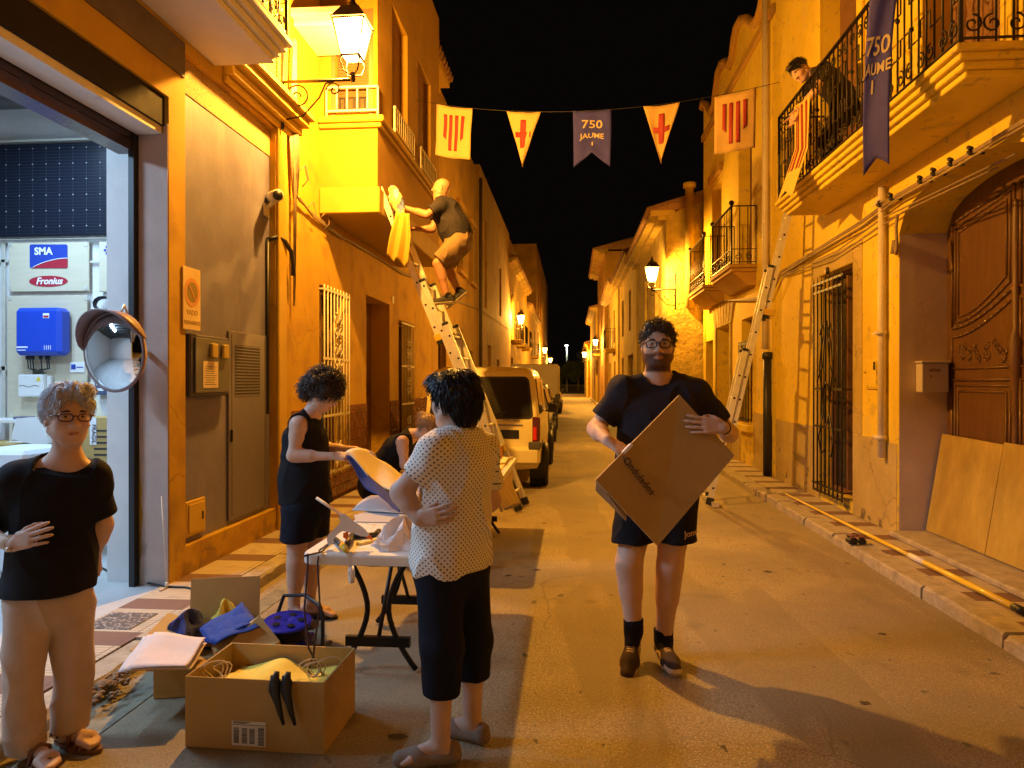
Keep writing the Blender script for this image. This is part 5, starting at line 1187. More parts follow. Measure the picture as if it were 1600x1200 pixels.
def fnp(a, b): p = c4[0].lerp(c4[1], a).lerp(c4[3].lerp(c4[2], a), b); return p + Vector((0, 0, .012+.03*math.sin(a*4+.5)*math.sin(b*3)+.02*b))
q = MB(); wavy(fnp, q); tag(q.build('paper_sheet', M['paper']), 'curled pinkish paper sheet behind the glue gun', 'paper')
q = MB(); rr_ = random.Random(3)
for i in range(60):
    p = tz(rr_.uniform(560, 640), rr_.uniform(812, 838)); a_ = rr_.uniform(0, 3); q.bar(p+Vector((0, 0, .003)), p+Vector((math.cos(a_)*.03, math.sin(a_)*.03, .003)), .0015, .0015)
tag(q.build('thread_scraps', M['ecru']), 'loose thread scraps on the near table', 'threads', kind='stuff')
tp = thing('tape_roll', 'roll of white tape hanging from the front edge of the near table', 'tape', tuple(W(549, 897, 3.02)))
q = MB(); c = W(549, 898, 3.03); Mx = frame(c, Vector((.5, -1, 0)), (0, 0, 1)); ring(q, Mx, .017, .036, -.009, .009, 24); q.build('roll', M['plastic_white'], tp)
q = MB(); q.bar(c+Vector((-.005, -.006, .035)), c+Vector((-.003, -.006, .10)), .018, .001, up=(0, 1, 0)); q.build('strip', M['plastic_white'], tp)
# table 2 stuff: cloths
drape('draped_cloth', 'yellow and red striped cloths draped off the corner of the far table', 'cloth', [(W(755, 738, 6.2), W(800, 712, 7.0)), (W(772, 770, 6.2), W(797, 752, 7.0)), (W(790, 795, 6.2), W(806, 790, 7.0))], M['ecru'], fold=.05, nf=3, seed=2)
def fn2(a, b): p = Vector((-1.20+.60*a, 5.5+1.5*b, TH_+.004)); return p + Vector((0, 0, .008+.012*math.sin(a*7+b*9)))
q = MB(); wavy(fn2, q, 20, 24, .003); tag(q.build('spread_cloth', M['ecru']), 'pale cloth spread flat over the far table top', 'cloth')
jr = MB(); jr.lathe([(0, 0), (.04, 0), (.045, .02), (.045, .09), (.03, .105), (.03, .13), (0, .13)], tuple(W(778, 717, 6.5)-Vector((0, 0, .0))), 14)
tag(jr.build('glue_jar', pm('orange_jar', (.8, .35, .08), .4)), 'small orange jar standing on the far table beside the blouse', 'jar')
q = MB(); c = W(775, 735, 6.0); q.tube([W(748, 735, 6.3), W(772, 760, 6.3), W(788, 790, 6.3), W(789, 815, 6.3)], .016, 8); 

# ================================================================ BOXES, REEL
def open_box(name, label, x0, x1, y0, y1, h, rot=0, group=None, th=.006):
    c = Vector(((x0+x1)/2, (y0+y1)/2, 0)); t = thing(name, label, 'cardboard box', tuple(c), group)
    Mx = Matrix.Translation(c) @ Matrix.Rotation(rot, 4, 'Z') @ Matrix.Translation(-c)
    q = MB()
    q.box(x0, x1, y0, y1, .004, .012, M=Mx)
    for b in ((x0, x0+th, y0, y1), (x1-th, x1, y0, y1), (x0+th, x1-th, y0, y0+th), (x0+th, x1-th, y1-th, y1)): q.box(*b, .012, h, M=Mx)
    q.build('carton', M['card'], t); return t, Mx
b1, Mb = open_box('cardboard_box', 'large open carton in the foreground with two black handles over its edge', -1.575, -.985, 2.78, 3.16, .292, R(-1.5))
lab = pm('label_paper', (.72, .70, .66), .6)
q = MB(); fr_ = Mb @ frame((-1.30, 2.777, .073), (1, 0, 0), (0, 0, 1), (0, -1, 0))
q.box(-.072, .072, -.05, .05, 0, .001, M=fr_); 
q.build('shipping_label', lab, b1); q = MB(); rr_ = random.Random(5)
q.box(-.07, .07, .034, .036, .001, .0018, M=fr_)
for cx, n_ in ((-.055, 9), (-.02, 8), (.012, 8)):
    for r0 in (-.04, -.008):
        z = r0
        while z < r0+.03: hh = rr_.choice((.0012, .002, .003)); q.box(cx-.009, cx+.014, z, z+hh, .001, .0018, M=fr_); z += hh+.0018
z = -.045
while z < .028: hh = rr_.choice((.0015, .003, .004)); q.box(.04, .066, z, z+hh, .001, .0018, M=fr_); z += hh+.002
for i in range(3): q.box(-.065, -.01+.01*i, .04+i*.003, .0415+i*.003, .001, .0018, M=fr_)
q.build('label_print', M['ink'], b1)
def fyc(a, b):
    x = -1.50+.46*a; y = 2.80+.33*b; return Vector((x, y, .225+.03*math.exp(-((a-.45)/.15)**2)+.012*math.sin(a*9+b*5)-.02*b))
q = MB(); q.sheet(fyc, 24, 14, .004); tag(q.build('yellow_fabric', M['ycloth']), 'bright yellow fabric filling the large foreground carton', 'fabric')
for i, x in enumerate((-1.175, -1.128)):
    q = MB(); y = 2.765; 
    q.tube([(x+.0, y-.012, .34), (x-.005, y-.02, .31), (x, y-.022, .25), (x+.012, y-.02, .19), (x+.028, y-.016, .13)], [.010, .018, .016, .012, .006], 8)
    q.tube([(x-.018, y-.015, .325), (x-.02, y-.02, .27), (x-.0, y-.02, .22)], [.008, .014, .010], 8)
    q.tube([(x+.0, y+.005, .30), (x+.0, y+.035, .22), (x+.0, y+.05, .10)], .007, 6)
    tag(q.build('pliers', M['black']), ('left one of the two black handled tools hooked over the big carton edge', 'right one of the two black handled tools hooked over the big carton edge')[i], 'tool', 'black tools hooked on the carton')
for i, (cx, cy, z) in enumerate(((-1.50, 2.9, .25), (-1.08, 2.95, .25))):
    q = MB(); rr_ = random.Random(i+3)
    for j in range(3 if i == 0 else 4):
        ox = rr_.uniform(-.05, .05); rad = rr_.uniform(.035, .06)
        q.tube([Vector((cx+ox+rad*math.cos(t_), cy+.01*j+.02*math.sin(t_*2), z+.02+rad*.8*math.sin(t_))) for t_ in [k_*.5 for k_ in range(14)]], .003, 5)
    tag(q.build('wire_loop', pm('cream_cord', (.7, .58, .36), .6)), ('loops of cream cord in the left end of the big carton', 'loops of cream cord at the right end of the big carton')[i], 'cord')
b2_, Mb2 = open_box('cardboard_box', 'smaller open carton behind the large one, full of blue cloth with paper on its flap', -2.045, -1.675, 3.23, 3.83, .19, R(14))
q = MB()
for P4 in (((-2.045, 3.83, .19), (-1.675, 3.83, .19), (-1.675, 3.86, .40), (-2.045, 3.86, .40)), ((-1.675, 3.24, .19), (-1.675, 3.8, .19), (-1.56, 3.8, .12), (-1.56, 3.24, .12)), ((-2.045, 3.23, .19), (-1.675, 3.23, .19), (-1.70, 3.06, .205), (-2.02, 3.06, .205)), ((-2.045, 3.24, .19), (-2.045, 3.8, .19), (-2.15, 3.8, .23), (-2.15, 3.24, .23))):
    A_, B_, C_, D_ = [Mb2 @ Vector(p) for p in P4]; nn = (B_-A_).cross(D_-A_).normalized()*.005
    q.add([A_, B_, C_, D_, A_+nn, B_+nn, C_+nn, D_+nn], [(0,1,2,3), (7,6,5,4), (0,4,5,1), (1,5,6,2), (2,6,7,3), (3,7,4,0)])
q.build('flap', M['card'], b2_)
q = MB(); Q = [W(330, 1012, 3.45), W(405, 962, 3.40), W(437, 1002, 3.35), W(405, 1022, 3.30), W(340, 1022, 3.35)]
q.add(Q+[p+Vector((0, .03, -.06)) for p in Q], [(0,1,2,3,4), (9,8,7,6,5)] + [(i, (i+1) % 5, (i+1) % 5+5, i+5) for i in range(5)]); tag(q.build('folded_carton', M['card']), 'folded orange lit cardboard piece lying over the smaller carton', 'cardboard')
for i in range(7):
    o_ = i*.016
    c4_ = [W(322+i*2.5, 1008-i*.5, 3.42-o_), W(397+i*1.5, 968+i*1.5, 3.46-o_), W(380-i*1.5, 940+i*4.2, 3.60-o_), W(312+i*2, 982+i*3, 3.55-o_)]
    def fnb(a, b, c=c4_, i=i): p = c[0].lerp(c[1], a).lerp(c[3].lerp(c[2], a), b); return p + Vector((0, 0, .008*math.sin(a*6+i)+.006*math.sin(b*5+i*2)))
    q = MB(); q.sheet(fnb, 12, 6, .005); tag(q.build('folded_cloth', pm('royal_blue', (.02, .055, .30), .8, bump=.3, bs=60)) if i == 0 else q.build('folded_cloth', bpy.data.materials['royal_blue']), ('top', 'second', 'third', 'fourth', 'fifth', 'sixth', 'lowest')[i]+' folded royal blue cloth of the stack in the smaller carton', 'cloth', 'blue cloths stacked in the carton')
crumple(-2.02, 3.60, .13, .10, .10, .13, 5, 'navy_cloth', 'crumpled dark navy cloth at the left in the smaller carton', 'cloth', M['blue'])
crumple(-1.90, 3.76, .14, .08, .06, .13, 9, 'olive_cloth', 'crumpled yellow cloth behind the blue stack in the smaller carton', 'cloth', M['ycloth'])
for i in range(3):
    z_ = .222+.012*i
    c4_ = [onZ(182+i*9, 1052-i*3, z_), onZ(296-i*2, 1048-i*3, z_), onZ(322, 1004-i*4, z_+.04), onZ(222+i*10, 996-i*3, z_+.05)]
    def fnb(a, b, c=c4_, i=i): p = c[0].lerp(c[1], a).lerp(c[3].lerp(c[2], a), b); return p + Vector((.006*math.sin(i*5), .006*math.cos(i*4), .008*math.sin(a*5+i*.4)*b+.005*math.sin(b*6+a*3)))
    q = MB(); q.sheet(fnb, 16, 10, .002); tag(q.build('paper_sheet', M['paper']), ('lowest', 'middle', 'topmost')[i]+' sheet of the white pattern paper on the flap of the smaller carton', 'paper', 'papers on the carton flap')
rl = thing('cable_reel', 'blue cable reel with a black tubular stand behind the cartons', 'cable reel', (-1.57, 3.85, 0))
rb_m = pm('reel_blue', (.03, .03, .42), .35, var=.05, vs=5)
c = Vector((-1.57, 3.82, .17)); nz = Vector((.05, -.12, .99)).normalized(); Mx = frame(c, Vector((1, .1, 0)), nz.cross(Vector((1, .1, 0)).normalized()), nz); Mx = frame(c, (Vector((0, 1, 0)).cross(nz)).normalized(), nz.cross(Vector((0, 1, 0)).cross(nz)).normalized(), nz)
q = MB(); q.lathe([(.0, .0), (.03, .012), (.10, .0), (.13, .006), (.135, -.004), (.13, -.012), (.075, -.015), (.075, -.10), (.13, -.103), (.135, -.11), (.13, -.118), (0, -.118)], n=32, M=Mx); q.build('drum', rb_m, rl)
q = MB()
for k_ in range(5): a = 2*PI*k_/5+.3; disc(q, Mx @ Matrix.Translation((.07*math.cos(a), .07*math.sin(a), .007)), .020, 0, .003, 14)
q.build('sockets', M['black'], rl)
q = MB(); 
for k_ in range(7): q.tube([Mx @ Vector(((.082+.004*(k_ % 3))*math.cos(a), (.082+.004*(k_ % 3))*math.sin(a), -.025-.011*k_)) for a in [2*PI*i/20 for i in range(20)]], .006, 5, closed=True)
q.build('wound_cable', M['black'], rl)
q = MB(); q.tube([(-1.710, 3.900, .02), (-1.450, 3.820, .02), (-1.385, 3.800, .03), (-1.360, 3.790, .06), (-1.360, 3.790, .22), (-1.390, 3.820, .27), (-1.510, 3.920, .29), (-1.650, 3.960, .27), (-1.710, 3.960, .1), (-1.710, 3.940, .02)], .011, 8); q.tube([(-1.450, 3.680, .015), (-1.390, 3.780, .03), (-1.370, 3.950, .015)], .011, 8); q.build('stand', M['black'], rl)
q = MB(); q.bbox(-1.73, -1.45, 3.78, 3.96, .01, .07, .015); q.build('base', rb_m, rl)

# ================================================================ RIGHT PAVEMENT ITEMS
q = MB(); A = onZ(1228, 772, PZ+.03); B = onZ(1592, 952, PZ+.035); q.tube([A, A.lerp(B, .35)], .012, 8); q.tube([A.lerp(B, .34), A.lerp(B, .72)], .017, 8); q.tube([A.lerp(B, .71), B], .022, 8)
po = thing('telescopic_pole', 'long yellow telescopic pole lying along the right pavement', 'pole', tuple(A)); q.build('pole', pm('pole_yellow', (.85, .60, .04), .35, coat=.3), po)
q = MB(); q.tube([B-(B-A).normalized()*.04, B+(B-A).normalized()*.05], .027, 10); q.build('end_cap', M['black'], po)
q = MB(); q.tube([A.lerp(B, .70), A.lerp(B, .75)], .0235, 10); q.build('collar', M['plastic_white'], po)
dr = thing('battery_tool', 'small black battery tool with tangled cords lying on the right pavement', 'tool', tuple(onZ(1337, 848, PZ)))
c = onZ(1337, 850, PZ); q = MB(); q.bbox(c.x-.07, c.x+.01, c.y-.04, c.y+.05, PZ+.001, PZ+.055, .014); q.bbox(c.x+.025, c.x+.085, c.y-.03, c.y+.05, PZ+.001, PZ+.045, .012); q.tube([c+Vector((-.06, .02, .06)), c+Vector((.0, .03, .075)), c+Vector((.08, .02, .05))], .016, 8); q.build('body', M['black'], dr)
q = MB(); rr_ = random.Random(4)
for i in range(7): q.tube([c+Vector((rr_.uniform(-.08, .09), rr_.uniform(-.05, .06), rr_.uniform(.055, .085))) for _ in range(6)], .0028, 4)
q.build('cords', pm('pink_cord', (.5, .22, .15), .6), dr)
mb_ = thing('mail_box', 'white metal letterbox on the jamb left of the arched door', 'letterbox', tuple(W(1462, 600, 6.9)))
a = onY(1438, 613, DY1-.09); c = onY(1478, 566, DY1-.09)
q = MB(); q.bbox(a.x-.0, c.x+.01, DY1-.12, DY1-.007, a.z, c.z-.01, .006); q.bbox(a.x-.012, c.x+.022, DY1-.14, DY1-.007, c.z-.008, c.z+.012, .005); q.build('box', pm('letterbox_paint', (.52, .46, .40), .4), mb_)
q = MB(); q.box((a.x+c.x)/2-.05, (a.x+c.x)/2+.05, DY1-.123, DY1-.1205, c.z-.085, c.z-.06); q.box(a.x+.07, a.x+.085, DY1-.124, DY1-.1205, (a.z+c.z)/2, (a.z+c.z)/2+.02); q.build('slot', pm('slot_brown', (.25, .17, .12), .5), mb_)
for i, (y0, y1, lb) in enumerate(((5.84, 6.76, 'plywood sheet leaning on the arched door, the farther one of two'), (4.86, 5.83, 'plywood sheet leaning on the arched door, cut by the right frame edge'))):
    q = MB(); q.add([(XR+.22, y0, DZ0+.002), (XR+.22, y1, DZ0+.002), (XR+.36, y1, 1.03), (XR+.36, y0, 1.01), (XR+.235, y0, DZ0+.002), (XR+.235, y1, DZ0+.002), (XR+.375, y1, 1.03), (XR+.375, y0, 1.01)], [(0,1,2,3), (7,6,5,4), (0,4,5,1), (1,5,6,2), (2,6,7,3), (3,7,4,0)])
    tag(q.build('plywood_sheet', M['ply']), lb, 'plywood', 'plywood sheets in the doorway')

# ================================================================ VEHICLES
def loft(mb, secs, mi=0, smooth=True):
    """secs: list of cross-sections (lists of equal length of Vectors)"""
    n = len(secs[0]); vs = [p for s_ in secs for p in s_]
    fs = [(i*n+k_, i*n+(k_+1) % n, (i+1)*n+(k_+1) % n, (i+1)*n+k_) for i in range(len(secs)-1) for k_ in range(n)]
    mb.add(vs, fs, mi, smooth); mb.add(secs[0], [tuple(range(n))], mi, smooth); mb.add(secs[-1], [tuple(range(n))[::-1]], mi, smooth)
def vehicle(x0, x1, y0, length, h, label, paint, kind='van', cat='van', group='vehicles parked along the left kerb', detail=True):
    cx = (x0+x1)/2; w_ = (x1-x0)/2; t = thing('parked_'+('van' if cat == 'van' else 'car'), label, cat, (cx, y0+length/2, 0), group)
    # side profile stations: (y, zbottom, zbelt, ztop, roof half width factor)
    if kind == 'van': st = [(0, .34, .95, .95+.02, .93), (.02, .30, 1.0, h*.62, .95), (.12, .27, 1.0, h*.93, .90), (.24, .27, 1.0, h*.985, .87), (.5, .27, 1.0, h, .86), (length*.30, .27, 1.0, h, .86), (length*.55, .27, 1.0, h*.99, .86), (length*.62, .27, 1.0, h*.95, .85), (length*.77, .27, .98, 1.06, .90), (length*.95, .28, .85, .86, .88), (length, .38, .65, .66, .78)]
    else: st = [(0, .36, .85, .87, .9), (.02, .32, .9, .92, .93), (.10, .28, .92, 1.0, .88), (.42, .27, .92, h*.92, .80), (.85, .27, .92, h*.99, .78), (length*.35, .27, .92, h, .78), (length*.5, .27, .92, h*.98, .78), (length*.56, .27, .92, h*.92, .78), (length*.72, .27, .90, .95, .86), (length*.94, .28, .76, .77, .86), (length, .36, .6, .61, .76)]
    def sec(y, zb, zl, zt, rf):
        r = []; W_ = w_*(1 if y > .03 else .97)*(1 if y < length*.93 else .93)
        prof = [(.55, zb), (.93, zb+.03), (.985, zb+.12), (1.0, (zb+zl)/2), (.985, zl-.03), (.965, zl)]
        k_ = max(.0, zt-zl)
        prof += [(.965+(rf-.965)*.5, zl+k_*.45), (rf+.01, zl+k_*.8), (rf-.04, zl+k_*.95), (rf-.14, zl+k_*.995), (rf*.4, zl+k_*1.005)]
        for sx, pr in ((1, prof), (-1, prof[::-1])): r += [Vector((cx+sx*a*W_, y0+y, z)) for a, z in pr]
        return r
    q = MB(); loft(q, [sec(*s_) for s_ in st]); o = q.build('body', paint, t)
    # glass: rear window, sides, windscreen
    gl = M['glass_dark']; zr0, zr1 = (1.02, h*.90) if kind == 'van' else (.96, h*.88)
    ya = lambda z: next((y0+a[0]+(b[0]-a[0])*((z-a[3])/(b[3]-a[3]+1e-6)) for a, b in zip(st, st[1:]) if a[3] <= z <= b[3]), y0+.1)
    q = MB(); rf = .80 if kind == 'van' else .70; 
    def rwin(e, dy, hw0, hw1, rr_=.07):
        pts = []
        for (sx, sz) in ((-1, -1), (1, -1), (1, 1), (-1, 1)):
            for i in range(6):
                a = {(-1, -1): PI, (1, -1): 1.5*PI, (1, 1): 0, (-1, 1): .5*PI}[(sx, sz)]+PI/2*i/5
                z = (zr0+e+rr_ if sz < 0 else zr1-e-rr_)+rr_*math.sin(a); tt = (z-zr0)/(zr1-zr0); hw = hw0+(hw1-hw0)*tt
                x = cx+sx*(w_*hw-rr_-e)+rr_*math.cos(a); pts.append(Vector((x, ya(z)-dy, z)))
        return pts
    for e, dy, nm, mt_ in ((-.03, .006, 'rear_seal', M['black']), (0, .012, 'rear_window', gl)):
        q = MB(); P = rwin(e, dy, .84 if kind == 'van' else .78, .76 if kind == 'van' else .66); n_ = len(P); q.add(P+[p+Vector((0, .03, 0)) for p in P], [tuple(range(n_)), tuple(range(n_, 2*n_))[::-1]] + [(i, (i+1) % n_, (i+1) % n_+n_, i+n_) for i in range(n_)]); q.build(nm, mt_, t)
    for sx in (-1, 1):
        q = MB(); segs = ((.35, length*.36), (length*.38, length*.60)) if kind == 'van' else ((.75, length*.34), (length*.36, length*.54))
        for a, b in segs:
            z0, z1 = zr0+.02, h*.90 if kind == 'van' else h*.90; k_ = lambda z: w_*(.965+((.80 if kind != 'van' else .87)-.965)*((z-zr0)/(h-zr0)))+.006
            P = [Vector((cx+sx*k_(z), y0+y, z)) for y, z in ((a, z0), (b, z0), (b-.03, z1), (a+.08, z1))]; q.add(P+[p-Vector((sx*.03, 0, 0)) for p in P], [(0,1,2,3), (7,6,5,4), (0,4,5,1), (1,5,6,2), (2,6,7,3), (3,7,4,0)])
        q.build('side_window', gl, t)
        tl = MB(); zt0, zt1 = (.66, 1.02) if kind == 'van' else (.66, .86)
        tl.bbox(cx+sx*w_*.86 - .0, cx+sx*w_*.985, y0-.012, y0+.13, zt0, zt1, .012); o2 = tl.build('tail_light', pm('tail_red_dark', (.10, .012, .01), .25, coat=.4) if 'tail_red_dark' not in bpy.data.materials else bpy.data.materials['tail_red_dark'], t)
        tl = MB(); tl.bbox(cx+sx*w_*.87, cx+sx*w_*.93, y0-.018, y0-.012, zt0+.04, zt0+.22 if kind == 'van' else zt1-.02, .004); tl.build('reflector', pm('tail_red', (.75, .03, .015), .2, coat=.5) if 'tail_red' not in bpy.data.materials else bpy.data.materials['tail_red'], o2)
        mr_ = MB(); mr_.bbox(cx+sx*(w_+.02), cx+sx*(w_+.17), y0+length*.60, y0+length*.60+.08, .98, 1.13, .03); mr_.bar((cx+sx*w_*.95, y0+length*.62, 1.0), (cx+sx*(w_+.05), y0+length*.61, 1.02), .03, .03); mr_.build('wing_mirror', M['black'], t)
    b_ = MB(); b_.bbox(x0+.01, x1-.01, y0-.07, y0+.10, .36, .60, .04); bo_ = b_.build('rear_bumper', paint if kind == 'van' else paint, t)
    b_ = MB(); b_.bbox(x0+.3, x1-.3, y0+.0-.012, y0+.05, .72, .84, .006); b_.build('number_plate_recess', M['black'], t) if detail else None
    if kind == 'van' and detail:
        for sx in (-1, 1): b_ = MB(); b_.bbox(min(cx+sx*w_*.80, cx+sx*(w_+.004)), max(cx+sx*w_*.80, cx+sx*(w_+.004)), y0-.075, y0+.35, .58, .68, .012); b_.build('bumper_corner', pm('grey_bumper', (.10, .095, .09), .6) if 'grey_bumper' not in bpy.data.materials else bpy.data.materials['grey_bumper'], t)
        b_ = MB(); b_.bar((cx+.10, y0-.03, 1.02), (cx+.36, y0+.0-.02, 1.10), .02, .015); b_.tube([(cx+.06, y0-.02, 1.0), (cx+.06, y0-.045, 1.0)], .03, 8); b_.build('wiper', M['black'], t)
        b_ = MB(); b_.box(cx-.004, cx+.004, y0-.014, y0+.0, .62, 1.0); b_.box(cx-.55, cx+.58, y0-.012, y0+.0, .90, .915); b_.build('door_seam', M['grey_metal'], t)
        b_ = MB(); text_mb(b_, 'PARTNER', .055, frame((cx+.42, y0-.016, .975), (1, 0, 0), (0, 0, 1), (0, -1, 0)), .002, shear=.2); b_.build('lettering', M['grey_metal'], t)
    for sx in (-1, 1):
        for wy in (.62 if kind == 'van' else .75, length-.75):
            q = MB(); Mx = frame((cx+sx*(w_-.02), y0+wy, .31), (0, 1, 0), (0, 0, 1), (1, 0, 0)); q.lathe([(.18, -.10), (.30, -.10), (.315, -.06), (.315, .06), (.30, .10), (.18, .10)] if sx > 0 else [(.18, -.10), (.30, -.10), (.315, -.06), (.315, .06), (.30, .10), (.18, .10)], n=24, M=Mx); wo = q.build('wheel', M['black'], t)
            q = MB(); disc(q, Mx, .185, -.08, .08, 20); q.build('rim', M['alu'], wo)
            q = MB(); disc(q, frame((cx+sx*(w_-.07), y0+wy, .31), (0, 1, 0), (0, 0, 1), (1, 0, 0)), .36, -.10, .0725, 24); q.build('wheel_arch', M['black'], t)
    return t
vehicle(-2.08, -.42, 9.75, 4.1, 1.72, 'pale cream van with a large dark rear window parked just behind the far table', pm('cream_paint', (.92, .82, .42), .45, var=.04, vs=3, coat=.2), 'van', 'van')
vehicle(-2.10, -.46, 14.6, 4.1, 1.50, 'dark hatchback parked directly in front of the cream van', pm('dark_paint', (.05, .05, .055), .3, coat=.5), 'car', 'car')
vehicle(-2.12, -.52, 19.4, 4.1, 1.46, 'silver hatchback between the dark hatchback and the box truck', pm('silver_paint', (.40, .38, .35), .3, .3, coat=.5), 'car', 'car', detail=False)
tr = thing('box_truck', 'small pale box truck parked beyond the hatchbacks', 'truck', (-1.3, 28, 0))
q = MB(); q.bbox(-2.2, -.48, 25.6, 29.2, .7, 2.15, .03); q.build('cargo_box', pm('truck_white', (.6, .52, .4), .5, var=.06, vs=2), tr)
q = MB(); q.bbox(-2.1, -.6, 29.25, 30.9, .4, 1.85, .12); q.build('cab', pm('truck_cab', (.5, .45, .36), .4), tr)
q = MB(); q.box(-2.0, -.7, 25.7, 30.6, .42, .68); q.bbox(-2.15, -.53, 25.5, 25.6, .45, .6, .01); q.build('chassis', M['blackm'], tr)
for y in (26.5, 30.1):
    for x in (-2.0, -.68): q = MB(); q.lathe([(.0, -.1), (.34, -.1), (.35, 0), (.34, .1), (0, .1)], n=20, M=frame((x, y, .35), (0, 1, 0), (0, 0, 1), (1, 0, 0))); q.build('wheel', M['black'], tr)
q = MB()
for x in (-2.12, -.62): q.bbox(x-.05, x+.05, 25.47, 25.5, .5, .58, .005)
q.build('tail_light', bpy.data.materials['tail_red'], tr)
vehicle(-2.15, -.55, 33, 4.1, 1.5, 'far dark car parked beyond the box truck', pm('dark_far', (.10, .09, .09), .4), 'car', 'car', detail=False)
vehicle(-2.15, -.6, 39, 4.1, 1.5, 'farthest parked car in the left row', pm('mid_far', (.28, .24, .2), .4), 'car', 'car', detail=False)

# ================================================================ BODY ENGINE: signed distance primitives -> surface nets
class Body:
    def __init__(s, h=.006): s.p = []; s.h = h
    def cone(s, a, b, ra, rb, k=.02, flat=1.0, side=None, op='u'):
        """round cone a->b; with side given the cross-section is an ellipse: full radius along side, radius*flat across it"""
        s.p.append(('c', Vector(a), Vector(b), ra, rb, k, flat, None if side is None else Vector(side), op)); return s
    def ell(s, c, r, k=.02, Rm=None, op='u'):
        s.p.append(('e', Vector(c), r, Rm, 0, k, 1, None, op)); return s
    def field(s, lo, hi):
        h = s.h; n = [int(math.ceil((hi[i]-lo[i])/h))+1 for i in range(3)]
        D = np.full(n, .08, np.float32); ax = [np.float32(lo[i])+np.arange(n[i], dtype=np.float32)*h for i in range(3)]
        for (t, A, B, ra, rb, k, flat, side, op) in s.p:
            if t == 'c': mx = max(ra, rb); l = [min(A[i], B[i])-mx for i in range(3)]; u = [max(A[i], B[i])+mx for i in range(3)]
            else: mx = max(B); l = [A[i]-mx for i in range(3)]; u = [A[i]+mx for i in range(3)]
            mg = .03+1.2*k
            i0 = [max(0, int((l[i]-mg-lo[i])/h)) for i in range(3)]; i1 = [min(n[i], int((u[i]+mg-lo[i])/h)+2) for i in range(3)]
            if any(i0[i] >= i1[i] for i in range(3)): continue
            X = ax[0][i0[0]:i1[0], None, None]; Y = ax[1][None, i0[1]:i1[1], None]; Z = ax[2][None, None, i0[2]:i1[2]]
            if t == 'c':
                px, py, pz = X-A.x, Y-A.y, Z-A.z; d = B-A; L2 = max(d.length_squared, 1e-9)
                tt = np.clip((px*d.x+py*d.y+pz*d.z)/L2, 0, 1); qx, qy, qz = px-tt*d.x, py-tt*d.y, pz-tt*d.z
                if side is not None:
                    an = d.normalized() if d.length > 1e-6 else Vector((0, 0, 1)); sd = (side-an*side.dot(an)).normalized(); fr = an.cross(sd)
                    f_ = qx*fr.x+qy*fr.y+qz*fr.z; m_ = (1/flat-1)*f_
                    qx, qy, qz = qx+m_*fr.x, qy+m_*fr.y, qz+m_*fr.z
                    dd = (np.sqrt(qx*qx+qy*qy+qz*qz)-(ra+(rb-ra)*tt)); dd = dd*(flat+(1-flat)*.5 if flat < 1 else 1)
                else: dd = np.sqrt(qx*qx+qy*qy+qz*qz)-(ra+(rb-ra)*tt)
            else:
                px, py, pz = X-A.x, Y-A.y, Z-A.z
                if ra is not None:
                    c0, c1, c2 = ra; x_ = px*c0[0]+py*c0[1]+pz*c0[2]; y_ = px*c1[0]+py*c1[1]+pz*c1[2]; z_ = px*c2[0]+py*c2[1]+pz*c2[2]
                else: x_, y_, z_ = px, py, pz
                k0 = np.sqrt((x_/B[0])**2+(y_/B[1])**2+(z_/B[2])**2); k1 = np.sqrt((x_/B[0]**2)**2+(y_/B[1]**2)**2+(z_/B[2]**2)**2)+1e-6
                dd = k0*(k0-1)/k1
            sl = (slice(i0[0], i1[0]), slice(i0[1], i1[1]), slice(i0[2], i1[2])); a = D[sl]
            if op == 'u': hh = np.maximum(k-np.abs(a-dd), 0)/k; D[sl] = np.minimum(a, dd)-hh*hh*k*.25
            elif op == 'max': hh = np.maximum(k-np.abs(a-dd), 0)/k; D[sl] = np.maximum(a, dd)+hh*hh*k*.25
            else: dd = -dd; hh = np.maximum(k-np.abs(a-dd), 0)/k; D[sl] = np.maximum(a, dd)+hh*hh*k*.25
        return D, ax
    def bounds(s):
        lo = [1e9]*3; hi = [-1e9]*3
        for (t, A, B, ra, rb, *_r) in s.p:
            if _r[-1] != 'u': continue
            for i in range(3):
                if t == 'c': m_ = max(ra, rb); lo[i] = min(lo[i], A[i]-m_, B[i]-m_); hi[i] = max(hi[i], A[i]+m_, B[i]+m_)
                else: m_ = max(B); lo[i] = min(lo[i], A[i]-m_); hi[i] = max(hi[i], A[i]+m_)
        return [x-.02 for x in lo], [x+.02 for x in hi]
    def mesh(s, clips=(), parts=()):
        """clips: list of (point, normal) half spaces removed on the normal's side, or functions of X,Y,Z"""
        lo, hi = s.bounds()
        for b_, _c in parts: l2, h2 = b_.bounds(); lo = [min(p, q) for p, q in zip(lo, l2)]; hi = [max(p, q) for p, q in zip(hi, h2)]
        D, ax = s.field(lo, hi)
        X = ax[0][:, None, None]; Y = ax[1][None, :, None]; Z = ax[2][None, None, :]
        for c in clips:
            if callable(c): e = c(X, Y, Z)
            else: e = (X-c[0][0])*c[1][0]+(Y-c[0][1])*c[1][1]+(Z-c[0][2])*c[1][2]
            D = np.maximum(D, e)
        for b_, cl in parts:
            E, _a = b_.field(lo, hi)
            for c in cl: E = np.maximum(E, c(X, Y, Z) if callable(c) else (X-c[0][0])*c[1][0]+(Y-c[0][1])*c[1][1]+(Z-c[0][2])*c[1][2])
            k = .035; hh = np.maximum(k-np.abs(D-E), 0)/k; D = np.minimum(D, E)-hh*hh*k*.25
        return surface_nets(D, lo, s.h)
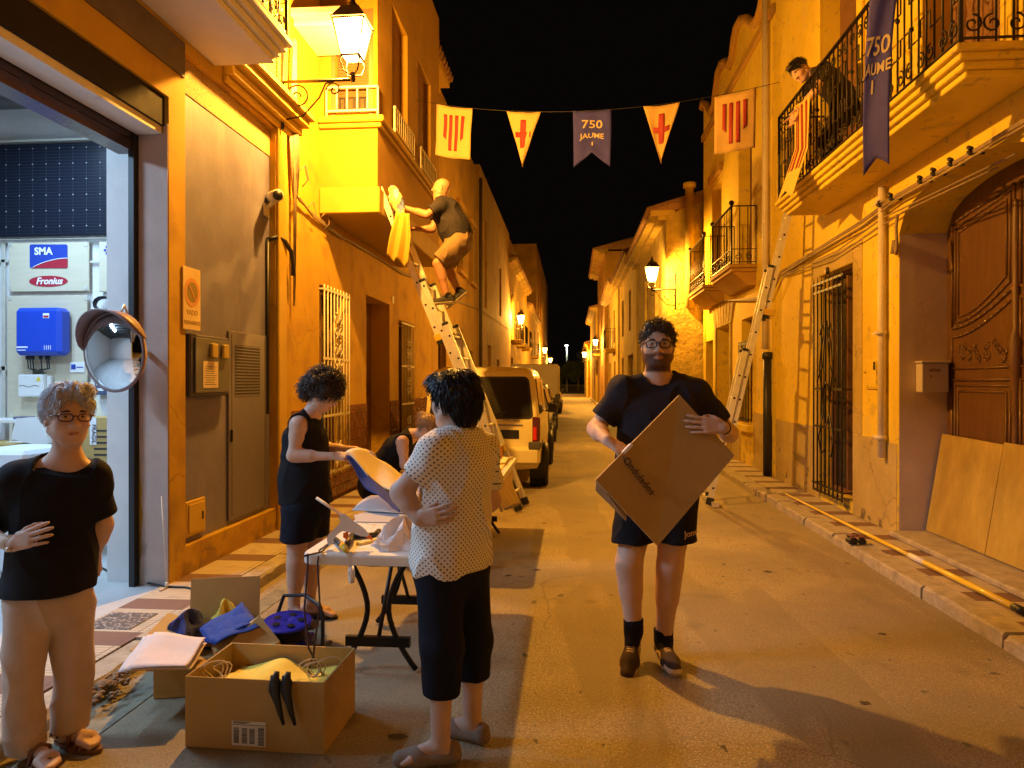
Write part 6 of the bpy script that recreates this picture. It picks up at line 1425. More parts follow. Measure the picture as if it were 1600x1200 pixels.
def surface_nets(D, lo, h):
    ins = D < 0; n = D.shape
    c = np.zeros((n[0]-1, n[1]-1, n[2]-1), np.int8)
    corners = [(i, j, k) for i in (0, 1) for j in (0, 1) for k in (0, 1)]
    sub = lambda A, o: A[o[0]:o[0]+n[0]-1, o[1]:o[1]+n[1]-1, o[2]:o[2]+n[2]-1]
    for o in corners: c += sub(ins, o)
    act = (c > 0) & (c < 8); idx = np.full(act.shape, -1, np.int32); I = np.argwhere(act); idx[act] = np.arange(len(I))
    acc = np.zeros((len(I), 3), np.float32); cnt = np.zeros(len(I), np.float32)
    for a in range(8):
        for ax_ in range(3):
            o = corners[a]
            if o[ax_] == 1: continue
            o2 = list(o); o2[ax_] = 1
            d0 = D[I[:, 0]+o[0], I[:, 1]+o[1], I[:, 2]+o[2]]; d1 = D[I[:, 0]+o2[0], I[:, 1]+o2[1], I[:, 2]+o2[2]]
            m_ = (d0 < 0) != (d1 < 0); t = np.where(m_, d0/(d0-d1+1e-12), 0)
            p = np.tile(np.array(o, np.float32), (len(I), 1)); p[:, ax_] += t
            acc += p*m_[:, None]; cnt += m_
    V = (I + acc/np.maximum(cnt, 1)[:, None])*h + np.array(lo, np.float32)
    F_ = []
    for ax_ in range(3):
        o1, o2 = [(1, 2), (2, 0), (0, 1)][ax_]
        s0 = [slice(None)]*3; s1 = [slice(None)]*3; s0[ax_] = slice(0, n[ax_]-1); s1[ax_] = slice(1, n[ax_])
        a, b = ins[tuple(s0)], ins[tuple(s1)]; E = np.argwhere(a != b); fl = a[E[:, 0], E[:, 1], E[:, 2]]
        ok = (E[:, o1] > 0) & (E[:, o2] > 0) & (E[:, o1] < n[o1]-1) & (E[:, o2] < n[o2]-1); E = E[ok]; fl = fl[ok]
        q = []
        for du, dv in ((0, 0), (-1, 0), (-1, -1), (0, -1)):
            P = E.copy(); P[:, o1] += du; P[:, o2] += dv; q.append(idx[P[:, 0], P[:, 1], P[:, 2]])
        Q = np.stack(q, 1); Q[~fl] = Q[~fl][:, ::-1]; F_.append(Q)
    return V, np.concatenate(F_)
def vnoise(P, sc, seed=0, oct=3):
    """smooth pseudo noise from rotated sines, roughly -1..1"""
    r = np.random.RandomState(seed); out = np.zeros(len(P)); amp = 1; tot = 0
    for o in range(oct):
        for _ in range(4):
            d = r.normal(size=3); d /= np.linalg.norm(d); w_ = r.normal(size=3)*.6
            out += amp*np.sin(P@d*sc*2*PI + r.uniform(0, 6.28) + 1.3*np.sin(P@w_*sc*3+r.uniform(0, 6)))/4
        tot += amp*.6; amp *= .55; sc *= 1.9
    return out/tot
def vnormals(V, Fq):
    a = V[Fq[:, 2]]-V[Fq[:, 0]]; b = V[Fq[:, 3]]-V[Fq[:, 1]]; n = np.cross(a, b); N = np.zeros_like(V)
    for i in range(4): np.add.at(N, Fq[:, i], n)
    return N/(np.linalg.norm(N, axis=1)[:, None]+1e-9)
def relax(V, Fq, it=2, lam=.5):
    for _ in range(it):
        A = np.zeros_like(V); c = np.zeros(len(V))
        for i in range(4):
            for j in (1, 3): np.add.at(A, Fq[:, i], V[Fq[:, (i+j) % 4]]); np.add.at(c, Fq[:, i], 1)
        V = V*(1-lam)+lam*A/np.maximum(c, 1)[:, None]
    return V
def to_obj(name, V, Fq, mats, parent=None, base=None, colors=None, uv=None, extra=None):
    b = np.array(BASE[parent.name] if parent is not None else base, float)
    me = bpy.data.meshes.new(name); o = bpy.data.objects.new(name, me); COL.objects.link(o)
    V = np.array(V, float)-b; fs = Fq.tolist(); mi = [0]*len(fs); vs = V.tolist()
    if extra is not None and extra.v:
        n0 = len(vs); vs += [list(Vector(p)-Vector(b)) for p in extra.v]; fs += [[i+n0 for i in f] for f in extra.f]; mi += [m_+1 for m_ in extra.m]
    me.from_pydata(vs, [], fs)
    for m_ in mats: me.materials.append(m_)
    me.polygons.foreach_set('material_index', mi); me.polygons.foreach_set('use_smooth', [True]*len(fs))
    if colors is not None:
        at = me.color_attributes.new('tint', 'FLOAT_COLOR', 'POINT'); c = np.ones((len(vs), 4), np.float32); c[:len(colors), :3] = colors; at.data.foreach_set('color', c.ravel())
    if uv is not None:
        at = me.attributes.new('wrap', 'FLOAT_VECTOR', 'POINT'); c = np.zeros((len(vs), 3), np.float32); c[:len(uv)] = uv; at.data.foreach_set('vector', c.ravel())
    me.update()
    if parent is not None: o.parent = parent
    else: o.location = b
    BASE[o.name] = Vector(b); return o
def skin_mat(name, col, rough=.5):
    m = pm(name, col, rough, var=.08, vs=25, bump=.18, bs=220, bdist=.002, sss=.12); nt = m.node_tree; b = nt.nodes['Principled BSDF']
    at = nt.nodes.new('ShaderNodeVertexColor'); at.layer_name = 'tint'; mx = nt.nodes.new('ShaderNodeMix'); mx.data_type = 'RGBA'; mx.blend_type = 'MULTIPLY'; mx.inputs[0].default_value = 1
    nt.links.new(b.inputs['Base Color'].links[0].from_socket, mx.inputs[6]); nt.links.new(at.outputs['Color'], mx.inputs[7]); nt.links.new(mx.outputs[2], b.inputs['Base Color'])
    m.node_tree.nodes['Principled BSDF'].inputs['Specular IOR Level'].default_value = .3; return m
EYE = [pm('eye_white', (.38, .33, .30), .15), pm('eye_iris', (.06, .035, .02), .15), pm('brow_hair', (.05, .035, .025), .8)]
def unit(v): v = Vector(v); return v.normalized()
class Head:
    """head frame: c centre, f forward, u up -> r = person's left-to-right axis (towards the person's left is +x)"""
    def __init__(s, c, f, u=(0, 0, 1), sc=1.0):
        s.f = unit(f); u = Vector(u); s.u = (u-s.f*u.dot(s.f)).normalized(); s.r = s.f.cross(s.u).normalized(); s.c = Vector(c); s.k = sc   # r: person's right
    def p(s, x, y, z): return s.c+(s.r*x+s.f*y+s.u*z)*s.k
    def R(s): return ([*s.r], [*s.f], [*s.u])
    def add(s, B, jaw=1.0, nose=1.0, mouth=0, chin=1.0, brow=1.0, ears=True):
        k = s.k; e = lambda c, r, kk=.02, op='u': B.ell(s.p(*c), tuple(x*k for x in r), kk*k, s.R(), op); cn = lambda a, b, ra, rb, kk=.015, op='u': B.cone(s.p(*a), s.p(*b), ra*k, rb*k, kk*k, op=op)
        e((0, -.018, .032), (.0765, .094, .086)); e((0, .022, -.012), (.064*jaw, .068, .085), .03); e((0, .03, -.062), (.046*jaw, .048, .045), .04)
        e((0, .064, -.092), (.021*chin, .018, .018), .03)
        for q in (-1, 1):
            e((q*.036, .058, -.022), (.024, .022, .022), .025); cn((q*.060, -.0, -.055), (q*.025, .055, -.092), .014*jaw, .014, .03)
            e((q*.031, .095, .012), (.017, .016, .012), .014, 'sub'); cn((q*.012, .084, .026), (q*.047, .070, .026), .008*brow, .007, .015)
            e((q*.0135, .096, -.028), (.0085, .010, .0075), .006)
            e((q*.031, .076, .001), (.017, .010, .006), .008)
            if ears: e((q*.077, -.008, -.004), (.008, .017, .030), .008); e((q*.081, -.002, -.002), (.006, .009, .016), .006, 'sub')
        cn((0, .084, .014), (0, .103, -.020), .0075, .0105*nose, .012); e((0, .104, -.026), (.0115*nose, .011, .0095), .008)
        cn((-.020, .076, -.0535), (0, .0885, -.052), .0055, .0065, .006); cn((.020, .076, -.0535), (0, .0885, -.052), .0055, .0065, .006)
        cn((-.017, .077, -.064), (0, .087, -.0645), .006, .0075, .006); cn((.017, .077, -.064), (0, .087, -.0645), .006, .0075, .006)
        cn((-.022, .088, -.0585-mouth*.002), (.022, .088, -.0585-mouth*.002), .0022+.003*mouth, .0022+.003*mouth, .003, 'sub')
    def eyes(s, X, closed=False):
        k = s.k
        for q in (-1, 1):
            c = s.p(q*.031, .0735, .008)
            X.sphere(c, .0125*k, 12, 8, 0); X.sphere(c+(s.f*.0075)*k, .0062*k, 10, 6, 1)
            X.tube([s.p(q*.012, .0885, .027), s.p(q*.026, .0900, .031), s.p(q*.047, .078, .027)], [.003*k, .0048*k, .0024*k], 6, mi=2)
    def local(s, V):
        d = (V-np.array(s.c))/s.k; return d@np.array(s.r), d@np.array(s.f), d@np.array(s.u)
    def tint(s, V, C, beard=None, lips=(.80, .50, .45), cheek=True):
        x, y, z = s.local(V)
        def mixc(w, col): C[:] = C*(1-w[:, None])+np.array(col)*w[:, None]*C
        w = np.clip(1-np.sqrt((x/.024)**2+((y-.085)/.02)**2+((z+.0585)/.011)**2), 0, 1); mixc(np.clip(w*3, 0, 1), lips)
        if cheek:
            for q in (-1, 1): w = np.clip(1-np.sqrt(((x-q*.04)/.03)**2+((y-.06)/.04)**2+((z+.025)/.025)**2), 0, 1); mixc(w*.5, (1, .75, .68))
            w = np.clip(1-np.sqrt((x/.016)**2+((y-.1)/.02)**2+((z+.024)/.018)**2), 0, 1); mixc(w*.5, (1, .74, .66))
        if beard:
            n = vnoise(np.stack([x, y, z], 1), 60, 3)*.12; near = (np.abs(x) < .085) & (np.abs(y) < .13) & (np.abs(z) < .14)
            jl = (z < -.036+.25*np.maximum(0, .055-y)+.0*x) & (y > -.012)
            edge = np.clip((-.034+.55*np.maximum(0, .062-y)-z)/.010+n*3, 0, 1)*np.clip((y+.006)/.012, 0, 1)*np.clip((z+.135)/.01, 0, 1)
            mouthm = np.clip(1.25-np.sqrt((x/.021)**2+((z+.0595)/.0085)**2), 0, 1); mouthm = np.clip(mouthm*3, 0, 1)
            w = np.clip(edge-mouthm, 0, 1)*near; mixc(w*.92, beard)
def finger(B, p, d, nrm, lens, r0, r1, curls):
    """one finger: p knuckle, d direction, nrm palm normal (fingers bend towards it)"""
    d = unit(d); n = Vector(nrm); n = (n-d*n.dot(d)).normalized(); a = 0; q = Vector(p); rs = [r0, r0*.93, r0*.85, r1]; 
    for i, (l, c) in enumerate(zip(lens, curls)):
        a += c; dd = d*math.cos(a)+n*math.sin(a); q2 = q+dd*l; B.cone(q, q2, rs[i], rs[i+1], .004); q = q2
    return q
def hand(B, wrist, d, palm, thumb_side, curl=.35, size=1.0, spread=.12, thumb=None, curls=None, fist=0):
    """d: wrist->knuckles; palm: direction the palm faces; thumb_side: direction from little finger to thumb"""
    d = unit(d); palm = Vector(palm); palm = (palm-d*palm.dot(d)).normalized(); t = Vector(thumb_side); t = (t-d*t.dot(d)-palm*t.dot(palm)).normalized(); s = size; w0 = Vector(wrist)
    K = []
    for i, (off, ln) in enumerate(((.030, .088), (.010, .092), (-.011, .087), (-.030, .078))):
        kn = w0+d*ln*s+t*off*s; K.append(kn); B.cone(w0+t*off*.55*s+d*.012*s, kn, .0145*s, .0105*s, .014*s)
    B.cone(w0+t*.03*s+d*.03*s, w0+t*.026*s+d*.055*s+palm*.004*s, .014*s, .010*s, .014*s)
    L_ = ((.042, .025, .020), (.047, .028, .021), (.043, .026, .020), (.034, .020, .018))
    for i in range(4):
        c = curls[i] if curls else curl*(1+.12*i); dd = d+t*spread*(1.2-.8*i)*.6
        finger(B, K[i], dd, palm, [x*s for x in L_[i]], (.0092, .0095, .0090, .0080)[i]*s, .0065*s, (c*.9, c*1.1, c*.7))
    th = thumb if thumb is not None else (t*.75+d*.75+palm*.35)
    finger(B, w0+t*.028*s+d*.018*s+palm*.006*s, th, palm+d*.5, [.040*s, .032*s, .026*s], .0125*s, .008*s, (.0, .25, .25))
    return K
def limb(B, a, b, c, ra, rb, rc, k=.03, calf=None, side=None):
    """two-bone limb with a muscle swell on each bone"""
    a, b, c = Vector(a), Vector(b), Vector(c)
    B.cone(a, b, ra, rb, k); B.cone(b, c, rb, rc, k)
    m = a.lerp(b, .35); B.ell(m, (ra*1.0,)*3, k)
    m = b.lerp(c, .28); B.cone(b.lerp(c, .16), b.lerp(c, .42), rb*1.04, rb*.98, k) if calf is None else B.cone(b.lerp(c, .15)+Vector(calf), b.lerp(c, .42)+Vector(calf)*.8, rb*.95, rb*.88, k)
def foot(B, ank, toe_dir, L_=.25, r=.036, k=.03, z0=None):
    ank = Vector(ank); t = unit(toe_dir); zf = (z0 if z0 is not None else ank.z-.07)
    heel = ank-t*.045; heel.z = zf+.029; ball = ank+t*(L_*.48); ball.z = zf+.026; toe = ank+t*(L_*.68); toe.z = zf+.02; sd = t.cross(Vector((0, 0, 1)))
    B.cone(ank, heel, r*.85, .027, k*.6); B.cone(heel, ball, .025, .022, k*.6); B.cone(ank, ball+Vector((0, 0, .008)), r*.72, .020, k*.6)
    B.cone(ball-sd*.018, ball+sd*.016, .021, .020, k*.5); 
    for i in range(5): o = -.030+.0155*i; tl = (L_*.70, L_*.72, L_*.71, L_*.67, L_*.62)[i]; B.cone(ball+sd*o*-1, Vector((*(ank+t*tl-sd*o*.95).xy, zf+.012)), .014 if i else .017, .010 if i else .013, .008)
def glasses(h, parent, mat, w=.046, hh=.034, r=.0022):
    q = MB(); 
    for s in (-1, 1):
        q.tube([h.p(s*.034+w/2*math.copysign(abs(math.cos(a))**.7, math.cos(a)), .103-.006*abs(math.cos(a))*(s*math.cos(a) > 0)*1.5, .006+hh/2*math.copysign(abs(math.sin(a))**.8, math.sin(a))) for a in [2*PI*i/20 for i in range(20)]], r*h.k, 6, closed=True)
        q.tube([h.p(s*(.034+w/2), .095, .012), h.p(s*.076, .08, .012), h.p(s*.079, .0, .012), h.p(s*.078, -.02, -.004)], r*h.k, 6)
    q.tube([h.p(-.011, .103, .010), h.p(0, .107, .013), h.p(.011, .103, .010)], r*h.k, 6)
    o = q.build('glasses', mat, parent)
    return o
def dist_side(p0, p1): return (Vector(p1)-Vector(p0))

# ================================================================ PEOPLE
SK_M = skin_mat('skin_tanned', (.66, .42, .29)); SK_B = skin_mat('skin_sunburnt', (.42, .21, .12)); SK_W = skin_mat('skin_light', (.62, .40, .29)); SK_O = skin_mat('skin_older', (.62, .41, .31))
def cloth_mat(name, col, attr=False, **k):
    m = pm(name, col, .85, var=.12, vs=14, bump=.35, bs=420, bdist=.0015, **k)
    if attr:
        nt = m.node_tree; b = nt.nodes['Principled BSDF']; at = nt.nodes.new('ShaderNodeVertexColor'); at.layer_name = 'tint'; mx = nt.nodes.new('ShaderNodeMix'); mx.data_type = 'RGBA'; mx.blend_type = 'MULTIPLY'; mx.inputs[0].default_value = 1
        nt.links.new(b.inputs['Base Color'].links[0].from_socket, mx.inputs[6]); nt.links.new(at.outputs['Color'], mx.inputs[7]); nt.links.new(mx.outputs[2], b.inputs['Base Color'])
    return m
BLK = cloth_mat('black_jersey', (.011, .010, .012), spec=.2); CHAR = cloth_mat('charcoal_tee', (.024, .020, .024), spec=.25); NAVY = cloth_mat('navy_twill', (.009, .010, .018), spec=.2)
TAN = cloth_mat('beige_linen', (.55, .42, .33)); KHAKI = cloth_mat('khaki_twill', (.20, .13, .06)); LEATH = pm('brown_leather', (.20, .09, .05), .55, var=.2, vs=20)
SHOE = cloth_mat('shoe_fabric', (1, 1, 1), True)
def polka():
    m = pm('polka_dot_cotton', (.86, .80, .72), .85, var=.06, vs=14, bump=.3, bs=420, bdist=.0015); nt = m.node_tree; N = nt.nodes; L = nt.links; b = N['Principled BSDF']
    at = N.new('ShaderNodeAttribute'); at.attribute_name = 'wrap'; sx = N.new('ShaderNodeSeparateXYZ'); L.new(at.outputs['Vector'], sx.inputs[0])
    def mt(op, a, v=None):
        n = N.new('ShaderNodeMath'); n.operation = op
        for i, q in enumerate((a, v)):
            if q is None: continue
            if isinstance(q, (int, float)): n.inputs[i].default_value = q
            else: L.new(q, n.inputs[i])
        return n.outputs[0]
    U = mt('MULTIPLY', sx.outputs[0], 1/.0215); V_ = mt('MULTIPLY', sx.outputs[2], 1/.0215); best = None
    for o in (0, .5):
        fx = mt('SUBTRACT', mt('FRACT', mt('ADD', U, o)), .5); fy_ = mt('SUBTRACT', mt('FRACT', mt('ADD', V_, o)), .5)
        d = mt('SQRT', mt('ADD', mt('MULTIPLY', fx, fx), mt('MULTIPLY', fy_, fy_))); best = d if best is None else mt('MINIMUM', best, d)
    dot = mt('LESS_THAN', best, .15); mx = N.new('ShaderNodeMix'); mx.data_type = 'RGBA'; L.new(dot, mx.inputs[0]); L.new(b.inputs['Base Color'].links[0].from_socket, mx.inputs[6]); mx.inputs[7].default_value = (.035, .02, .02, 1); L.new(mx.outputs[2], b.inputs['Base Color'])
    return m
def above(c, n): return (tuple(c), tuple(unit(n)))
def hole(c, n, r, sx=None):
    """collar opening: removes what lies within r of axis (c,n) and beyond c along n"""
    c = Vector(c); n = unit(n)
    def f(X, Y, Z):
        px, py, pz = X-c.x, Y-c.y, Z-c.z; t = px*n.x+py*n.y+pz*n.z
        d = np.sqrt(np.maximum(px*px+py*py+pz*pz-t*t, 0)); return -np.maximum(d-r, -t)
    return f
def ballcut(c, r):
    c = Vector(c)
    return lambda X, Y, Z: r-np.sqrt((X-c.x)**2+(Y-c.y)**2+(Z-c.z)**2)
def sleeve(J, s, t0, t1, r0, r1, h=.0045):
    a, b = J['sh'+s], J['el'+s]; B = Body(h); B.cone(a, a.lerp(b, t1+.3), r0, r1, .02); return (B, [above(a.lerp(b, t1), b-a)])
def garment(name, B, clips, mat, parent, amp=.006, sc=6, seed=1, wrap=None, it=2, stretch=(1, 1, .45), tintf=None, parts=()):
    V, Fq = B.mesh(clips, parts); V = relax(V, Fq, it, .4); N = vnormals(V, Fq)
    n = vnoise(V*np.array(stretch), sc, seed, 3); rg_ = (1-np.abs(vnoise(V*np.array((1, 1, .7)), sc*.8, seed+50, 2)))**3-.3; n = n*.6+rg_*1.1; V = V + N*(n*amp)[:, None]
    uv = wrap(V) if wrap else None; C = tintf(V) if tintf else None
    o = to_obj(name, V, Fq, [mat], parent, None, C, uv); return o, V, N
def torso(B, J, r, g=0, k=.05, top=True):
    sd = r.get('side') or (J['shb']-J['sha']); fl = r.get('flat', .68)
    B.cone(J['pel'], J['waist'], r['hip']+g, r['waist']+g, k, fl, sd); B.cone(J['waist'], J['chest'], r['waist']+g, r['chest']+g, k, fl, sd)
    if top:
        for s in ('sha', 'shb'):
            B.cone(J['chest'].lerp(J['nb'], .35), J[s], r.get('tr', .075)+g, r.get('sh', .055)+g, k); B.cone(J['nb']+Vector((0, 0, .01)), J[s], .045+g*.6, r.get('sh', .055)*.75+g, k)
def base_person(name_lbl, J, r, H, skin, hs=1.0, h=.0045, hands=(), feet=(), neck=.052, legs=True, arms=('a', 'b'), headk={}, beard=None, base=None, group=None):
    B = Body(h); torso(B, J, r)
    H.add(B, **headk); B.cone(H.p(0, -.022, -.045), J['nb'], neck, neck*1.12, .03); B.cone(H.p(0, -.004, -.07), J['nb'], neck*.8, neck*.95, .022)
    for s in arms:
        limb(B, J['sh'+s], J['el'+s], J['wr'+s], r.get('ua', .046), r.get('el', .038), r.get('wr', .025), .025)
    if legs:
        for s in 'ab': limb(B, J['hip'+s], J['kn'+s], J['an'+s], r.get('th', .082), r.get('kn', .052), r.get('an', .036), .03, calf=r.get('calf', (0, .012, 0)))
    for hd in hands: hand(B, **hd)
    for ft in feet: foot(B, **ft)
    V, Fq = B.mesh(); V = relax(V, Fq, 1, .35); C = np.ones((len(V), 3)); H.tint(V, C, beard=beard)
    C *= (1+vnoise(V, 7, 5)[:, None]*.06)
    X = MB(); H.eyes(X); b = base or Vector((J['pel'].x, J['pel'].y, 0))
    o = to_obj('person', V, Fq, [skin]+EYE, None, b, C, extra=X); tag(o, name_lbl, 'person', group); return o
def hairdo(H, parent, mat, prims, cuts, h=.004, amp=.004, sc=28, seed=3, strands=0, slen=.03, sr=.0011, flow=(0, -.2, -1), curl=0, zmin=None):
    B = Body(h)
    for c, r_ in prims: B.ell(H.p(*c), tuple(x*H.k for x in r_), .02, H.R())
    for c, r_ in cuts: B.ell(H.p(*c), tuple(x*H.k for x in r_), .012, H.R(), 'sub')
    V, Fq = B.mesh(); V = relax(V, Fq, 1, .4); N = vnormals(V, Fq); x, y, z = H.local(V); L_ = np.stack([x, y, z*.35], 1)
    V = V+N*((vnoise(L_, sc, seed, 3)+.3)*amp)[:, None]; X = MB(); rr_ = random.Random(seed); ids = [rr_.randrange(len(V)) for _ in range(strands)]
    fl = H.r*flow[0]+H.f*flow[1]+H.u*flow[2]; crown = H.p(0, -.03, .12)
    for i in ids:
        n = Vector(N[i]); p = Vector(V[i]); lp = (p-H.c)
        if n.dot(H.f) > .2 and lp.dot(H.u) < .045*H.k and curl == 0: continue
        t = (p-crown)+fl*.05+Vector((rr_.gauss(0, 1), rr_.gauss(0, 1), rr_.gauss(0, 1)))*(.012+curl*.04); t = (t-n*t.dot(n)*.8); t = t.normalized() if t.length > 1e-5 else fl
        l = slen*rr_.uniform(.5, 1.3); s_ = n.cross(t)*rr_.choice((-1, 1))
        if curl: pts = [p-n*.003, p+n*l*.35+t*l*.25, p+n*l*.5+t*l*.7+s_*l*.3, p+n*l*.25+t*l*.9+s_*l*.55]
        else: pts = [p-n*.003, p+n*.003+t*l*.4, p+n*.003+t*l*.8, p-n*.001+t*l*1.05]
        X.tube(pts, [sr*1.3, sr*1.2, sr, sr*.3], 3)
    X.m = [-1]*len(X.m)
    return to_obj('hair', V, Fq, [mat], parent, extra=X)
BROWN_H = pm('brown_hair', (.05, .03, .018), .5, var=.4, vs=60); BLACK_H = pm('black_hair', (.012, .009, .009), .4, var=.3, vs=60, spec=.4); WHITE_H = pm('white_hair', (.50, .51, .56), .55, var=.35, vs=50); BLOND_H = pm('fair_hair', (.30, .17, .07), .5, var=.35, vs=70)
CUT = [((0, .115, -.035), (.064, .085, .098)), ((0, .04, -.15), (.12, .12, .085)), ((.083, .005, -.02), (.018, .030, .045)), ((-.083, .005, -.02), (.018, .030, .045))]
def drawtext_on(parent, V, N, items, mat, org, ax, up, view):
    """flat lettering laid on the garment surface"""
    ax, up, view = unit(ax), unit(up), unit(view); Va = np.array(V); Na = np.array(N); ok = Na@np.array(view) < -.1; Va = Va[ok]; P2 = np.stack([(Va-np.array(org))@np.array(ax), (Va-np.array(org))@np.array(up)], 1); dep = (Va-np.array(org))@np.array(view)
    q = MB(); tmp = MB(); s, size, bold = items; text_mb(tmp, s, size, Matrix.Identity(4), .0004, bold=bold); vs = []
    for v in tmp.v:
        d2 = (P2[:, 0]-v[0])**2+(P2[:, 1]-v[1])**2; c = np.argsort(d2)[:4]; vs.append(Vector(org)+ax*v[0]+up*v[1]+view*(float(dep[c].mean())-.003-(v[2] > 0)*.0006))
    q.add(vs, tmp.f); return q.build('lettering', mat, parent)
def sneaker(parent, ank, toe, z0, mat, up=(.03, .025, .025), sole=(.75, .66, .5), stripe=None, L_=.27, pitch=0, name='shoe', w=.036):
    B = Body(.004); ank = Vector(ank); t = unit(toe); sd = t.cross(Vector((0, 0, 1))).normalized(); vz = sd.cross(t).normalized()
    q0 = ank - vz*.075 - t*.045; heel = q0+vz*.034; ball = q0+t*(L_*.62)+vz*.030; tip = q0+t*(L_*.85)+vz*.026
    B.cone(heel, heel+vz*.05+t*.012, .036, .038, .02); B.cone(heel, ball, .035, w+.004, .02); B.cone(ball, tip, w+.004, w-.004, .02); B.cone(heel+vz*.045+t*.03, ball+vz*.004, .038, .03, .025)
    def tf(V):
        d = V-np.array(q0); a = d@np.array(vz); l = d@np.array(t); s_ = d@np.array(sd); C = np.tile(np.array(up), (len(V), 1)); so = (a < .026) | ((a < .040) & (l > L_*.74)); C[so] = sole
        C[(a > .012) & (a < .015)] = np.array(up)*.5
        if stripe:
            st_ = (np.abs(a-(.038+.02*np.sin((l-.05)*28))) < .008) & (l > .02) & (l < L_*.55) & (np.abs(s_) > .022); C[st_] = stripe
            lc = (a > .05) & (l > .075) & (l < .165) & (np.abs(s_) < .02) & ((l*70) % 1 < .5); C[lc] = stripe
        return C
    o, V, N = garment(name, B, [above(q0, -vz)], mat, parent, amp=.001, tintf=tf, it=1)
    return o
def straps(parent, ank, toe, z0, mat, sole_m, L_=.24, kind='flip'):
    """sandal: flat sole and straps following the foot"""
    ank = Vector(ank); t = unit(toe); sd = t.cross(Vector((0, 0, 1))); q = MB(); c0 = Vector((ank.x, ank.y, 0))
    P = []
    for i in range(17):
        a = i/16*2*PI; l = math.cos(a); w_ = math.sin(a)*(.043 if l > 0 else .034); P.append(c0+t*(L_*.27+l*L_*.52)+sd*w_)
    P = P[:-1]; n = len(P); q.add([Vector((p.x, p.y, z0+.001)) for p in P]+[Vector((p.x, p.y, z0+.016)) for p in P], [tuple(range(n))[::-1], tuple(range(n, 2*n))] + [(i, (i+1) % n, (i+1) % n+n, i+n) for i in range(n)])
    o = q.build('sandal', sole_m, parent); q = MB()
    g = lambda l, s_, z: Vector((*(c0+t*l+sd*s_).xy, z0+z))
    if kind == 'flip': 
        for s_ in (-1, 1): q.tube([g(L_*.56, .008, .03), g(L_*.45, s_*.025, .055), g(L_*.28, s_*.042, .018)], .005, 6)
        q.tube([g(-.01, -.036, .02), g(-.04, 0, .10), g(-.01, .036, .02)], .004, 6); q.tube([ank+sd*.037+Vector((0, 0, .0)), ank+t*.04+Vector((0, 0, .004)), ank-sd*.037, ank-t*.038], .004, 5, closed=True)
    else:
        for l, zt, hw in ((L_*.22, .085, .040), (L_*.40, .062, .044), (L_*.52, .052, .044)): q.tube([g(l, -hw, .012), g(l+.004, -hw*.8, zt*.8), g(l+.008, 0, zt), g(l+.004, hw*.8, zt*.8), g(l, hw, .012)], [.008]*5, 6)
        q.tube([ank+sd*.040, ank+t*.045+Vector((0, 0, .0)), ank-sd*.040, ank-t*.042], .006, 6, closed=True)
    q.build('strap', mat, parent); return o

# ---------------------------------------------------------------- the bearded man carrying a flat carton
d = 3.85
J = dict(head=W(1028, 541, d), nb=W(1028, 592, d+.03), sha=W(973, 611, d+.02), shb=W(1086, 613, d+.02), chest=W(1028, 664, d+.03), waist=W(1028, 730, d+.02), pel=W(1029, 778, d+.02),
         ela=W(931, 670, d+.04), elb=W(1140, 678, d+.04), wra=W(949, 688, 3.58), wrb=W(1131, 668, 3.485), hipa=W(1001, 782, d+.01), hipb=W(1057, 782, d+.01),
         kna=W(983, 880, d-.08), knb=W(1047, 884, d-.06), ana=W(990, 986, d-.06), anb=W(1037, 1002, d-.0))
f = unit(-Vector((J['head'].x, J['head'].y, 0))+Vector((.1, 0, 0)))
H = Head(J['head'], f, sc=1.07)
rM = dict(hip=.188, waist=.192, chest=.192, flat=.66, tr=.085, sh=.058, ua=.052, el=.045, wr=.029, th=.102, kn=.067, an=.043)
vw = (J['chest']-Vector((0, 0, CH))).normalized()
board_n = Vector((.05, -1, .02)).normalized()
hA = dict(wrist=J['wra'], d=Vector((.55, -.35, -.35)), palm=Vector((-.1, .35, -1)), thumb_side=Vector((.6, -.5, .5)), curls=(.55, .65, .7, .75), size=1.08, thumb=Vector((.9, -.1, -.3)))
hB = dict(wrist=J['wrb'], d=Vector((-.92, -.12, .10)), palm=Vector((0, 1, -.1)), thumb_side=Vector((0, .2, 1)), curls=(.10, .12, .16, .2), size=1.05, spread=.16, thumb=Vector((-.6, .6, .35)))
man = base_person('bearded man in glasses and dark t-shirt walking with a big flat carton', J, rM, H, SK_M, h=.0045, hands=(hA, hB), feet=(), neck=.062, headk=dict(jaw=1.12, nose=1.1, chin=1.2), beard=(.12, .07, .05))
q = Body(.0045); torso(q, J, rM, .022)
garment('t_shirt', q, [hole(W(1028, 594, d)+Vector((0, .03, .0)), Vector((0, -.25, 1)), .084), above(W(1029, 806, d), (0, 0, -1))], CHAR, man, amp=.011, sc=3.6, seed=4, parts=[sleeve(J, 'a', 0, .72, .066, .074), sleeve(J, 'b', 0, .72, .066, .074)])
q = Body(.0045); q.cone(J['pel'], J['waist'], .198, .19, .05, .66, Vector((1, 0, 0)))
for s in 'ab': q.cone(J['hip'+s]+Vector((0, 0, .02)), J['kn'+s]+Vector((.02 if s == 'b' else 0, 0, .0)), .118, .112, .03)
sh_, sv, sn = garment('shorts', q, [above(W(1029, 762, d), (0, 0, 1)), above(W(1000, 845, d-.05), (.0, 0, -1))], BLK, man, amp=.009, sc=4, seed=8)
drawtext_on(sh_, sv, sn, ('Joma', .042, .0012), pm('print_tan', (.6, .42, .3), .7), W(1080, 832, d-.1), (.97, 0, .08), (-.08, 0, .97), (0, 1, 0))
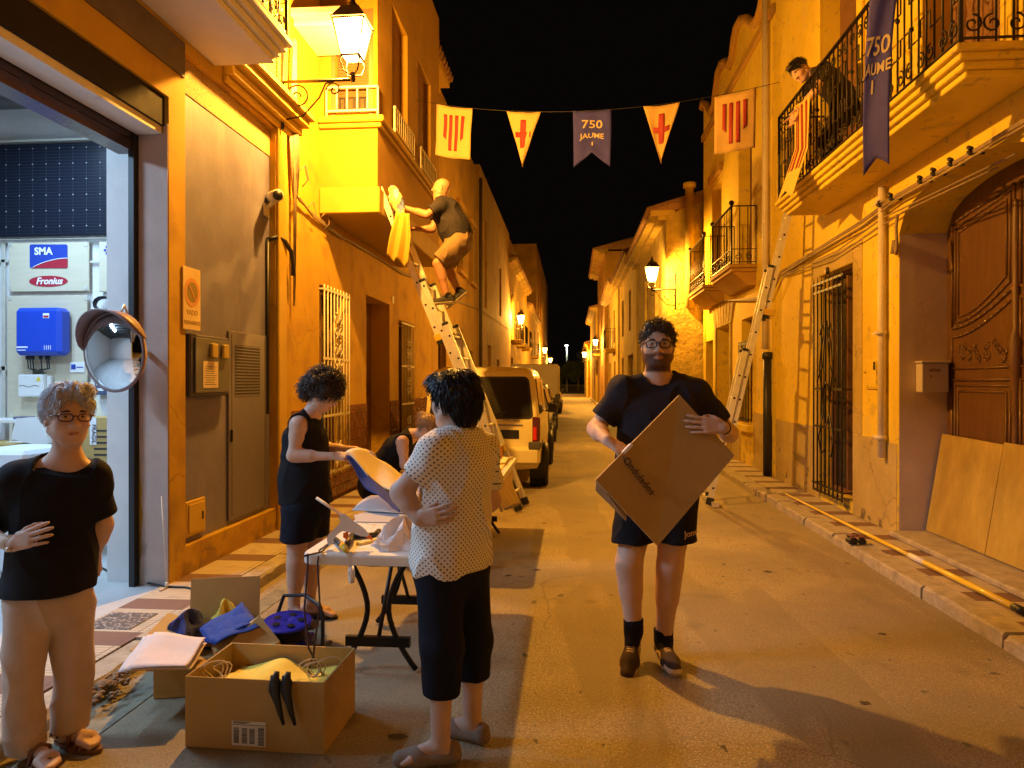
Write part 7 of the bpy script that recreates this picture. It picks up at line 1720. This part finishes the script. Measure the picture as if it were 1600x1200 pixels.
hairdo(H, man, BROWN_H, [((0, -.018, .042), (.083, .100, .088)), ((0, .045, .098), (.058, .045, .028))], CUT+[((0, .108, .032), (.068, .056, .054)), ((0, -.08, -.095), (.1, .07, .06))], amp=.010, sc=26, seed=5, strands=900, slen=.022, curl=1, sr=.0012)
glasses(H, man, M['black'], .050, .038, .0027)
for s, an, toe, st_ in (('a', J['ana'], Vector((-.22, -.80, -.50)), 1), ('b', J['anb'], Vector((.12, -1, -.0)), 1)):
    qb = Body(.004); qb.cone(an+Vector((0, .0, .10)), an+Vector((0, 0, .0)), .056, .050, .02); qb.cone(an, an+unit(toe)*.05-Vector((0, 0, .03)), .045, .04, .02); garment('sock', qb, [above(an+Vector((0, 0, .068)), (0, 0, 1))], BLK, man, amp=.001, sc=20)
    sneaker(man, an-Vector((0, 0, .018)), toe, 0, SHOE, up=(.055, .032, .02), stripe=(.62, .44, .18), name='shoe', L_=.31, w=.044)
wb_ = MB(); a_ = J['wrb']; dr_ = (J['elb']-J['wrb']).normalized(); Mx = frame(a_+dr_*.015, dr_.orthogonal(), dr_.cross(dr_.orthogonal().normalized())); ring(wb_, Mx, .0285, .034, -.012, .012, 20); wb_.build('wristband', M['black'], man)
# his flat carton
cb = thing('flat_carton', 'large flat brown carton held diagonally by the bearded man', 'carton', tuple(W(1035, 735, 3.5)))
cr = [W(1062, 617, 3.52), W(1148, 712, 3.50), W(1028, 853, 3.46), W(931, 750, 3.44)]; nn = (cr[1]-cr[0]).cross(cr[3]-cr[0]).normalized(); nn = nn if nn.y > 0 else -nn
q = MB(); q.add(cr+[p+nn*.028 for p in cr], [(0,1,2,3), (7,6,5,4), (0,4,5,1), (1,5,6,2), (2,6,7,3), (3,7,4,0)]); q.build('panel', M['card'], cb)
q = MB(); c2 = [cr[3].lerp(cr[0], .02)+nn*.029, cr[3].lerp(cr[0], .5)+nn*.029, cr[2].lerp(cr[3], .42)+nn*.05+(cr[3]-cr[0])*.04, cr[2].lerp(cr[3], .9)+nn*.06+(cr[3]-cr[0])*.05]
q.add(c2+[p+nn*.006 for p in c2], [(0,1,2,3), (7,6,5,4), (0,4,5,1), (1,5,6,2), (2,6,7,3), (3,7,4,0)]); q.build('flap', M['card_in'], cb)
ax_ = (W(1024, 776, 3.46)-W(974, 714, 3.47)).normalized(); q = MB(); o_ = W(998, 744, 3.46)-nn*.0; o_ = o_ - nn*((o_-cr[0]).dot(nn))-nn*.0015
text_mb(q, 'Ondulados', .052, frame(o_, ax_, ax_.cross(nn).normalized()*-1*(1 if ax_.cross(nn).z < 0 else -1), -nn), .0006, bold=.001, sx=.95)
q.tube([o_-ax_*.125-nn*.001, o_+ax_*.125-nn*.001], .0018, 4); q.build('lettering', pm('carton_print', (.10, .05, .02), .7), cb)
for i, t_ in enumerate((.30, .34, .38)):
    p = cr[3].lerp(cr[0], t_+.03); 
q = MB(); p = cr[3].lerp(cr[0], .37); q.bbox(-.03, .03, -.006, .034, -.012, .004, .002, M=frame(p, (cr[0]-cr[3]), nn)); q.build('tape', M['paperw'], cb)

# ---------------------------------------------------------------- woman in the polka dot blouse
d = 2.86; fw = unit((-.70, .71, 0)); rt = unit((.71, .70, 0)); C0 = W(714, 700, d)
J = dict(nb=W(722, 683, d), head=W(709, 626, d), sha=W(682, 704, d-.09), shb=W(752, 703, d+.10), chest=W(716, 745, d), waist=W(710, 812, d), pel=W(706, 872, d),
         ela=W(626, 768, d-.06), wra=W(655, 812, 2.74), elb=W(768, 782, d+.20), wrb=W(716, 815, d+.26), hipa=W(686, 890, d-.05), hipb=W(728, 890, d+.06), kna=W(690, 1010, 2.76), knb=W(738, 1000, 2.93), ana=W(688, 1162, 2.78), anb=W(738, 1128, 2.96))
H = Head(J['head'], (-.78, .62, -.05), sc=.98)
rW = dict(hip=.146, waist=.132, chest=.138, flat=.80, tr=.070, sh=.046, ua=.048, el=.038, wr=.026, th=.082, kn=.052, an=.036, side=rt)
hA = dict(wrist=J['wra'], d=W(684, 806, 2.70)-J['wra'], palm=Vector((.3, 1, .1)), thumb_side=Vector((0, .2, 1)), curls=(.15, .2, .25, .3), size=.92, thumb=Vector((.75, -.1, .45)))
w4 = base_person('short dark haired woman in white polka dot blouse seen from behind with hand on hip', J, rW, H, SK_O, hands=(hA,), neck=.050,
   feet=(dict(ank=J['ana'], toe_dir=(-1, -.15, 0), L_=.235, z0=.012), dict(ank=J['anb'], toe_dir=(-.9, .45, 0), L_=.235, z0=.012)), beard=None)
axis = np.array(J['waist'])
def wrapf(V): a = np.arctan2((V[:, 0]-axis[0])*rt.x+(V[:, 1]-axis[1])*rt.y, -((V[:, 0]-axis[0])*fw.x+(V[:, 1]-axis[1])*fw.y)); return np.stack([a*.150, a*0, V[:, 2]], 1)
q = Body(.0045); torso(q, J, rW, .016); q.cone(J['pel']+Vector((0, 0, -.0)), J['waist'], .160, .146, .04, .82, rt)
garment('blouse', q, [hole(J['nb']+Vector((.0, .0, .012)), Vector((-.2, .2, 1)), .070), above(W(706, 889, d), (0.03, 0, -1))], polka(), w4, amp=.016, sc=3.4, seed=2, wrap=wrapf, parts=[sleeve(J, 'a', 0, .62, .056, .066), sleeve(J, 'b', 0, .66, .054, .062)])
q = MB(); Mx = frame(J['nb']+Vector((0, 0, .016)), (1, 0, .2), (0, 1, -.2)); q.tube([Mx @ Vector((.070*math.cos(a), .070*math.sin(a), 0)) for a in [2*PI*i/24 for i in range(24)]], .0035, 6, closed=True); q.build('neckband', pm('maroon_trim', (.16, .04, .03), .8), w4)
q = Body(.0045); q.cone(J['pel'], J['waist'].lerp(J['pel'], .5), .158, .145, .04, .84, rt)
for s, e in (('a', W(690, 1092, 2.78)), ('b', W(738, 1062, 2.94))): q.cone(J['hip'+s], J['kn'+s], .098, .078, .04); q.cone(J['kn'+s], e, .078, .070, .03)
cut_a = W(690, 1087, 2.76).z; cut_b = W(738, 1057, 2.94).z
garment('capri_trousers', q, [lambda X, Y, Z: (cut_a+(cut_b-cut_a)*np.clip(((X-J['kna'].x)*.6+(Y-J['kna'].y)*.8)/.19, 0, 1))-Z, above(W(706, 860, d), (0, 0, 1))], NAVY, w4, amp=.006, sc=3, seed=5)
hairdo(H, w4, BLACK_H, [((0, -.022, .036), (.090, .106, .094)), ((0, -.06, -.01), (.074, .060, .078)), ((0, .06, .08), (.062, .045, .035))], [((0, .125, -.030), (.075, .085, .095)), ((0, .02, -.15), (.13, .14, .075)), ((.090, .012, -.035), (.022, .026, .045)), ((-.090, .012, -.035), (.022, .026, .045))], amp=.008, sc=24, seed=9, strands=2200, slen=.045, sr=.0012)
for an, tdir in ((J['ana'], (-1, -.15, 0)), (J['anb'], (-.9, .45, 0))):
    q = Body(.004); t_ = unit(tdir); q0 = Vector((an.x, an.y, .004)); q.cone(q0-t_*.045+Vector((0, 0, .034)), q0+t_*.09+Vector((0, 0, .026)), .034, .040, .02); q.cone(q0-t_*.05+Vector((0, 0, .034)), q0-t_*.05+Vector((0, 0, .058)), .035, .030, .01); q.cone(q0+t_*.09+Vector((0, 0, .028)), q0+t_*.155+Vector((0, 0, .024)), .040, .032, .02)
    garment('shoe', q, [above(q0, (0, 0, -1)), ballcut(q0+t_*.030+Vector((0, 0, .085)), .050)], pm('taupe_suede', (.25, .18, .13), .8, var=.1, vs=20) if 'taupe_suede' not in bpy.data.materials else bpy.data.materials['taupe_suede'], w4, amp=.001)

# ---------------------------------------------------------------- white haired woman with hand on hip
d = 2.86
J = dict(nb=W(104, 722, d+.02), head=W(106, 652, d), sha=W(28, 748, d-.03), shb=W(142, 747, d+.04), chest=W(84, 795, d+.02), waist=W(80, 868, d+.02), pel=W(76, 930, d+.02),
         ela=W(-34, 838, d-.02), wra=W(22, 850, 2.64), elb=W(160, 818, d+.10), wrb=W(147, 868, d+.14), hipa=W(44, 950, d-.04), hipb=W(110, 950, d+.06), kna=W(34, 1060, 2.80), knb=W(114, 1058, 2.94), ana=W(52, 1166, 2.80), anb=W(102, 1146, 2.93))
fc = unit(-Vector((J['head'].x, J['head'].y, 0)))
H = Head(J['head'], fc+Vector((.28, .1, -.04)), (0.05, 0, 1), sc=.98); rt = unit(fc.cross(Vector((0, 0, 1))))
rW = dict(hip=.130, waist=.128, chest=.140, flat=.74, tr=.074, sh=.050, ua=.043, el=.036, wr=.024, th=.062, kn=.05, an=.036)
hA = dict(wrist=J['wra'], d=W(68, 832, 2.60)-J['wra'], palm=Vector((.2, 1, -.2)), thumb_side=Vector((-.1, .3, 1)), curls=(.12, .15, .2, .25), size=.92, thumb=Vector((.2, .75, .45)))
hB = dict(wrist=J['wrb'], d=Vector((-.1, .1, -1)), palm=Vector((-.8, .3, 0)), thumb_side=Vector((.3, -1, 0)), curl=.35, size=.9)
w1 = base_person('white haired woman in glasses, black blouse and beige trousers, hand on hip', J, rW, H, SK_O, hands=(hA, hB), neck=.045, headk=dict(jaw=.98, mouth=.8),
   feet=(dict(ank=J['ana'], toe_dir=(.85, -.5, 0), L_=.235, z0=.022), dict(ank=J['anb'], toe_dir=(1, -.25, 0), L_=.235, z0=.022)))
q = Body(.0045); torso(q, J, rW, .018); q.cone(J['pel'], J['waist'], .166, .150, .04, .78)
garment('blouse', q, [hole(J['nb']+Vector((0, 0, -.028))+fc*.035, Vector((fc.x*.45, fc.y*.45, 1)), .112), above(W(76, 924, d), (0, 0, -1))], BLK, w1, amp=.009, sc=3.2, seed=12, parts=[sleeve(J, 'a', 0, .80, .062, .074), sleeve(J, 'b', 0, .80, .062, .070)])
q = Body(.0045); q.cone(J['pel'], J['waist'].lerp(J['pel'], .6), .152, .145, .04, .78, rt)
for s, e in (('a', W(38, 1180, 2.80)), ('b', W(106, 1142, 2.93))): q.cone(J['hip'+s], J['kn'+s], .084, .070, .02); q.cone(J['kn'+s], e, .070, .070, .01)
za, zb = W(38, 1172, 2.80).z, W(106, 1138, 2.93).z
garment('wide_trousers', q, [lambda X, Y, Z: np.where(((X-J['kna'].x)*rt.x+(Y-J['kna'].y)*rt.y)*0+(X*cT+Y*sT) > (W(72, 1100, 2.86).x*cT+W(72, 1100, 2.86).y*sT), zb, za)-Z, above(W(76, 905, d), (0, 0, 1))], TAN, w1, amp=.010, sc=3.5, seed=15, stretch=(1, 1, .2))
hairdo(H, w1, WHITE_H, [((0, -.016, .045), (.090, .104, .098)), ((-.02, .035, .112), (.055, .055, .032))], CUT[:2]+[((.088, .012, -.03), (.02, .030, .040)), ((-.088, .012, -.03), (.02, .030, .040)), ((0, -.08, -.11), (.1, .08, .06)), ((.01, .125, .042), (.066, .072, .064))], amp=.009, sc=24, seed=7, strands=1500, slen=.028, sr=.0011)
glasses(H, w1, pm('dark_red_frame', (.10, .015, .02), .3), .050, .030, .0028)
q = MB(); q.sphere(H.p(-.080, .0, -.035), .005, 8, 6); q.sphere(H.p(.080, .0, -.035), .005, 8, 6); q.build('earring', M['alu'], w1)
q = MB(); dr_ = (J['ela']-J['wra']).normalized()
for k_ in range(3): Mx = frame(J['wra']+dr_*(.012+.012*k_), dr_.orthogonal(), dr_.cross(dr_.orthogonal().normalized())); q.tube([Mx @ Vector((.029*math.cos(a), .029*math.sin(a), .002*math.sin(a*3))) for a in [2*PI*i/18 for i in range(18)]], .0025, 5, closed=True)
q.sphere(J['wra']+Vector((.0, -.03, -.014)), .010, 10, 6); q.build('bracelet', M['alu'], w1)
for an, tdir in ((J['ana'], (.85, -.5, 0)), (J['anb'], (1, -.25, 0))): straps(w1, an, tdir, .002, LEATH, LEATH, .245, 'sandal')

# ---------------------------------------------------------------- curly haired woman holding a pennant
d = 4.50
J = dict(nb=W(486, 652, d), head=W(508, 612, d), sha=W(467, 664, d-.10), shb=W(490, 660, d+.16), chest=W(476, 692, d+.02), waist=W(475, 745, d+.03), pel=W(478, 792, d+.03),
         ela=W(458, 712, d-.13), wra=W(520, 713, d-.14), elb=W(510, 702, d+.18), wrb=W(556, 703, d+.06), hipa=W(468, 800, d-.05), hipb=W(488, 800, d+.11), kna=W(462, 880, d-.07), knb=W(486, 878, d+.06), ana=W(459, 950, d-.08), anb=W(484, 943, d+.03))
H = Head(J['head'], (.80, -.08, -.62), sc=1.0)
rW = dict(hip=.142, waist=.135, chest=.135, flat=.98, side=Vector((0, 1, 0)), tr=.070, sh=.052, ua=.045, el=.036, wr=.024, th=.084, kn=.052, an=.034)
hA = dict(wrist=J['wra'], d=Vector((1, .15, -.02)), palm=Vector((.0, .55, -.8)), thumb_side=Vector((0, .8, .5)), curls=(.35, .4, .45, .5), size=.9)
hB = dict(wrist=J['wrb'], d=Vector((1, -.1, -.1)), palm=Vector((0, -.3, -1)), thumb_side=Vector((0, -1, .3)), curls=(.25, .35, .45, .5), size=.9)
w2 = base_person('curly dark haired woman in black tank top bending over a pennant by the near table', J, rW, H, SK_W, hands=(hA, hB), neck=.046, h=.005,
   feet=(dict(ank=J['ana'], toe_dir=(.75, -.6, 0), L_=.235, z0=.018), dict(ank=J['anb'], toe_dir=(1, -.12, 0), L_=.235, z0=.018)))
q = Body(.005); torso(q, J, rW, .012); q.cone(J['pel'], J['waist'], .160, .148, .04, .98, Vector((0, 1, 0)))
garment('tank_top', q, [hole(J['nb']+Vector((.02, 0, .0)), Vector((.4, 0, 1)), .078), ballcut(J['sha']+Vector((-.0, -.045, -.005)), .075), ballcut(J['shb']+Vector((0, .045, -.005)), .075), above(W(478, 786, d), (0, 0, -1))], BLK, w2, amp=.008, sc=3.5, seed=22)
q = Body(.005); q.cone(J['pel'], J['waist'].lerp(J['pel'], .6), .150, .142, .04, .98, Vector((0, 1, 0)))
for s in 'ab': q.cone(J['hip'+s], J['kn'+s], .112, .110, .04)
garment('shorts', q, [above(W(478, 841, d), (0, 0, -1)), above(W(478, 770, d), (0, 0, 1))], NAVY, w2, amp=.006, sc=4, seed=23)
hairdo(H, w2, BROWN_H, [((0, -.026, .036), (.093, .110, .098)), ((0, -.085, -.02), (.078, .050, .080))], [((0, .125, -.035), (.07, .085, .09)), ((0, .05, -.16), (.12, .13, .08))], amp=.018, sc=17, seed=11, strands=2600, slen=.032, curl=1, sr=.0016)
for an, tdir in ((J['ana'], (.75, -.6, 0)), (J['anb'], (1, -.12, 0))): straps(w2, an, tdir, .002, M['black'], M['black'], .245, 'flip')
# the pennant she holds
c4h = [W(540, 706, d-.16), W(628, 780, 4.1), W(655, 752, 4.5), W(572, 700, d-.02)]
def fph(a, b): p = c4h[0].lerp(c4h[1], a).lerp(c4h[3].lerp(c4h[2], a), b); return p+Vector((0, 0, -.03*math.sin(PI*a)+.012*math.sin(a*9+b*4)))
q = MB(); q.sheet(fph, 20, 12, .003); tag(q.build('pennant_cloth', M['ecru']), 'pale pennant cloth held up by the curly haired woman', 'cloth')
c4n = [W(540, 712, d-.17), W(626, 802, 3.95), W(620, 778, 4.1), W(548, 712, d-.15)]
def fpn(a, b): p = c4n[0].lerp(c4n[1], a).lerp(c4n[3].lerp(c4n[2], a), b); return p+Vector((0, 0, -.02*math.sin(PI*a)-.07*math.sin(PI*min(1, a*1.3))*(1-b)*.6+.01*math.sin(a*13)*(1-b)))
q = MB(); q.sheet(fpn, 20, 8, .003); tag(q.build('navy_pennant', M['blue']), 'dark blue pennant hanging from the curly haired woman\'s hands to the table', 'cloth')

# ---------------------------------------------------------------- fair haired woman leaning over the far table
d = 6.0
J = dict(nb=W(641, 682, d+.02), head=W(668, 671, d), sha=W(628, 690, d-.12), shb=W(648, 688, d+.18), chest=W(622, 704, d+.04), waist=W(598, 732, d+.08), pel=W(584, 758, d+.1),
         ela=W(632, 726, d-.16), wra=W(662, 738, d-.04), elb=W(662, 722, d+.2), wrb=W(680, 738, d+.15), hipa=W(584, 768, d-.02), hipb=W(590, 766, d+.2), kna=W(628, 800, d-.02), knb=W(632, 798, d+.2), ana=W(596, 858, d+.0), anb=W(600, 853, d+.2))
H = Head(J['head'], (.72, -.12, -.68), sc=1.0)
rW = dict(hip=.13, waist=.115, chest=.125, flat=.98, side=Vector((0, 1, 0)), tr=.066, sh=.050, ua=.044, el=.036, wr=.024, th=.080, kn=.05, an=.035)
hA = dict(wrist=J['wra'], d=Vector((1, .1, -.2)), palm=Vector((0, .2, -1)), thumb_side=Vector((0, 1, 0)), curl=.3, size=.9); hB = dict(wrist=J['wrb'], d=Vector((1, -.1, -.2)), palm=Vector((0, -.2, -1)), thumb_side=Vector((0, -1, 0)), curl=.3, size=.9)
w3 = base_person('fair haired woman with a bun and black tank top bent low over the far table', J, rW, H, SK_W, hands=(hA, hB), neck=.044, h=.006, feet=(dict(ank=J['ana'], toe_dir=(1, 0, 0), z0=.01), dict(ank=J['anb'], toe_dir=(1, 0, 0), z0=.01)))
q = Body(.006); torso(q, J, rW, .012)
garment('tank_top', q, [hole(J['nb']+Vector((0, 0, -.005)), J['head']-J['nb'], .072), ballcut(J['sha']+Vector((.02, -.045, 0)), .068), ballcut(J['shb']+Vector((.02, .045, 0)), .068)], BLK, w3, amp=.006, sc=5, seed=31)
q = Body(.006); q.cone(J['pel'], J['waist'].lerp(J['pel'], .8), .145, .14, .04)
for s in 'ab': q.cone(J['hip'+s], J['kn'+s], .105, .085, .04)
garment('shorts', q, [above(J['kna'].lerp(J['hipa'], .25), J['kna']-J['hipa'])], NAVY, w3, amp=.005, sc=5, seed=32)
hairdo(H, w3, BLOND_H, [((0, -.020, .036), (.084, .102, .090)), ((0, -.115, .055), (.034, .034, .034))], CUT, amp=.003, sc=40, seed=13, strands=500, slen=.04, sr=.001)

# ---------------------------------------------------------------- bald man climbing the ladder
d = 8.42
J = dict(nb=W(687, 312, d), head=W(689, 295, d), sha=W(688, 322, d-.16), shb=W(690, 321, d+.18), chest=W(698, 333, d), waist=W(710, 357, d), pel=W(717, 375, d),
         ela=W(667, 336, d-.22), wra=W(633, 325, d-.10), elb=W(676, 358, d+.16), wrb=W(654, 358, d+.10), hipa=W(717, 380, d-.10), hipb=W(720, 380, d+.10), kna=W(684, 412, d-.12), knb=W(697, 414, d+.14), ana=W(699, 464, d-.10), anb=W(717, 456, d+.10))
H = Head(J['head'], (-1, -.12, .02), (-.05, 0, 1), sc=1.0)
rW = dict(hip=.175, waist=.178, chest=.172, flat=.95, side=Vector((0, 1, 0)), tr=.09, sh=.062, ua=.052, el=.042, wr=.029, th=.090, kn=.056, an=.038, calf=(.012, 0, 0))
hA = dict(wrist=J['wra'], d=Vector((-1, .1, .15)), palm=Vector((-.2, .3, -1)), thumb_side=Vector((0, 1, .2)), curls=(.8, .8, .8, .8), size=1.05); hB = dict(wrist=J['wrb'], d=Vector((-1, -.1, 0)), palm=Vector((0, -.3, -1)), thumb_side=Vector((0, -1, .2)), curls=(.8, .8, .8, .8), size=1.05)
m2 = base_person('bald man in dark t-shirt and khaki shorts climbing the ladder', J, rW, H, SK_B, hands=(hA, hB), neck=.058, h=.007, headk=dict(jaw=1.1), base=Vector((J['ana'].x, J['ana'].y, J['ana'].z-.08)))
q = Body(.007); torso(q, J, rW, .015)
garment('t_shirt', q, [hole(J['nb']+Vector((0, 0, .0)), (-.3, 0, 1), .075), above(W(718, 374, d), W(718, 374, d)-W(702, 338, d))], CHAR, m2, amp=.008, sc=4, seed=41, parts=[sleeve(J, 'a', 0, .66, .068, .078, .007), sleeve(J, 'b', 0, .66, .068, .078, .007)])
q = Body(.007); q.cone(J['pel'], J['waist'].lerp(J['pel'], .7), .185, .18, .04, .95, Vector((0, 1, 0)))
for s in 'ab': q.cone(J['hip'+s], J['kn'+s], .125, .100, .04)
garment('shorts', q, [above(J['kna'].lerp(J['hipa'], .12), J['kna']-J['hipa']), above(J['pel']+(J['waist']-J['pel'])*.6, J['waist']-J['pel'])], KHAKI, m2, amp=.012, sc=4, seed=42)
q = MB(); q.tube([W(705, 366, d-.2), W(712, 372, d-.2), W(728, 362, d-.17), W(731, 358, d-.1)], .012, 6); 0 and q.build('belt_tool', pm('belt_pale', (.7, .62, .4), .6), m2)
for s, toe in (('a', Vector((-1, -.1, -.08))), ('b', Vector((-.75, -.1, -.62)))):
    an = J['an'+s]; qb = Body(.006); qb.cone(an+Vector((0, 0, .06)), an, .045, .044, .02); garment('sock', qb, [above(an+Vector((0, 0, .05)), (0, 0, 1))], BLK, m2, amp=.002)
    sneaker(m2, an-Vector((0, 0, .01)), toe, 0, SHOE, up=(.03, .028, .03), sole=(.7, .6, .35), name='shoe', L_=.29)

# ---------------------------------------------------------------- man leaning over the balcony rail
P_ = lambda x, y, z: Vector((x, y, z))
hc = onX(1249, 111, 2.40); J = dict(head=hc, nb=hc+P_(.12, .0, -.05), sha=hc+P_(.20, -.17, -.07), shb=hc+P_(.20, .17, -.07), chest=hc+P_(.28, 0, -.12), waist=hc+P_(.42, .0, -.26), pel=hc+P_(.45, .0, -.42))
J.update(ela=hc+P_(.10, -.20, -.30), wra=hc+P_(-.02, -.08, -.42), elb=hc+P_(.10, .22, -.30), wrb=hc+P_(-.02, .14, -.42), hipa=hc+P_(.46, -.09, -.46), hipb=hc+P_(.46, .09, -.46), kna=P_(hc.x+.30, hc.y-.10, 4.06), knb=P_(hc.x+.30, hc.y+.10, 4.06), ana=P_(hc.x+.38, hc.y-.10, 3.73), anb=P_(hc.x+.38, hc.y+.10, 3.73))
H = Head(hc, (-.62, -.35, -.70), (-.6, 0, .8), sc=1.0)
rW = dict(hip=.13, waist=.125, chest=.14, flat=.9, side=Vector((0, 1, 0)), tr=.08, sh=.058, ua=.046, el=.038, wr=.026, th=.08, kn=.052, an=.036)
hA = dict(wrist=J['wra'], d=Vector((-.1, 0, -1)), palm=Vector((-.5, .8, 0)), thumb_side=Vector((-1, 0, 0)), curl=.6); hB = dict(wrist=J['wrb'], d=Vector((-.1, 0, -1)), palm=Vector((-.5, -.8, 0)), thumb_side=Vector((-1, 0, 0)), curl=.6)
m3 = base_person('dark haired man leaning over the long balcony rail above the striped banner', J, rW, H, SK_M, hands=(hA, hB), neck=.055, h=.006, feet=(dict(ank=J['ana'], toe_dir=(-1, 0, 0), L_=.2, z0=3.66), dict(ank=J['anb'], toe_dir=(-1, 0, 0), L_=.2, z0=3.66)), base=P_(hc.x+.38, hc.y, 3.65))
q = Body(.007); torso(q, J, rW, .013)
garment('t_shirt', q, [hole(J['nb'], J['head']-J['nb'], .07)], CHAR, m3, amp=.008, sc=5, seed=51, parts=[sleeve(J, 'a', 0, .6, .062, .07, .007), sleeve(J, 'b', 0, .6, .062, .07, .007)])
q = Body(.007); q.cone(J['pel'], J['waist'].lerp(J['pel'], .7), .145, .14, .04)
for s in 'ab': q.cone(J['hip'+s], J['kn'+s], .10, .08, .04); q.cone(J['kn'+s], J['an'+s], .08, .06, .03)
garment('trousers', q, [above(J['ana']+P_(0, 0, .02), (0, 0, -1))], NAVY, m3, amp=.006)
hairdo(H, m3, BLACK_H, [((0, -.018, .042), (.084, .100, .088)), ((0, .045, .095), (.055, .045, .03))], CUT, amp=.006, sc=26, seed=15, strands=500, slen=.02, curl=.5)

# bag hung at the ladder top
q = Body(.008); rb_ = random.Random(3)
q.cone(W(614, 297, 8.15), W(620, 316, 8.12), .055, .075, .03, .6, Vector((1, 0, 0))); q.cone(W(620, 316, 8.12), W(627, 332, 8.1), .075, .05, .03, .6, Vector((1, 0, 0)))
V, Fq = q.mesh(); N = vnormals(V, Fq); V = V+N*(vnoise(V, 12, 3)*.012)[:, None]; bagm = cloth_mat('bag_cloth', (1, 1, 1), True)
n_ = vnoise(V, 5, 9); C = np.where((n_ > .35)[:, None], np.array([[.10, .14, .35]]), np.where((n_ < -.4)[:, None], np.array([[.75, .7, .6]]), np.array([[.55, .38, .14]])))
tag(to_obj('hanging_bag', V, Fq, [bagm], None, Vector(V.mean(0)), C), 'lumpy cream and blue bundle hung on the ladder top', 'bag')
